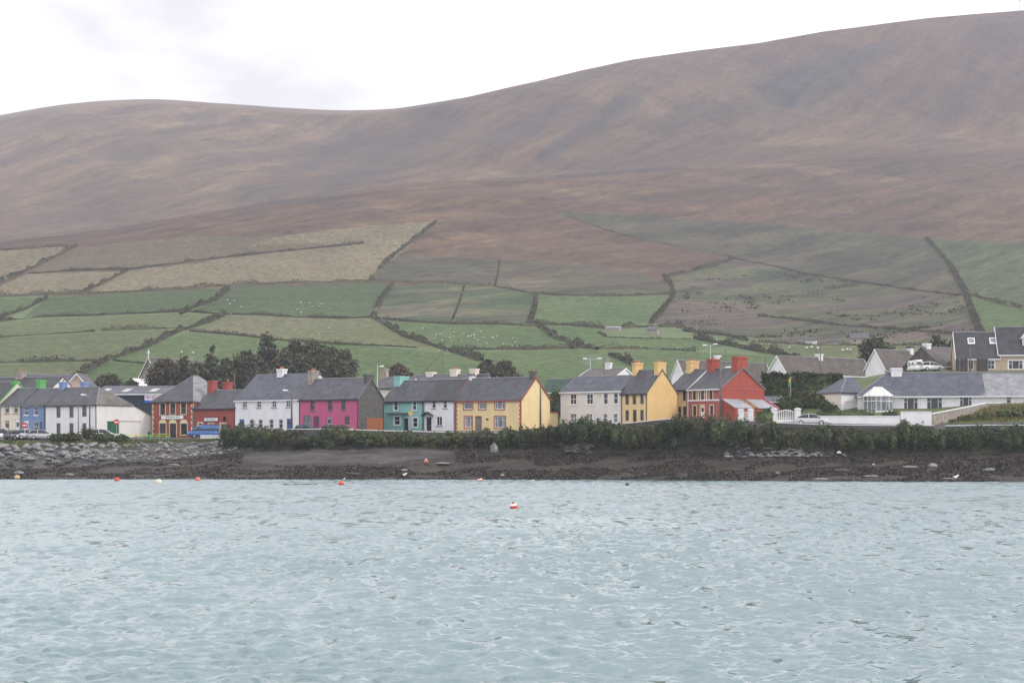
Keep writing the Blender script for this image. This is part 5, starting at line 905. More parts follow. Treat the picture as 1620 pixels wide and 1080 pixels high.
for px, top, hw, cl, ds in BUSH:
    f = shore(px, .0); t = shore(px, .5); wh = [n for x, n in WHERE if px < x][0]; k = seen.get(wh, 0); seen[wh] = k + 1
    Yb = t.y; s_ = Yb / F; zt = zpy(top + 2.0 + RNG.normal(0, 1.6), Yb); zb_ = f.z - .2; rw = hw * s_ * 1.08; root = empty('shore_bush', (t.x, Yb, zb_)); H = zt - zb_
    tag(root, f"{ds} on the shore, {NTH[k]} from left below the {wh}", 'bush', 'bushes along the shore bank')
    lob = [((0, .5, H * .46), (rw * .95, 1.7, H * .46))]
    H *= 1.0
    for j in range(6):
        a = RNG.uniform(-1, 1); q = RNG.uniform(.45, .8); lob.append(((a * rw * .72, RNG.uniform(-1.9, .6), H * q), (rw * RNG.uniform(.30, .48), RNG.uniform(.8, 1.2), H * min(RNG.uniform(.2, .3), 1.03 - q))))
    for j in range(int(RNG.integers(0, 3))): lob.append(((RNG.uniform(-.8, .8) * rw, RNG.uniform(-1.2, -.2), H * RNG.uniform(.2, .34)), (rw * RNG.uniform(.25, .42), .8, H * .2)))
    me = np_mesh_mixed('foliage', lobes_foliage(lob, 31, .21, rough=.36, core=.84)); link('foliage', me, LEAFB2 if RNG.random() < .22 else [LEAF, LEAFO, LEAFO][cl], root)
    st = MB()
    for j in range(4): st.tube((RNG.uniform(-.6, .6) * rw, .3, -.3), (RNG.uniform(-.7, .7) * rw, 0, H * .5), .09, .04, n=5)
    st.build('stem', BARK, root)

# ------------------------------------------------------------------ trees
def tree(name, label, px, ptop, pbase, hw, Y, kind, leafm, group='trees behind the village', n=24, dens=20, size=.33):
    X = (px - CX) / F * Y; z0 = min(zpy(pbase, Y), ground(X, Y)) - .2; H = zpy(ptop, Y) - z0; w_ = hw / F * Y; root = empty(name, (X, Y, z0)); tag(root, label, 'tree', group)
    tr = MB(); zc = zpy(pbase, Y) - z0; lob = []; lean = RNG.uniform(-.06, .06) * H
    tr.tube((0, 0, -.5), (lean * .5, 0, H * .5), .035 * H + .08, .022 * H, n=8); tr.tube((lean * .5, 0, H * .5), (lean, 0, H * .93), .022 * H, .03, n=6)
    limbs = MB()
    for i in range(n):
        q = (i + .5) / n; z = zc * .6 + (H - zc * .6) * (q ** .9) * .96
        if kind == 'spruce': r_ = w_ * (1.03 - q) * RNG.uniform(.75, 1.1)
        elif kind == 'flat': r_ = w_ * RNG.uniform(.55, 1.0) * (.75 + .4 * q if q < .6 else 1.0 - 1.3 * (q - .6))
        else: r_ = w_ * (math.sin(math.pi * min(1, .2 + q * .72))) * RNG.uniform(.7, 1.08)
        nb = 1 if kind == 'spruce' and q > .8 else 4
        for j in range(nb):
            a = RNG.uniform(0, 6.28); c = (lean * q + math.cos(a) * r_ * .62, math.sin(a) * r_ * .5, z + RNG.uniform(-.04, .04) * H); rr = max(.3, r_ * RNG.uniform(.26, .55))
            lob.append((c, (rr, rr * .85, rr * (.55 if kind != 'round' else .7)))); limbs.tube((lean * q * .8, 0, max(.3, z - r_ * .4)), c, .012 * H * (1.1 - q) + .03, .02, n=5)
    if kind == 'spruce': lob.append(((lean, 0, H * .95), (w_ * .1, w_ * .1, H * .06)))
    link('crown', np_mesh_mixed('crown', lobes_foliage(lob, dens, size, rough=.6, core=.42, out=.25, fuzz=(.55, 1.28))), leafm, root); tr.build('trunk', BARK, root, True); limbs.build('limb', BARK, root)
    return root
TR = [
 ('cypress_tree', 'dark brownish cypress right in front of the church gable', 262, 566, 606, 26, 372, 'round', LEAFB), ('cypress_tree', 'low dark cypress between church and spruce', 290, 564, 606, 20, 366, 'round', LEAFB),
 ('spruce_tree', 'pointed dark spruce rising behind the pub roof', 330, 545.5, 608, 32, 374, 'spruce', LEAFD), ('pine_tree', 'dark pine just left of the white house roof', 353, 568, 608, 20, 368, 'round', LEAFD),
 ('pine_tree', 'dark spreading pine behind the white house ridge', 385, 556, 604, 24, 370, 'round', LEAFD), ('tall_pine_tree', 'tallest ragged pine of the grove', 428, 525, 600, 24, 380, 'flat', LEAFD),
 ('pine_tree', 'tall broad pine in the middle of the grove', 462, 536, 600, 26, 384, 'flat', LEAFD), ('pine_tree', 'dense pine above the white chimney', 448, 550, 600, 22, 372, 'round', LEAFD), ('pine_tree', 'wide flat topped pine behind the pink house chimney', 496, 541, 602, 28, 380, 'flat', LEAFD),
 ('pine_tree', 'dark pine right of the middle of the grove', 520, 547, 602, 24, 376, 'flat', LEAFD), ('pine_tree', 'last leaning pine at the right of the grove', 545, 553, 602, 22, 374, 'flat', LEAFD),
 ('pine_tree', 'low pine filling the gap left of the spruce', 308, 571, 608, 22, 370, 'round', LEAFD), ('pine_tree', 'low pine between the spreading pine and the tallest one', 406, 562, 602, 22, 374, 'round', LEAFB), ('pine_tree', 'low pine under the broad middle pine', 474, 558, 602, 24, 370, 'round', LEAFD), ('pine_tree', 'low pine behind the pink house ridge', 508, 562, 603, 24, 369, 'round', LEAFB), ('pine_tree', 'low pine behind the ridge of the restaurant', 370, 572, 606, 20, 371, 'round', LEAFB), ('pine_tree', 'low shrubby pine closing the right end of the grove', 536, 570, 603, 22, 368, 'round', LEAFD),
 ('small_tree', 'dark low tree behind the warehouse roof', 172, 592, 612, 22, 376, 'round', LEAFD), ('small_tree', 'small dark tree nearest the church porch', 206, 601, 614, 14, 372, 'round', LEAFD),
 ('windswept_tree', 'dark windswept tree behind the cream chimneys', 766, 569, 600, 22, 372, 'flat', LEAFD), ('windswept_tree', 'wide windswept tree above the yellow house roof', 795, 572, 602, 24, 370, 'flat', LEAFB),
 ('brown_tree', 'bare brownish thicket tree behind the lamp post', 632, 577, 604, 24, 366, 'round', mat('brown_twigs', (.11, .09, .065), .9, .2, .4, island=.4)), ('pine_tree', 'broad dark pine on the rise between the white bungalows', 1380, 537, 560, 25, 345, 'flat', LEAFD),
 ('pine_tree', 'dark pine behind the small white bungalow', 1482, 530, 556, 14, 342, 'flat', LEAFD), ('pine_tree', 'low dark pine left of the tan house', 1504, 540, 558, 13, 340, 'round', LEAFD)]
for t in TR: tree(*t)
# bare tree in the grove
root = empty('bare_tree', at(425, 600, 366)); root.location.z = ground(root.location.x, 366) - .2; tag(root, 'pale leafless tree in front of the tall pine', 'tree', 'trees behind the village')
bt = MB(); bt.tube((0, 0, 0), (0, 0, 3.2), .16, .1, n=6); bt.build('trunk', TWIG, root); bt = MB(); H = zpy(572, 366) - root.location.z
for i in range(26):
    a = RNG.uniform(0, 6.28); z = RNG.uniform(1.5, H * .75); e_ = (math.cos(a) * RNG.uniform(.6, 2), math.sin(a) * 1.2, min(H, z + RNG.uniform(1, 2.6))); bt.tube((0, 0, z), e_, .05, .015, n=4); bt.tube(e_, (e_[0] * 1.2, e_[1], e_[2] + .8), .02, .01, n=4)
bt.tube((0, 0, 3.2), (0, 0, H), .1, .02, n=5); bt.build('limb', TWIG, root)
# garden planting round the bungalow
def shrub(name, label, px, ptop, pbase, hw, Y, m, n=6, dens=14, size=.3, group='garden shrubs by the bungalow', dy=1.0):
    X = (px - CX) / F * Y; z0 = min(ground(X, Y), zpy(pbase, Y)); H = zpy(ptop, Y) - z0; w_ = hw / F * Y; root = empty(name, (X, Y, z0)); tag(root, label, 'shrub' if 'hedge' not in name else 'hedge', group)
    lob = [((0, 0, H * .45), (w_ * .9, dy, H * .46))] + [((RNG.uniform(-.6, .6) * w_, RNG.uniform(-.6, .3) * dy, H * RNG.uniform(.45, .75)), (w_ * .45, dy * .7, H * .25)) for j in range(n)]
    link('foliage', np_mesh_mixed('foliage', lobes_foliage(lob, dens, size, rough=.35)), m, root); st = MB(); st.tube((0, 0, -.3), (0, 0, H * .5), .08, .05, n=5); st.build('stem', BARK, root)
def box_hedge(name, label, pl, pr, ptop, pbase, Y0, Y1, m, th=1.6, dens=26, size=.42, group='garden hedges'):
    a = at(pl, pbase, Y0); b = at(pr, pbase, Y1); Lh = (b - a).length; root = empty(name, a, math.atan2(b.y - a.y, b.x - a.x)); tag(root, label, 'hedge', group); H = zpy(ptop, Y0) - a.z; z0 = -1.5
    n = int(Lh * (H * 2 + th) * dens); C = np.stack([RNG.uniform(0, Lh, n), RNG.uniform(-th / 2, th / 2, n), RNG.uniform(z0, H, n)], 1); f = RNG.integers(0, 3, n); C[f == 0, 1] = -th / 2 + RNG.normal(0, .12, (f == 0).sum()); C[f == 1, 2] = H + RNG.normal(0, .12, (f == 1).sum())
    C[:, 2] += (.8 if th > 2 else .3) * fbm(C[:, 0] / 2.5, C[:, 1], 3); C[:, 1] -= .6 * fbm(C[:, 0] / 2 + 9, C[:, 2] / 1.5, 3); parts = [quads(C, size * RNG.uniform(.5, 1.4, n), .3)]
    mb = MB(); mb.box(.1, Lh - .1, -th / 2 + .15, th / 2 - .15, z0, H - .15); parts.append((np.array(mb.v), np.array(mb.f))); link('foliage', np_mesh_mixed('foliage', parts), m, root)
box_hedge('tall_hedge', 'tall dark green hedge below the long white bungalow', 1205, 1332, 594.5, 626, 299, 297, LEAF, 2.4)
box_hedge('clipped_hedge', 'low clipped hedge in front of the garage', 1292, 1384, 651, 660, 264.5, 264.2, LEAF, 1.0, 30, .22)
box_hedge('clipped_hedge', 'short clipped hedge in front of the conservatory', 1394, 1420, 651, 660, 264.2, 264, LEAF, 1.0, 30, .22)
box_hedge('clipped_hedge', 'low hedge behind the white gate by the red lean-to', 1194, 1224, 651, 662, 266, 265.5, LEAF, 1.2, 26, .25)
shrub('garden_shrub', 'dark shrub beside the red lean-to', 1216, 643, 662, 14, 275, LEAF); shrub('garden_shrub', 'bushy dark shrub under the cabbage palm', 1248, 624, 655, 22, 280, LEAF); shrub('garden_shrub', 'yellowish shrub right of the cabbage palm', 1272, 618, 654, 18, 284, LEAFO)
shrub('garden_shrub', 'olive rounded shrub in front of the cream garage wall', 1302, 624, 655, 20, 282, LEAFO); shrub('garden_shrub', 'dark low shrub left of the garage', 1312, 634, 656, 14, 276, LEAF); shrub('garden_shrub', 'green shrub against the tall hedge', 1298, 608, 640, 20, 291, LEAF); shrub('garden_shrub', 'leafy bush behind the green shed', 880, 614, 640, 12, 312, LEAFO); shrub('garden_shrub', 'green bush between yellow annexe and ivory house', 878, 628, 655, 9, 300, LEAF)
# cabbage palm
root = empty('cabbage_palm', at(1247, 655, 287)); tag(root, 'spiky cabbage palm with a round head in the garden', 'palm tree'); pz = zpy(611, 287) - root.location.z
p_ = MB(); p_.tube((0, 0, -1), (.1, 0, pz), .16, .12, n=7); p_.build('trunk', BARK, root)
lv = MB()
for i in range(110):
    d = Vector(RNG.normal(size=3)); d.z = abs(d.z) * .7 + RNG.uniform(-.35, .3); d.normalize(); s_ = d.cross(Vector((0, 0, 1))).normalized() * .06; c0 = Vector((.1, 0, pz)); e_ = c0 + d * RNG.uniform(.9, 1.35); mid = c0 + d * .7 + Vector((0, 0, .08)); e_.z -= .12
    lv.add([c0 - s_ * .6, c0 + s_ * .6, mid + s_, e_, mid - s_], [(0, 1, 2, 3, 4)])
lv.build('fronds', LEAFO, root)
# flag on its pole
root = empty('flag_pole', at(1251, 650, 284)); tag(root, 'green and gold flag hanging above the cabbage palm', 'flag'); fz = zpy(597, 284) - root.location.z
p_ = MB(); p_.tube((0, 0, -.5), (0, 0, fz + .2), .04, n=6); p_.build('pole', STEEL, root)
def cloth(z1, z0, x1, nm, c):
    V = []; n = 6
    for i in range(n + 1):
        for j in range(5): u = j / 4; v = i / n; V.append((-.05 - x1 * u * (1 - .25 * v) , .16 * math.sin(u * 7 + v * 2), z1 + (z0 - z1) * v - .5 * u))
    q = np.array([[i * 5 + j, i * 5 + j + 1, (i + 1) * 5 + j + 1, (i + 1) * 5 + j] for i in range(n) for j in range(4)]); me = np_mesh(nm, np.array(V), q, True); o = link(nm, me, mat('flag_' + nm, c, .8, .08), root); md = o.modifiers.new('t', 'SOLIDIFY'); md.thickness = .01
cloth(fz + .1, fz - .5, .28, 'gold_half', (0.75, 0.55, 0.04)); cloth(fz - .5, fz - 1.2, .34, 'green_half', (0.03, 0.42, 0.12))
# grass on the left bank and on the right hand slope
def grass(name, label, pts, h, m):
    C = np.array(pts); n = len(C); d = RNG.normal(0, .35, (n, 3)); d[:, 2] = 1; hh = h * RNG.uniform(.5, 1.4, n)[:, None]; s = RNG.normal(size=(n, 3)); s[:, 2] = 0; s /= np.linalg.norm(s, axis=1, keepdims=True); s *= .045
    V = np.stack([C - s, C + s, C + s * .2 + d * hh, C - s * .2 + d * hh], 1).reshape(-1, 3); o = link(name, np_mesh(name, V, np.arange(4 * n).reshape(-1, 4)), m); tag(o, label, kind='stuff')
GR = mat('bank_grass_blade', (0.085, 0.12, 0.035), .85, .2, .3, c2=(.15, .16, .06), island=.4); GRY = mat('flowering_bank_grass', (0.13, 0.14, 0.05), .85, .2, .5, c2=(.24, .21, .06), island=.45)
pts = []
for i in range(15000):
    px = RNG.uniform(-80, 352); t = RNG.uniform(.72, 1.12) if px < 215 else RNG.uniform(.93, 1.12); p = shore(px, t); pts.append(p[:])
grass('bank_grass', 'rough grass along the top of the stone bank', pts, .26, GR)
# grassy slope at the right: a mound of its own in front of the bungalow
def slope_mound():
    n, m = 60, 16; V = []
    for i in range(n):
        px = 1478 + (1760 - 1478) * i / (n - 1); top = np.interp(px, [1478, 1500, 1530, 1560, 1600, 1760], [668, 661, 652, 645, 640, 634])
        for j in range(m):
            t = j / (m - 1); Y = 262.6 + 5.5 * t; z = zpy(676, 262.6) * (1 - t) + zpy(top, 268) * t + .25 * float(fbm(np.array(px / 12.0), np.array(t * 4), 3)); V.append(((px - CX) / F * Y, Y, z))
    q = np.array([[i * m + j, (i + 1) * m + j, (i + 1) * m + j + 1, i * m + j + 1] for i in range(n - 1) for j in range(m - 1)]); V = np.array(V)
    o = link('grassy_slope', np_mesh('grassy_slope', V, q, True), mat('slope_earth', (0.10, 0.095, 0.045), .95, .2, .7, c2=(.14, .10, .07))); tag(o, 'grassy bank in front of the right end of the bungalow', kind='structure')
    idx = RNG.integers(0, len(V), 9000); grass('slope_grass', 'yellow flowered grass on the bank in front of the bungalow', V[idx] + RNG.normal(0, .25, (9000, 3)) * np.array([1.2, .6, .05]), .38, GRY)
slope_mound()
for i, (px, pt, hw, m, lb) in enumerate([(1500, 661, 14, LEAF, 'dark shrub at the foot of the grey stone wall'), (1527, 655, 13, LEAFO, 'olive shrub on the grassy bank below the stone wall'), (1558, 652, 14, LEAFO, 'yellow green shrub in the middle of the grassy bank'), (1588, 648, 13, LEAF, 'green shrub high on the grassy bank'), (1612, 644, 14, LEAFO, 'shrub on the grassy bank at the right edge')]):
    shrub('bank_shrub', lb, px, pt, pt + 14, hw, 265, m, 4, 14, .25, 'shrubs on the grassy bank', .7)
for px, pt, pb, hw, lb in ((90, 686, 697, 12, 'low hedge shrub beside the parked silver car'), (115, 684, 697, 16, 'low shrub in front of the white corner house door'), (165, 684, 698, 20, 'dark shrub under the green side door'), (193, 686, 700, 14, 'dark shrub left of the yellow picnic tables')):
    shrub('bank_shrub', lb, px, pt, pb, hw, 285, LEAFO if px == 115 else LEAF, 5, 16, .28, 'shrubs on the stone bank')
root = empty('spiky_shrub', at(138, 698, 287)); tag(root, 'feathery young palm in front of the white corner house', 'shrub'); lv = MB()
for i in range(90):
    d = Vector(RNG.normal(size=3)); d.z = abs(d.z) * 1.1 + .35; d.normalize(); s_ = d.cross(Vector((0, 0, 1))).normalized() * .07; c0 = Vector((0, 0, RNG.uniform(.2, 1.2))); e_ = c0 + d * RNG.uniform(.9, 2.0); mid = c0 + d * .8 + Vector((0, 0, .1)); e_.z -= .25; lv.add([c0 - s_ * .6, c0 + s_ * .6, mid + s_, e_, mid - s_], [(0, 1, 2, 3, 4)])
lv.build('fronds', LEAFO, root); st = MB(); st.tube((0, 0, -.5), (0, 0, 1.0), .14, .1, n=6); st.build('trunk', BARK, root)
# seaweed lying on the foreshore
n = 125000; px = RNG.uniform(-250, 1900, n); t = RNG.uniform(0.0, 1, n); Yq = np.interp(px, PXS, Yw) * (1 - t) + np.interp(px, PXS, Yf) * t; Xq = (px - CX) / F * Yq; dens = fbm(Xq / 7, Yq / 2.5, 4)
pyq = HY + CH / Yq * F * 0 ; keep = (dens > -.16) & ~((px > 385) & (px < 720) & (t > .45)); Xq, Yq = Xq[keep], Yq[keep]
ci = np.interp(CX + Xq / Yq * F, PXS, np.arange(len(PXS))); c0 = np.clip(ci.astype(int), 0, len(PXS) - 2); Zq = np.empty_like(Xq)
for c in np.unique(c0): s_ = c0 == c; Zq[s_] = np.interp(Yq[s_], TY[:, c], TZ[:, c])
C = np.stack([Xq, Yq, Zq + .05], 1); V, Fq = quads(C, RNG.uniform(.08, .28, len(C)), 1.6); tag(link('seaweed', np_mesh('seaweed', V, Fq), SEAW), 'brown seaweed strewn over the foreshore', kind='stuff')

# ------------------------------------------------------------------ stones
ROCK = mat('grey_shore_rock', (0.09, 0.088, 0.092), .85, .3, 1.2, c2=(.30, .29, .285), fine=(5, .2), bump=.4, bscale=5); ROCKD = mat('dark_wet_rock_gap_shade', (0.035, 0.032, 0.032), .6, .3, 1.2, c2=(.075, .07, .065), fine=(5, .2)); ROCKP = mat('pale_shore_rock', (0.17, 0.16, 0.145), .85, .2, 1.2, c2=(.28, .26, .23), fine=(5, .15))
RM = {}
for mi, m in enumerate((ROCK, ROCKD, ROCKP)):
    for k in range(6):
        d = IV1.copy(); rg = np.random.default_rng(60 + k); pl = rg.normal(size=(9, 3)); pl /= np.linalg.norm(pl, axis=1, keepdims=True); pd = rg.uniform(.55, .9, 9)
        for nn, pp in zip(pl, pd): ex = np.maximum(0, d @ nn - pp); d -= ex[:, None] * nn           # chop flat facets
        RM[mi, k] = np_mesh('stone', d * (1 + .05 * rg.normal(size=(len(d), 1))), IF1); RM[mi, k].materials.append(m)
def stones(parent, spots):
    for (p, sx, sy, sz, mi) in spots:
        o = bpy.data.objects.new('stone', RM[mi, int(RNG.integers(0, 6))]); COL.objects.link(o); o.parent = parent; o.location = p; o.scale = (sx, sy, sz); o.rotation_euler = (RNG.normal(0, .25), RNG.normal(0, .3), RNG.uniform(0, 6.28) if sx < 1.3 * sy else RNG.normal(0, .35))
def bank_root(name, label, lo, hi, t0, t1):   # earth core that carries the stones, coloured dark as shade in their gaps
    n, m = 60, 10; V = []
    for i in range(n):
        px = lo + (hi - lo) * i / (n - 1)
        for j in range(m): t = t0 + (t1 - t0) * j / (m - 1); p = shore(px, t); V.append((p.x, p.y - .05, p.z + .06))
    q = np.array([[i * m + j, (i + 1) * m + j, (i + 1) * m + j + 1, i * m + j + 1] for i in range(n - 1) for j in range(m - 1)]); o = link(name, np_mesh(name, np.array(V), q, True), ROCKD); tag(o, label, kind='structure'); return o
rb = bank_root('stone_bank', 'bank of dumped grey boulders below the left terrace', -70, 400, 0.02, .93); sp = []
for i in range(290):
    px = RNG.uniform(-45, 398); big = px < 190; t = RNG.uniform(.03, .9); p = shore(px, t); s_ = RNG.uniform(.35, .85) if big else RNG.uniform(.2, .5)
    if big and t < .25: s_ *= .7
    sp.append(((p.x, p.y - .15, p.z + s_ * .22), s_ * RNG.uniform(1.0, 1.7), s_, s_ * RNG.uniform(.42, .75), (1 if t < .22 and px < 200 else (2 if (px > 215 and RNG.random() < .45) else 0))))
stones(rb, sp)
def rubble(name, label, n, pxr, tr, smin, smax, wts):
    parts = []
    for i in range(n):
        px = RNG.uniform(*pxr); p = shore(px, RNG.uniform(*tr)); s_ = RNG.uniform(smin, smax); V = IV1 * (1 + .22 * RNG.normal(size=(len(IV1), 1))) * s_ * np.array([RNG.uniform(.9, 1.6), 1, .6]); parts.append((V + np.array(p[:]), IF1))
    o = link(name, np_mesh_mixed(name, parts), wts); tag(o, label, kind='stuff')
rubble('shingle', 'small loose stones filling the boulder bank', 900, (-60, 400), (-.05, .95), .12, .32, ROCKD)  # dark fill colour paints shade into the gaps between boulders
rb2 = bank_root('rubble_heap', 'heap of fallen rock at a gap in the shore bushes', 1165, 1320, -.25, .5); sp = []
for i in range(230):
    px = RNG.normal(1228, 42); t = RNG.uniform(-.28, .5) if px < 1270 else RNG.uniform(-.28, .12); p = shore(min(max(px, 1150), 1335), t); s_ = RNG.uniform(.13, .42); sp.append(((p.x, p.y - .2, p.z + .12), s_ * 1.5, s_, s_ * .55, int(RNG.choice([0, 0, 1, 2]))))
stones(rb2, sp)
rb3 = bank_root('rock_outcrop', 'dark rock ledge below the ivory house bushes', 895, 935, -.2, .4); sp = []
for i in range(30): px = RNG.uniform(893, 935); p = shore(px, RNG.uniform(-.25, .3)); s_ = RNG.uniform(.2, .5); sp.append(((p.x, p.y - .3, p.z + .2), s_ * 1.6, s_, s_ * .6, 1))
stones(rb3, sp)
def beach_rock(px, t, sx, sy, sz, mi, label):
    Y = float(np.interp(px, PXS, Yw)) * (1 - t) + float(np.interp(px, PXS, Yf)) * t; X = (px - CX) / F * Y; o = bpy.data.objects.new('beach_rock', RM[mi, int(RNG.integers(0, 6))]); COL.objects.link(o); o.location = (X, Y, ground(X, Y) + sz * .2); o.scale = (sx, sy, sz); o.rotation_euler = (0, 0, RNG.normal(0, .2)); tag(o, label, 'rock', 'rocks on the foreshore')
for a in [(782, .97, .75, .7, 1.2, 0, 'pale upright boulder in a gap of the bushes'), (1476, .55, .9, .7, .5, 2, 'pale rounded rock in the seaweed at right'), (1440, .5, 1.6, .6, .25, 0, 'flat grey rock left of the pale rounded rock'), (1565, .35, 1.0, .6, .35, 0, 'grey rock in the seaweed near the right edge'), (795, .15, .5, .4, .35, 0, 'small grey rock at the waterline below the yellow house'), (1330, .4, 1.4, .7, .3, 1, 'dark flat rock below the rubble heap'), (1230, .3, .5, .4, .25, 0, 'small stone below the rubble heap'), (1380, .2, 2.2, .6, .2, 0, 'long low ledge at the waterline right of centre'), (1300, .12, 1.8, .5, .18, 0, 'thin pale ledge at the waterline below the silver car'), (700, .5, 1.3, .6, .2, 2, 'flat pale stone in dark weed below the small white house'), (640, .25, .7, .4, .25, 0, 'small rock on the foreshore below the teal house'), (110, .35, .8, .5, .35, 0, 'stone lying below the boulder bank at left'), (30, .5, .9, .6, .4, 0, 'weedy stone below the boulder bank near the left edge'), (275, .75, 1.2, .5, .25, 2, 'flat pale stone below the pub'), (1500, .1, 1.0, .5, .2, 0, 'low rock at the waterline at right'), (560, .15, 1.2, .5, .22, 1, 'dark low rock near the waterline below the pink house')]: beach_rock(*a)

# ------------------------------------------------------------------ sea walls, garden walls, gate
def poly_wall(name, label, pts, H, th, body, coping, ground_drop=1.2, cop=.12):
    """pts: photo px, py of the wall top, Y"""
    root = empty(name, at(pts[0][0], pts[0][1], pts[0][2])); o0 = root.location.copy(); tag(root, label, 'wall'); b = MB(); c = MB(); P = [at(*p) - o0 for p in pts]
    for a, d in zip(P, P[1:]):
        n = Vector((-(d - a).y, (d - a).x, 0)).normalized() * th; dn = Vector((0, 0, -H - ground_drop)); ct = Vector((0, 0, -cop)); k = n * .22; 
        b.add([a + ct, d + ct, d + ct + dn, a + ct + dn, a + n + ct, d + n + ct, d + n + ct + dn, a + n + ct + dn], [(0, 3, 2, 1), (4, 5, 6, 7), (0, 1, 5, 4), (0, 4, 7, 3), (1, 2, 6, 5)])
        e = Vector((0, 0, .004)); c.add([a - k, d - k, d - k + ct + e, a - k + ct + e, a + n + k, d + n + k, d + n + k + ct + e, a + n + k + ct + e], [(0, 3, 2, 1), (4, 5, 6, 7), (0, 1, 5, 4), (3, 7, 6, 2), (0, 4, 7, 3), (1, 2, 6, 5)])
    b.build('wall_body', body, root); c.build('coping', coping, root); return root
poly_wall('sea_wall', 'stone sea wall with white coping in front of teal and yellow houses', [(455, 678, 274), (520, 677.5, 272), (600, 680, 273.5), (700, 682.5, 273.5), (780, 683.5, 271), (868, 682, 269)], 1.0, .4, STONE, WHITE)
poly_wall('sea_wall', 'short stone wall with white coping below the ochre house', [(985, 669, 267.8), (1015, 666, 267.3), (1060, 661.5, 266)], 1.0, .4, STONE, WHITE)
poly_wall('sea_wall', 'white coped sea wall running under the silver car', [(1226, 667.5, 261), (1300, 670.5, 259.5), (1400, 672, 258.8), (1478, 672, 258.2)], 1.0, .4, STONE, WHITE)
poly_wall('sea_wall', 'white coped sea wall above the hanging bushes at right', [(1496, 672.5, 258), (1560, 671.5, 257.8), (1700, 671, 257.6)], 1.0, .4, STONE, WHITE)
poly_wall('sea_wall', 'low white wall beside the blue van at the pub corner', [(317, 687.5, 287), (350, 687.5, 286)], .9, .4, WHITE, WHITE)
poly_wall('pub_kerb_wall', 'dark low wall in front of the pub picnic tables', [(225, 696, 285.5), (292, 695, 285.2)], .5, .4, STONE, STONE)
GW = WHITE
poly_wall('garden_wall', 'white rendered garden wall in front of the bungalow', [(1266, 657.5, 264), (1330, 657.5, 263.4), (1424, 657.5, 263)], 1.2, .25, GW, WHITE)
poly_wall('garden_wall', 'higher white garden wall step ending at the grey stone wall', [(1425, 650.5, 262.9), (1474, 650.5, 262.6)], 1.8, .25, GW, WHITE)
poly_wall('garden_wall', 'low white garden wall left of the white gate', [(1193, 659, 267), (1220, 659.5, 266)], 1.0, .25, GW, WHITE)
poly_wall('stone_wall', 'grey stone wall with white top climbing past the bungalow', [(1475.5, 653.5, 262.8), (1520, 645, 265.5), (1560, 636.8, 268.2), (1604, 637, 268.8)], 1.6, .3, STONEL, WHITE)
def gate(label, posts, pl, pr, py, Y, curved=True):
    root = empty('garden_gate', at(pl, py, Y)); o0 = root.location.copy(); tag(root, label, 'gate', 'white gate with balusters'); 
    for p in posts:
        q = at(p, py, Y) - o0; z = -1.5; t_ = 1.05; mb = MB(); mb.box(q.x - .38, q.x + .38, -.3, .3, z - .5, t_ - .18); pi = mb.build('pillar', WHITE, root); mb = MB(); mb.box(q.x - .46, q.x + .46, -.38, .38, t_ - .18, t_); mb.box(q.x - .3, q.x + .3, -.22, .22, t_, t_ + .1); mb.build('pillar_cap', WHITE, pi)
    a = at(pl, py, Y) - o0; b = at(pr, py, Y) - o0; n = max(4, int((b - a).length / .24)); hz = lambda t: .55 + (.3 * math.sin(t * math.pi) if curved else .1)
    for i in range(n):
        t = (i + .5) / n; x = a.x + (b.x - a.x) * t; mb = MB(); mb.lathe([(.05, -.55), (.07, -.3), (.045, .1), (.06, hz(t) - .05)], 6, (x, 0, 0)); mb.build('baluster', TRIMW, root)
    mb = MB()
    for i in range(12): t0, t1 = i / 12, (i + 1) / 12; mb.tube((a.x + (b.x - a.x) * t0, 0, hz(t0)), (a.x + (b.x - a.x) * t1, 0, hz(t1)), .06, n=5)
    mb.box(a.x, b.x, -.1, .1, -1.8, -.5); mb.build('rail', TRIMW, root)
gate('white balustrade gate with curved top left of the silver car', (1224.5, 1262), 1229, 1258, 658, 265.5)
gate('small white pillared gate beside the red lean-to', (1172, 1187.5), 1176, 1184, 659, 268.5, False)
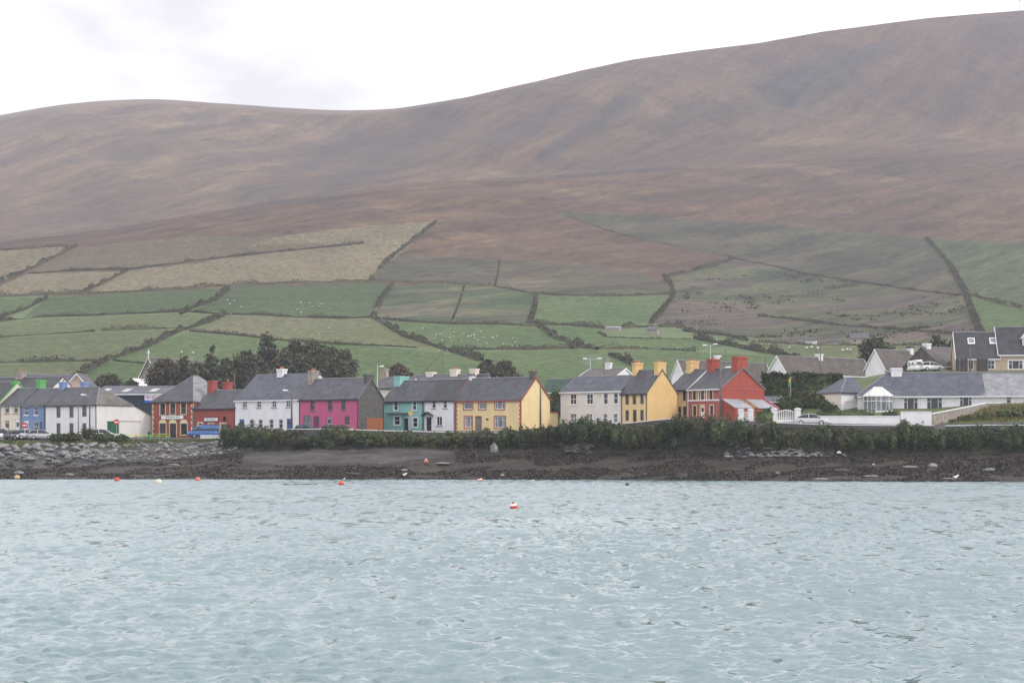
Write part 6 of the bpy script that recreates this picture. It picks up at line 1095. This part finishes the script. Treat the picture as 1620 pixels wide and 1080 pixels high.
# ------------------------------------------------------------------ street furniture
def pole(label, px, ptop, pbase, Y, kind='wood', lamp=None, r0=.13, arms=0, group='poles along the village street'):
    b = at(px, pbase, Y); z0 = min(b.z, ground(b.x, Y)) - .3; H = zpy(ptop, Y) - z0; root = empty('utility_pole' if kind == 'wood' else 'street_lamp', (b.x, Y, z0)); tag(root, label, 'pole' if kind == 'wood' else 'lamp post', group)
    mb = MB(); mb.tube((0, 0, 0), (0, 0, H), r0, r0 * .65, n=8); mb.build('shaft', WOODP if kind == 'wood' else STEEL, root, True)
    if arms:
        mb = MB(); mb.box(-.8, .8, -.05, .05, H - .5, H - .4); a_ = mb.build('crossarm', WOODP, root)
        for x in (-.7, 0, .7): mb = MB(); mb.lathe([(.05, 0), (.07, .06), (.03, .16)], 6, (x, 0, H - .4)); mb.build('insulator', TRIMW, a_)
    if lamp:
        for dx, pz in lamp:
            z = zpy(pz, Y) - z0; x = dx / F * Y; mb = MB(); mb.tube((0, 0, z - .25), (x * .75, 0, z), .04, n=5); mb.build('lamp_arm', STEEL, root)
            mb = MB(); sg_ = 1 if x > 0 else -1; mb.add([(x * .7, -.14, z - .06), (x * .7, .14, z - .06), (x * .7 + sg_ * .75, .18, z - .02), (x * .7 + sg_ * .75, -.18, z - .02), (x * .7, -.1, z + .1), (x * .7, .1, z + .1), (x * .7 + sg_ * .7, .12, z + .16), (x * .7 + sg_ * .7, -.12, z + .16)], [(0, 3, 2, 1), (4, 5, 6, 7), (0, 1, 5, 4), (1, 2, 6, 5), (2, 3, 7, 6), (3, 0, 4, 7)]); mb.build('lamp_head', TRIMW, root)
    return root
pole('thick wooden pole in front of the white corner house', 142, 610, 692, 292, lamp=[(-9, 624.5)]); pole('thin dark pole in front of the tall windows of the corner house', 124, 629, 690, 290, r0=.08)
pole('pole standing behind the restaurant roof', 371, 590.5, 618, 312, r0=.12); pole('wooden pole with lamp in front of the white house', 461.5, 592, 684, 282, lamp=[(-9, 617.5)], r0=.16)
pole('street lamp behind the pink gable', 597, 577, 612, 316, 'steel', [(5, 579.5)], .08); pole('tall double pole behind the teal house', 701, 551.5, 602, 330, r0=.15, arms=1); pole('wooden pole in front of the yellow gable', 855, 600, 682, 274.5, r0=.17)
pole('pole behind the ivory house roof', 956, 560, 598, 318, r0=.13); pole('double headed street lamp left of the smoking chimney', 934, 566, 600, 330, 'steel', [(-7, 567.5), (16, 567)], .07); pole('short pole above the ochre chimney', 1085, 551, 585, 322, r0=.12); pole('grey pole right of the small gull lamp', 1104, 547, 585, 330, r0=.11)
pole('twin headed lamp above the red chimney', 1124, 545, 585, 330, 'steel', [(-8, 546), (6, 544.5)], .08); pole('short pole between the red chimneys', 1147.5, 552, 585, 336, r0=.12); pole('tall wooden pole at the corner of the red house', 1139.5, 565, 664, 268, lamp=[(12, 581)], r0=.16)
pole('pale thin pole right of the red gable', 1211, 541, 592, 330, r0=.1, arms=1); pole('dark pole in front of the long white bungalow', 1298, 547, 594, 312, r0=.13); pole('dark pole in front of the tan house porch', 1535, 549, 590, 296, r0=.14)
def hillpole(label, px, ptop, pbase, r=.12):
    p = hill(px, pbase); H = zpy(ptop, p.y) - p.z; root = empty('power_pole', p); tag(root, label, 'pole', 'power poles up the mountain'); mb = MB(); mb.tube((0, 0, -.5), (0, 0, H), r, r * .7, n=6); mb.build('shaft', WOODP, root); mb = MB(); mb.box(-.9, .9, -.06, .06, H - .5, H - .35); mb.build('crossarm', WOODP, root)
hillpole('thin power pole low on the right hand field', 1569, 408, 430); hillpole('second power pole below, on the right hand field', 1564, 458, 477); hillpole('short power pole above the tan house roof', 1577, 505, 524)
# mast on the summit
i, f = colidx(1613); Ys = float(Yc[i]) - 10; Xs = (1613 - CX) / F * Ys; root = empty('radio_mast', (Xs, Ys, ground(Xs, Ys) - 1)); tag(root, 'thin radio mast on the mountain summit at right', 'mast')
mb = MB(); mb.tube((0, 0, 0), (0, 0, 16), .45, .25, n=5); mb.tube((-1.2, 0, 4), (-1.2, 0, 7), .12, n=4); mb.box(-1.3, 1.3, -.1, .1, 6.6, 6.9); mb.build('shaft', STEEL, root); mb = MB(); mb.box(-.9, .9, -.5, .5, 11, 13); mb.build('antenna', STEEL, root)
# stay wire of the double pole and overhead wires
def wire(label, a, b, sag, r=.018):
    mb = MB(); n = 14; P = [a.lerp(b, i / n) - Vector((0, 0, sag * 4 * (i / n) * (1 - i / n))) for i in range(n + 1)]
    for p, q in zip(P, P[1:]): mb.tube(p, q, r, n=4, cap=False)
    tag(mb.build('overhead_wire', TRIMD), label, 'wire', 'overhead wires')
wire('stay wire slanting down from the double pole', at(701, 556, 330), at(664, 596, 330), 0, .035); wire('wire from the wooden pole to the red gable', at(1139.5, 566, 268), at(1171, 572, 274), .3); wire('wire from the white house pole to the restaurant pole', at(461.5, 593, 282), at(371, 591, 312), .8); wire('long wire sagging past the ivory house front', at(855, 602, 274.5), at(1139.5, 567, 268), 1.6); wire('wire from the corner house pole towards the pub', at(142, 611, 292), at(371, 592, 312), 1.2); wire('wire crossing above the tall hedge', at(1211, 607, 300), at(1420, 612, 296), .6, .02)
# round red no entry signs, warning sign
def sign(label, px, py, pbase, Y, kind):
    b = at(px, pbase, Y); H = zpy(py, Y) - b.z; root = empty('traffic_sign', b); tag(root, label, 'sign', 'traffic signs'); mb = MB(); mb.tube((0, 0, -.6), (0, 0, H), .04, n=6); mb.build('post', STEEL, root)
    def disc(r, n, y, rot=0): 
        m_ = MB(); V = [(r * math.cos(2 * math.pi * i / n + rot), y, H + r * math.sin(2 * math.pi * i / n + rot)) for i in range(n)]; m_.add(V + [(v[0], v[1] + .02, v[2]) for v in V], [tuple(range(n)), tuple(range(2 * n - 1, n - 1, -1))] + [(i, n + i, n + (i + 1) % n, (i + 1) % n) for i in range(n)]); return m_
    if kind == 'red':
        disc(.44, 16, -.06).build('plate', mat('sign_red', (.45, .03, .03), .5, .05), root); mb = MB(); mb.box(-.3, .3, -.075, -.062, H - .08, H + .08); mb.build('bar', TRIMW, root)
    else:
        disc(.38, 4, -.06).build('plate', mat('sign_yellow', (.75, .45, .03), .5, .05), root); disc(.09, 8, -.075).build('symbol', TRIMD, root)
sign('round red no entry sign in front of the blue house', 39, 672.5, 697, 290, 'red'); sign('round red no entry sign against the white side wall', 184.5, 667.5, 697, 290, 'red'); sign('yellow diamond warning sign in front of the teal house', 649.5, 653.5, 684, 279, 'warn')

# ------------------------------------------------------------------ vehicles
CARGL = mat('car_glass', (0.02, 0.025, 0.03), .08, .2, spec=.6); LAMPR = mat('tail_lamp', (.4, .02, .02), .3, .05); LAMPW = mat('head_lamp', (.7, .7, .7), .2, .05); RIM = mat('alloy_rim', (.45, .45, .47), .35, .05, metal=.7)
def loft(st, n=5):
    """st: (x, zb, zt, half width bottom, half width top) -> rounded box loft"""
    V = []; 
    for x, zb_, zt_, w0, w1 in st:
        e = (zt_ - zb_) * .18; V += [(x, -w0 * .9, zb_), (x, -w0, zb_ + e), (x, -(w0 * .45 + w1 * .55), zt_ - e * 1.3), (x, -w1 * .86, zt_), (x, w1 * .86, zt_), (x, w0 * .45 + w1 * .55, zt_ - e * 1.3), (x, w0, zb_ + e), (x, w0 * .9, zb_)]
    k = 8; fs = [(i * k + j, i * k + (j + 1) % k, (i + 1) * k + (j + 1) % k, (i + 1) * k + j) for i in range(len(st) - 1) for j in range(k)]; fs += [tuple(range(k - 1, -1, -1)), tuple(range((len(st) - 1) * k, len(st) * k))]
    return MB().add(V, fs)
def car(name, label, px, pbase, Y, rz, color, kind='saloon', cat='car', group='parked vehicles', z=None):
    p = at(px, pbase, Y); 
    p.z = ground(p.x, p.y) + .02
    root = empty(name, p, rz); tag(root, label, cat, group); pm = mat('car_paint_' + '%02d%02d%02d' % tuple(int(c * 99) for c in color), color, .28, .03, coat=.4, spec=.5)
    if kind == 'saloon': L_, body, cab = 4.5, [(-2.25, .42, .72, .70, .62), (-2.18, .28, .92, .82, .72), (-1.6, .22, .97, .88, .8), (-.5, .2, .95, .89, .82), (.9, .2, .93, .89, .82), (1.6, .22, .86, .88, .78), (2.1, .26, .72, .80, .66), (2.25, .38, .58, .66, .56)], [(-1.75, .9, .98, .76, .70), (-1.05, .9, 1.36, .8, .60), (-.2, .9, 1.46, .8, .60), (.45, .9, 1.38, .8, .60), (1.25, .88, .94, .78, .70)]
    elif kind == 'hatch': L_, body, cab = 3.9, [(-1.95, .35, .8, .74, .68), (-1.88, .25, .95, .82, .76), (-1.0, .2, .97, .84, .8), (.7, .2, .95, .84, .8), (1.4, .22, .88, .83, .75), (1.85, .26, .72, .76, .64), (1.95, .38, .6, .62, .54)], [(-1.85, .92, 1.05, .76, .68), (-1.5, .92, 1.42, .78, .60), (-.3, .92, 1.50, .78, .6), (.35, .92, 1.42, .78, .6), (1.15, .9, .97, .76, .68)]
    elif kind == 'van': L_, body, cab = 4.8, [(-2.4, .35, 1.1, .84, .84), (-2.3, .25, 1.15, .93, .90), (-1, .22, 1.15, .95, .92), (1.0, .22, 1.15, .95, .92), (1.7, .24, 1.08, .94, .86), (2.25, .28, .95, .88, .74), (2.4, .4, .75, .74, .6)], [(-2.36, 1.1, 1.8, .88, .76), (-2.1, 1.1, 1.96, .9, .74), (.2, 1.1, 1.98, .9, .74), (1.0, 1.1, 1.8, .9, .72), (1.75, 1.06, 1.16, .86, .74)]
    elif kind == 'camper': L_, body, cab = 6.0, [(-3.0, .4, 1.5, 1.0, 1.02), (-2.9, .3, 1.5, 1.1, 1.1), (2.0, .3, 1.5, 1.1, 1.1), (2.7, .3, 1.2, 1.05, .95), (3.0, .4, .9, .95, .85)], [(-3.0, 1.48, 2.75, 1.06, 1.0), (-2.8, 1.48, 2.9, 1.1, 1.0), (2.0, 1.48, 2.9, 1.1, 1.0), (2.5, 1.48, 2.6, 1.05, .95)]
    else: L_, body, cab = 5.0, [(-2.5, .5, 1.0, .85, .85), (-2.4, .4, 1.05, .9, .9), (.2, .4, 1.05, .9, .9), (1.2, .4, 1.05, .9, .86), (2.2, .4, .95, .86, .76), (2.5, .5, .8, .74, .66)], [(-.5, 1.0, 1.75, .82, .70), (-.3, 1.0, 1.8, .84, .68), (.5, 1.0, 1.78, .84, .68), (1.25, 1.0, 1.08, .8, .7)]
    loft(body).build('body', pm, root, True)
    gl = loft(cab); glm = pm if kind in ('camper', 'van') else CARGL; gb = gl.build('cabin_glass' if glm is CARGL else 'cabin', glm, root, True)
    top = [c for c in cab if c[2] > max(q[2] for q in cab) - .16]; rf = [(c[0], c[2] - .05, c[2] + .025, c[4] * 1.02, c[4] * .98) for c in top]; loft(rf).build('roof', pm, root, True)
    if kind == 'van':
        wv = lambda z, s: s * (.9 - .16 * (z - 1.1) / .88 + .03)
        for sg_ in (-1, 1):
            for x0, x1, x2 in ((-1.9, -.75, -.75), (-.65, .25, .25), (.35, 1.15, .95)): w_ = MB(); w_.add([(x0, wv(1.2, sg_), 1.2), (x1 + .25 * (x1 != x2), wv(1.2, sg_), 1.2), (x2, wv(1.7, sg_), 1.7), (x0, wv(1.7, sg_), 1.7)], [(0, 1, 2, 3)]); w_.build('side_window', CARGL, root)
        w_ = MB(); w_.add([(1.74, -.7, 1.22), (1.74, .7, 1.22), (1.08, .62, 1.78), (1.08, -.62, 1.78)], [(0, 1, 2, 3)]); w_.build('windscreen', CARGL, root)
    elif kind != 'camper':
        for sg_ in (-1, 1):
            for a, b in zip(cab, cab[1:]):
                if abs(a[2] - b[2]) > .3: pb = MB(); pb.tube((a[0], sg_ * a[4] * .9, a[2]), (b[0], sg_ * b[4] * .9, b[2]), .05, n=5); pb.build('pillar', pm, root)
            xm = (cab[1][0] + cab[-2][0]) / 2; pb = MB(); pb.tube((xm, sg_ * .81, .95), (xm, sg_ * .66, max(c[2] for c in cab) - .06), .045, n=5); pb.build('pillar', pm, root)
    else:
        for x in (-1.8, .4):
            for y in (-1.13, 1.10): w_ = MB(); w_.box(x, x + 1.0, y, y + .03, 1.8, 2.3); w_.build('side_window', CARGL, root)
        w_ = MB(); w_.box(-3.05, -3.0, -.6, .6, 1.8, 2.4); w_.build('rear_window', CARGL, root)
        for y in (-.95, .75): w_ = MB(); w_.box(-3.04, -2.98, y, y + .2, 2.55, 2.75); w_.build('marker_lamp', LAMPR, root)
    wb = L_ * .29
    for x in (-wb, wb):
        for sg_ in (-1, 1):
            w_ = MB(); yo = sg_ * (.80 if kind != 'camper' else 1.0); w_.tube((x, yo - .1, .31), (x, yo + .1, .31), .31, n=14); wo_ = w_.build('wheel', RUBBER, root); w_ = MB(); w_.tube((x, yo + sg_ * .09, .31), (x, yo + sg_ * .115, .31), .19, n=10); w_.build('rim', RIM, wo_)
    for sg_ in (-1, 1):
        w_ = MB(); w_.box(L_ / 2 - .16, L_ / 2 - .02, sg_ * .58 - .14, sg_ * .58 + .14, .58, .72); w_.build('headlight', LAMPW, root); w_ = MB(); w_.box(-L_ / 2 - .01, -L_ / 2 + .12, sg_ * .62 - .1, sg_ * .62 + .1, .7, .88); w_.build('tail_light', LAMPR, root)
    return root
SILV = (.50, .50, .51); 
car('parked_car', 'silver saloon parked beside the white sea wall coping', 1283, 668.8, 261.5, R(-8), (.46, .46, .475)).scale = (1.06, 1.06, 1.06)
car('parked_van', 'blue van parked in front of the red restaurant', 321, 694, 290.5, R(195), (.03, .10, .28), 'van', 'van')
car('parked_car', 'dark grey car nearest the white pickup at the left edge', 25, 699, 289, R(60), (.09, .09, .10), 'hatch'); car('parked_car', 'small silver car between two dark ones at left', 43, 699, 290, R(30), (.5, .5, .52), 'hatch'); car('parked_car', 'silver grey car beside the low shrub at left', 66, 699, 289.5, R(10), (.42, .42, .43), 'hatch')
car('pickup_truck', 'white pickup cut by the left edge', 3, 701, 288.5, R(8), (.75, .75, .76), 'pickup', 'pickup'); car('parked_car', 'black car in front of the cream terraced house', -2, 692, 299, R(-20), (.02, .02, .025), 'hatch')
car('parked_car', 'silver car half hidden behind the shrubs by the green side door', 163, 697, 290, R(5), (.52, .52, .53), 'hatch'); car('parked_car', 'dark teal car in front of the pink house', 487, 681, 279, R(-25), (.05, .10, .12), 'hatch'); car('parked_car', 'dark grey car under the pink house windows', 529, 680, 277, R(-25), (.12, .12, .14), 'hatch'); car('parked_car', 'red car at the right end of the pink house', 547, 680, 276, R(-25), (.40, .03, .03), 'hatch')
car('camper_van', 'white camper van between the white bungalows', 1447, 586, 306, R(100), (.75, .75, .75), 'camper', 'camper van').scale = (.62, .62, .62); car('parked_car', 'white car beside the camper van', 1473, 590, 305, R(15), (.75, .75, .76), 'hatch')

# ------------------------------------------------------------------ pub garden: picnic tables and a seated person
def picnic(label, px, pbase, Y, c, rz):
    p = at(px, pbase, Y); root = empty('picnic_table', p, rz); tag(root, label, 'picnic table', 'coloured picnic tables at the pub'); m = mat('bench_%d' % int(c[0] * 99), c, .6, .08)
    for j in range(4): mb = MB(); mb.box(-.9, .9, -.36 + j * .18, -.20 + j * .18, .70, .74); mb.build('top_plank', m, root)
    for s_ in (-1, 1):
        mb = MB(); mb.box(-.9, .9, s_ * .72 - .13, s_ * .72 + .13, .42, .46); mb.build('bench_seat', m, root)
        for x in (-.65, .65): mb = MB(); mb.tube((x, s_ * .7, 0), (x, s_ * .22, .70), .045, n=5); mb.build('leg', m, root)
    mb = MB(); mb.box(-.69, -.62, -.8, .8, .33, .41); mb.box(.62, .69, -.8, .8, .33, .41); mb.build('cross_beam', m, root); return root
YW_, GN_ = (.72, .55, .08), (.22, .58, .10)
picnic('yellow picnic table nearest the shrubs at the pub', 211, 695, 288, YW_, .2); picnic('yellow picnic table in the middle at the pub', 222, 694.5, 288.5, (.71, .60, .12), -.1); picnic('green picnic table beside the seated person', 246, 694.5, 288, GN_, .1); picnic('green picnic table under the left pub window', 258, 694, 288.3, (.20, .55, .08), -.2); picnic('green picnic table nearest the pub door', 231, 695, 287.6, (.24, .60, .12), .15)
def person():
    p = at(236.5, 695, 288.6); root = empty('person', p); tag(root, 'person in dark clothes sitting at the green picnic tables', 'person')
    vs_ = {'pel': (0, 0, .52, .15), 'waist': (0, .02, .72, .14), 'chest': (0, .0, 1.0, .17), 'neck': (0, -.02, 1.18, .06), 'sl': (-.19, 0, 1.08, .07), 'el': (-.26, -.08, .82, .05), 'hl': (-.12, -.3, .78, .038), 'sr': (.19, 0, 1.08, .07), 'er': (.26, -.08, .82, .05), 'hr': (.12, -.3, .78, .038), 'hipl': (-.1, -.05, .5, .1), 'knl': (-.13, -.46, .5, .075), 'anl': (-.13, -.5, .08, .05), 'tol': (-.13, -.68, .04, .04), 'hipr': (.1, -.05, .5, .1), 'knr': (.13, -.46, .5, .075), 'anr': (.13, -.5, .08, .05), 'tor': (.13, -.68, .04, .04)}
    ks = list(vs_); E = [('pel', 'waist'), ('waist', 'chest'), ('chest', 'neck'), ('chest', 'sl'), ('sl', 'el'), ('el', 'hl'), ('chest', 'sr'), ('sr', 'er'), ('er', 'hr'), ('pel', 'hipl'), ('hipl', 'knl'), ('knl', 'anl'), ('anl', 'tol'), ('pel', 'hipr'), ('hipr', 'knr'), ('knr', 'anr'), ('anr', 'tor')]
    me = bpy.data.meshes.new('body'); me.from_pydata([vs_[k][:3] for k in ks], [(ks.index(a), ks.index(b)) for a, b in E], []); o = link('body', me, mat('dark_clothes', (.02, .02, .026), .85, .2), root)
    o.modifiers.new('skin', 'SKIN'); o.modifiers.new('sub', 'SUBSURF').levels = 1; o.modifiers['sub'].render_levels = 1
    if not me.skin_vertices: bpy.context.view_layer.objects.active = o
    for i, k in enumerate(ks):
        if me.skin_vertices: me.skin_vertices[0].data[i].radius = (vs_[k][3],) * 2; me.skin_vertices[0].data[i].use_root = (i == 0)
    hd = MB(); hd.lathe([(.03, -.13), (.07, -.1), (.088, -.03), (.09, .04), (.07, .1), (.03, .125)], 10, (0, -.04, 1.33)); hd.build('head', mat('skin', (.42, .26, .2), .6, .05), root, True); ha = MB(); ha.lathe([(.095, .0), (.1, .05), (.085, .11), (.04, .145)], 10, (0, -.025, 1.33)); ha.build('hair', mat('dark_hair', (.03, .022, .018), .8, .1), root, True)
person()
# ------------------------------------------------------------------ buoys, debris, birds, sheep
BR = mat('buoy_red', (.62, .055, .03), .45, .12, 2); BC = mat('buoy_cream', (.66, .60, .46), .5, .1, 2); BY = mat('buoy_ochre', (.56, .40, .17), .5, .15, 2); BD = mat('buoy_dark', (.05, .05, .055), .5, .2, 2); BP = mat('buoy_faded_red', (.60, .17, .12), .5, .12, 2)
def buoy(label, px, py, dpx, m, band=None, ry=1.0, Y=None):
    Y = Y or CH * F / (py - HY); r_ = dpx / 2 / F * Y; root = empty('mooring_buoy', ((px - CX) / F * Y, Y, 0)); tag(root, label, 'buoy', 'mooring buoys'); root.rotation_euler = (R(8), R(-14), .4)
    pr_ = [(r_ * math.sin(a), r_ * ry * (.45 - math.cos(a))) for a in np.linspace(.12, math.pi - .1, 12)]; mb = MB(); mb.lathe(pr_, 18); mb.build('float', m, root, True)
    if band: mb = MB(); mb.lathe([(r_ * math.sin(a) * 1.01, r_ * ry * (.45 - math.cos(a)) * 1.01) for a in np.linspace(1.9, 2.5, 5)], 18); mb.build('band', band, root, True)
    mb = MB(); mb.lathe([(r_ * .16, r_ * ry * 1.36), (r_ * .18, r_ * ry * 1.5), (r_ * .1, r_ * ry * 1.62)], 8); mb.build('eye', BD, root)
buoy('large red buoy with a white side floating alone in the middle', 813, 803.5, 12.5, BR, TRIMW); buoy('ochre buoy at the shoreline near the left edge', 27.5, 757.8, 9.5, BY); buoy('red buoy left of the cream buoy', 185.5, 760.5, 8.5, BR); buoy('big cream buoy low in the water', 251, 764, 11.5, BC, None, .8)
buoy('faded red buoy right of the cream buoy', 313.5, 760, 8.5, BP); buoy('red buoy near the long dark float', 540, 766.5, 9, BR, BP); buoy('red buoy with pale top at the shoreline below the yellow house', 759.5, 760.5, 9, BR, BC, .7); buoy('small dark buoy right of centre', 992.5, 767.5, 6, BD); buoy('tiny dark and white float near the shoreline', 843, 760.5, 5, BD, TRIMW, .6); buoy('tiny dark float beside the red one at the shoreline', 545, 758.6, 4, BD, TRIMW)
Y = float(np.interp(674, PXS, Yw)) * .48 + float(np.interp(674, PXS, Yf)) * .52; X = (674 - CX) / F * Y; root = empty('stranded_buoy', (X, Y, ground(X, Y) + .2)); tag(root, 'pale orange buoy stranded on the foreshore below the small white house', 'buoy'); mb = MB(); mb.lathe([(.3 * math.sin(a), -.3 * math.cos(a)) for a in np.linspace(.1, 3.04, 10)], 14); mb.build('float', BP, root, True); mb = MB(); mb.lathe([(.1, .28), (.11, .36), (.05, .4)], 8); mb.build('eye', TRIMW, root)
# long dark float
Y = CH * F / (766.3 - HY); mb = MB(); n = 12
st_ = [(-2.0 + 4.0 * i / n, -.05, .08 + .05 * math.sin(i * 1.7), .3 * math.sin(.25 + 2.6 * i / n) + .06, .2 * math.sin(.25 + 2.6 * i / n) + .03) for i in range(n + 1)]
o = loft(st_).build('floating_log', BD, None, True, loc=((475 - CX) / F * Y, Y, .0)); tag(o, 'long dark low float lying on the water at left', 'float')
def bird(label, px, Y, z, s_=1.0):
    root = empty('gull', ((px - CX) / F * Y, Y, z)); tag(root, label, 'bird'); o = loft([(-.22, .2, .24, .02, .02), (-.1, .13, .29, .09, .07), (.05, .12, .33, .1, .08), (.15, .2, .38, .06, .05), (.22, .32, .42, .05, .04), (.28, .35, .38, .01, .01)]); b_ = o.build('body', TRIMW, root, True); 
    for y_ in (-.03, .03): mb = MB(); mb.tube((0, y_, 0), (0, y_, .15), .012, n=4); mb.build('leg', BY, root)
    root.scale = (s_,) * 3
def onbeach(px, t): Y = float(np.interp(px, PXS, Yw)) * (1 - t) + float(np.interp(px, PXS, Yf)) * t; X = (px - CX) / F * Y; return Y, ground(X, Y)
Y, z = onbeach(640, .06); bird('white gull standing at the waterline below the teal house', 640, Y, z + .1, 1.3); Y, z = onbeach(1512, .05); bird('white gull at the waterline at right', 1512, Y, z + .1, 1.5)
for px, t, lb in ((1326, 1.02, 'crumpled white plastic sheet under the bushes right of the rubble heap'), (1220, 1.5, 'white plastic tub above the rubble heap'), (1382, .62, 'scrap of white plastic on the seaweed')):
    p = shore(px, max(0, t - 1)) if t > 1 else Vector(((px - CX) / F * onbeach(px, t)[0], *onbeach(px, t))); V = IV1 * (1 + .35 * RNG.normal(size=(len(IV1), 1))) * np.array([.42, .3, .26]) * (.45 if t < 1 else .62); o = link('plastic_litter', np_mesh('plastic_litter', V, IF1), TRIMW, None, (p.x, p.y - .9 if t > 1 else p.y, p.z + (.5 if t > 1.2 else .2))); tag(o, lb, 'litter')
WOOL = mat('sheep_wool', (.50, .48, .43), .95, .1, 2); FACE = mat('sheep_face', (.06, .055, .05), .9, .1)
sb = loft([(-.5, .55, .8, .12, .12), (-.42, .38, .95, .26, .22), (-.1, .34, 1.0, .3, .25), (.25, .36, .98, .29, .24), (.45, .5, .95, .18, .16)]).mesh('fleece', True); sb.materials.append(WOOL)
sh = loft([(.42, .7, .98, .1, .1), (.58, .72, 1.02, .1, .09), (.78, .66, .82, .06, .05)]).mesh('head', True); sh.materials.append(FACE)
sl = MB().tube((0, 0, 0), (0, 0, .45), .045, n=5).mesh('leg'); sl.materials.append(FACE)
def sheep(px, py, label, group, sc=1.25):
    p = hill(px, py); root = empty('sheep', p, RNG.uniform(0, 6.28)); root.scale = (sc,) * 3; tag(root, label, 'sheep', group); link('fleece', sb, None, root); link('head', sh, None, root); 
    for x in (-.32, .3):
        for y in (-.14, .14): link('leg', sl, None, root, (x, y, 0))
for x, y in [(360, 476), (364, 482), (371, 477), (381, 487), (397, 486), (366, 498), (470, 491), (476, 480), (490, 481), (493, 487), (476, 496), (506, 482), (505, 486), (511, 483), (544, 482)]: sheep(x, y, 'sheep in the deep green field above the pines', 'sheep in the deep green field', .7)
for i in range(14): sheep(RNG.uniform(380, 560), RNG.uniform(512, 532), 'faint sheep in the pale olive pasture', 'sheep in the pale olive pasture', .5)
for x, y in [(668, 525), (669, 521), (690, 532), (696, 530), (702, 527), (718, 527), (717, 534), (712, 536), (740, 534), (745, 533), (751, 537), (750, 531), (756, 540), (778, 535), (780, 536), (786, 534), (760, 526), (730, 541), (812, 537), (796, 546), (810, 549), (817, 549), (770, 545), (700, 540), (688, 537), (733, 529), (765, 536), (815, 543)]: sheep(x, y, 'sheep in the bright green field behind the yellow house', 'sheep in the bright green field', .62)
for x, y in [(1250, 553.5), (1276, 554), (1284, 552.5), (1293, 554), (1333, 557.5), (1339, 556.5), (1346, 557)]: sheep(x, y, {1250: 'lone white sheep left of the small dark shed', 1276: 'leftmost of three white sheep below the small dark shed', 1284: 'middle of three white sheep below the small dark shed', 1293: 'rightmost of three white sheep below the small dark shed', 1333: 'leftmost of three white sheep below the ruin', 1339: 'middle of three white sheep below the ruin', 1346: 'rightmost of three white sheep below the ruin'}[x], 'sheep below the ruin', 1.15)
for x, y in [(287, 560), (306, 561)]: sheep(x, y, 'left sheep of two in the field beside the spruce' if x < 300 else 'right sheep of two in the field beside the spruce', 'sheep beside the spruce', .9)

sm = bpy.data.materials.new('chimney_smoke'); sm.use_nodes = True; st_ = sm.node_tree; st_.nodes.remove(st_.nodes['Principled BSDF']); sv = st_.nodes.new('ShaderNodeVolumePrincipled'); sv.inputs['Density'].default_value = 0.03; sv.inputs['Color'].default_value = (.9, .92, .97, 1); st_.links.new(sv.outputs[0], st_.nodes['Material Output'].inputs['Volume'])
parts = [blob((c.x, c.y, c.z), r_, i * 7.3, .3) for i, (c, r_) in enumerate([(at(958, 570, 330), (1.0, .9, .7)), (at(950, 569, 331), (1.6, 1.2, 1.0)), (at(939, 571, 332), (2.2, 1.4, 1.3))])]
tag(link('smoke', np_mesh_mixed('smoke', parts), sm), 'faint blue smoke drifting from the white bungalow chimney', kind='stuff')
# ------------------------------------------------------------------ haze: closed box round camera and land, sky outside
hz = MB(); hz.box(-2600, 2600, -1500, 3600, -6, 640); m = bpy.data.materials.new('haze_air'); m.use_nodes = True; t = m.node_tree; t.nodes.remove(t.nodes['Principled BSDF']); pv = t.nodes.new('ShaderNodeVolumePrincipled')
pv.inputs['Density'].default_value = HAZE; pv.inputs['Color'].default_value = (0.84, 0.86, 0.97, 1); pv.inputs['Anisotropy'].default_value = 0.2
t.links.new(pv.outputs[0], t.nodes['Material Output'].inputs['Volume']); tag(hz.build('haze', m), 'thin pale haze over the whole bay', kind='stuff')
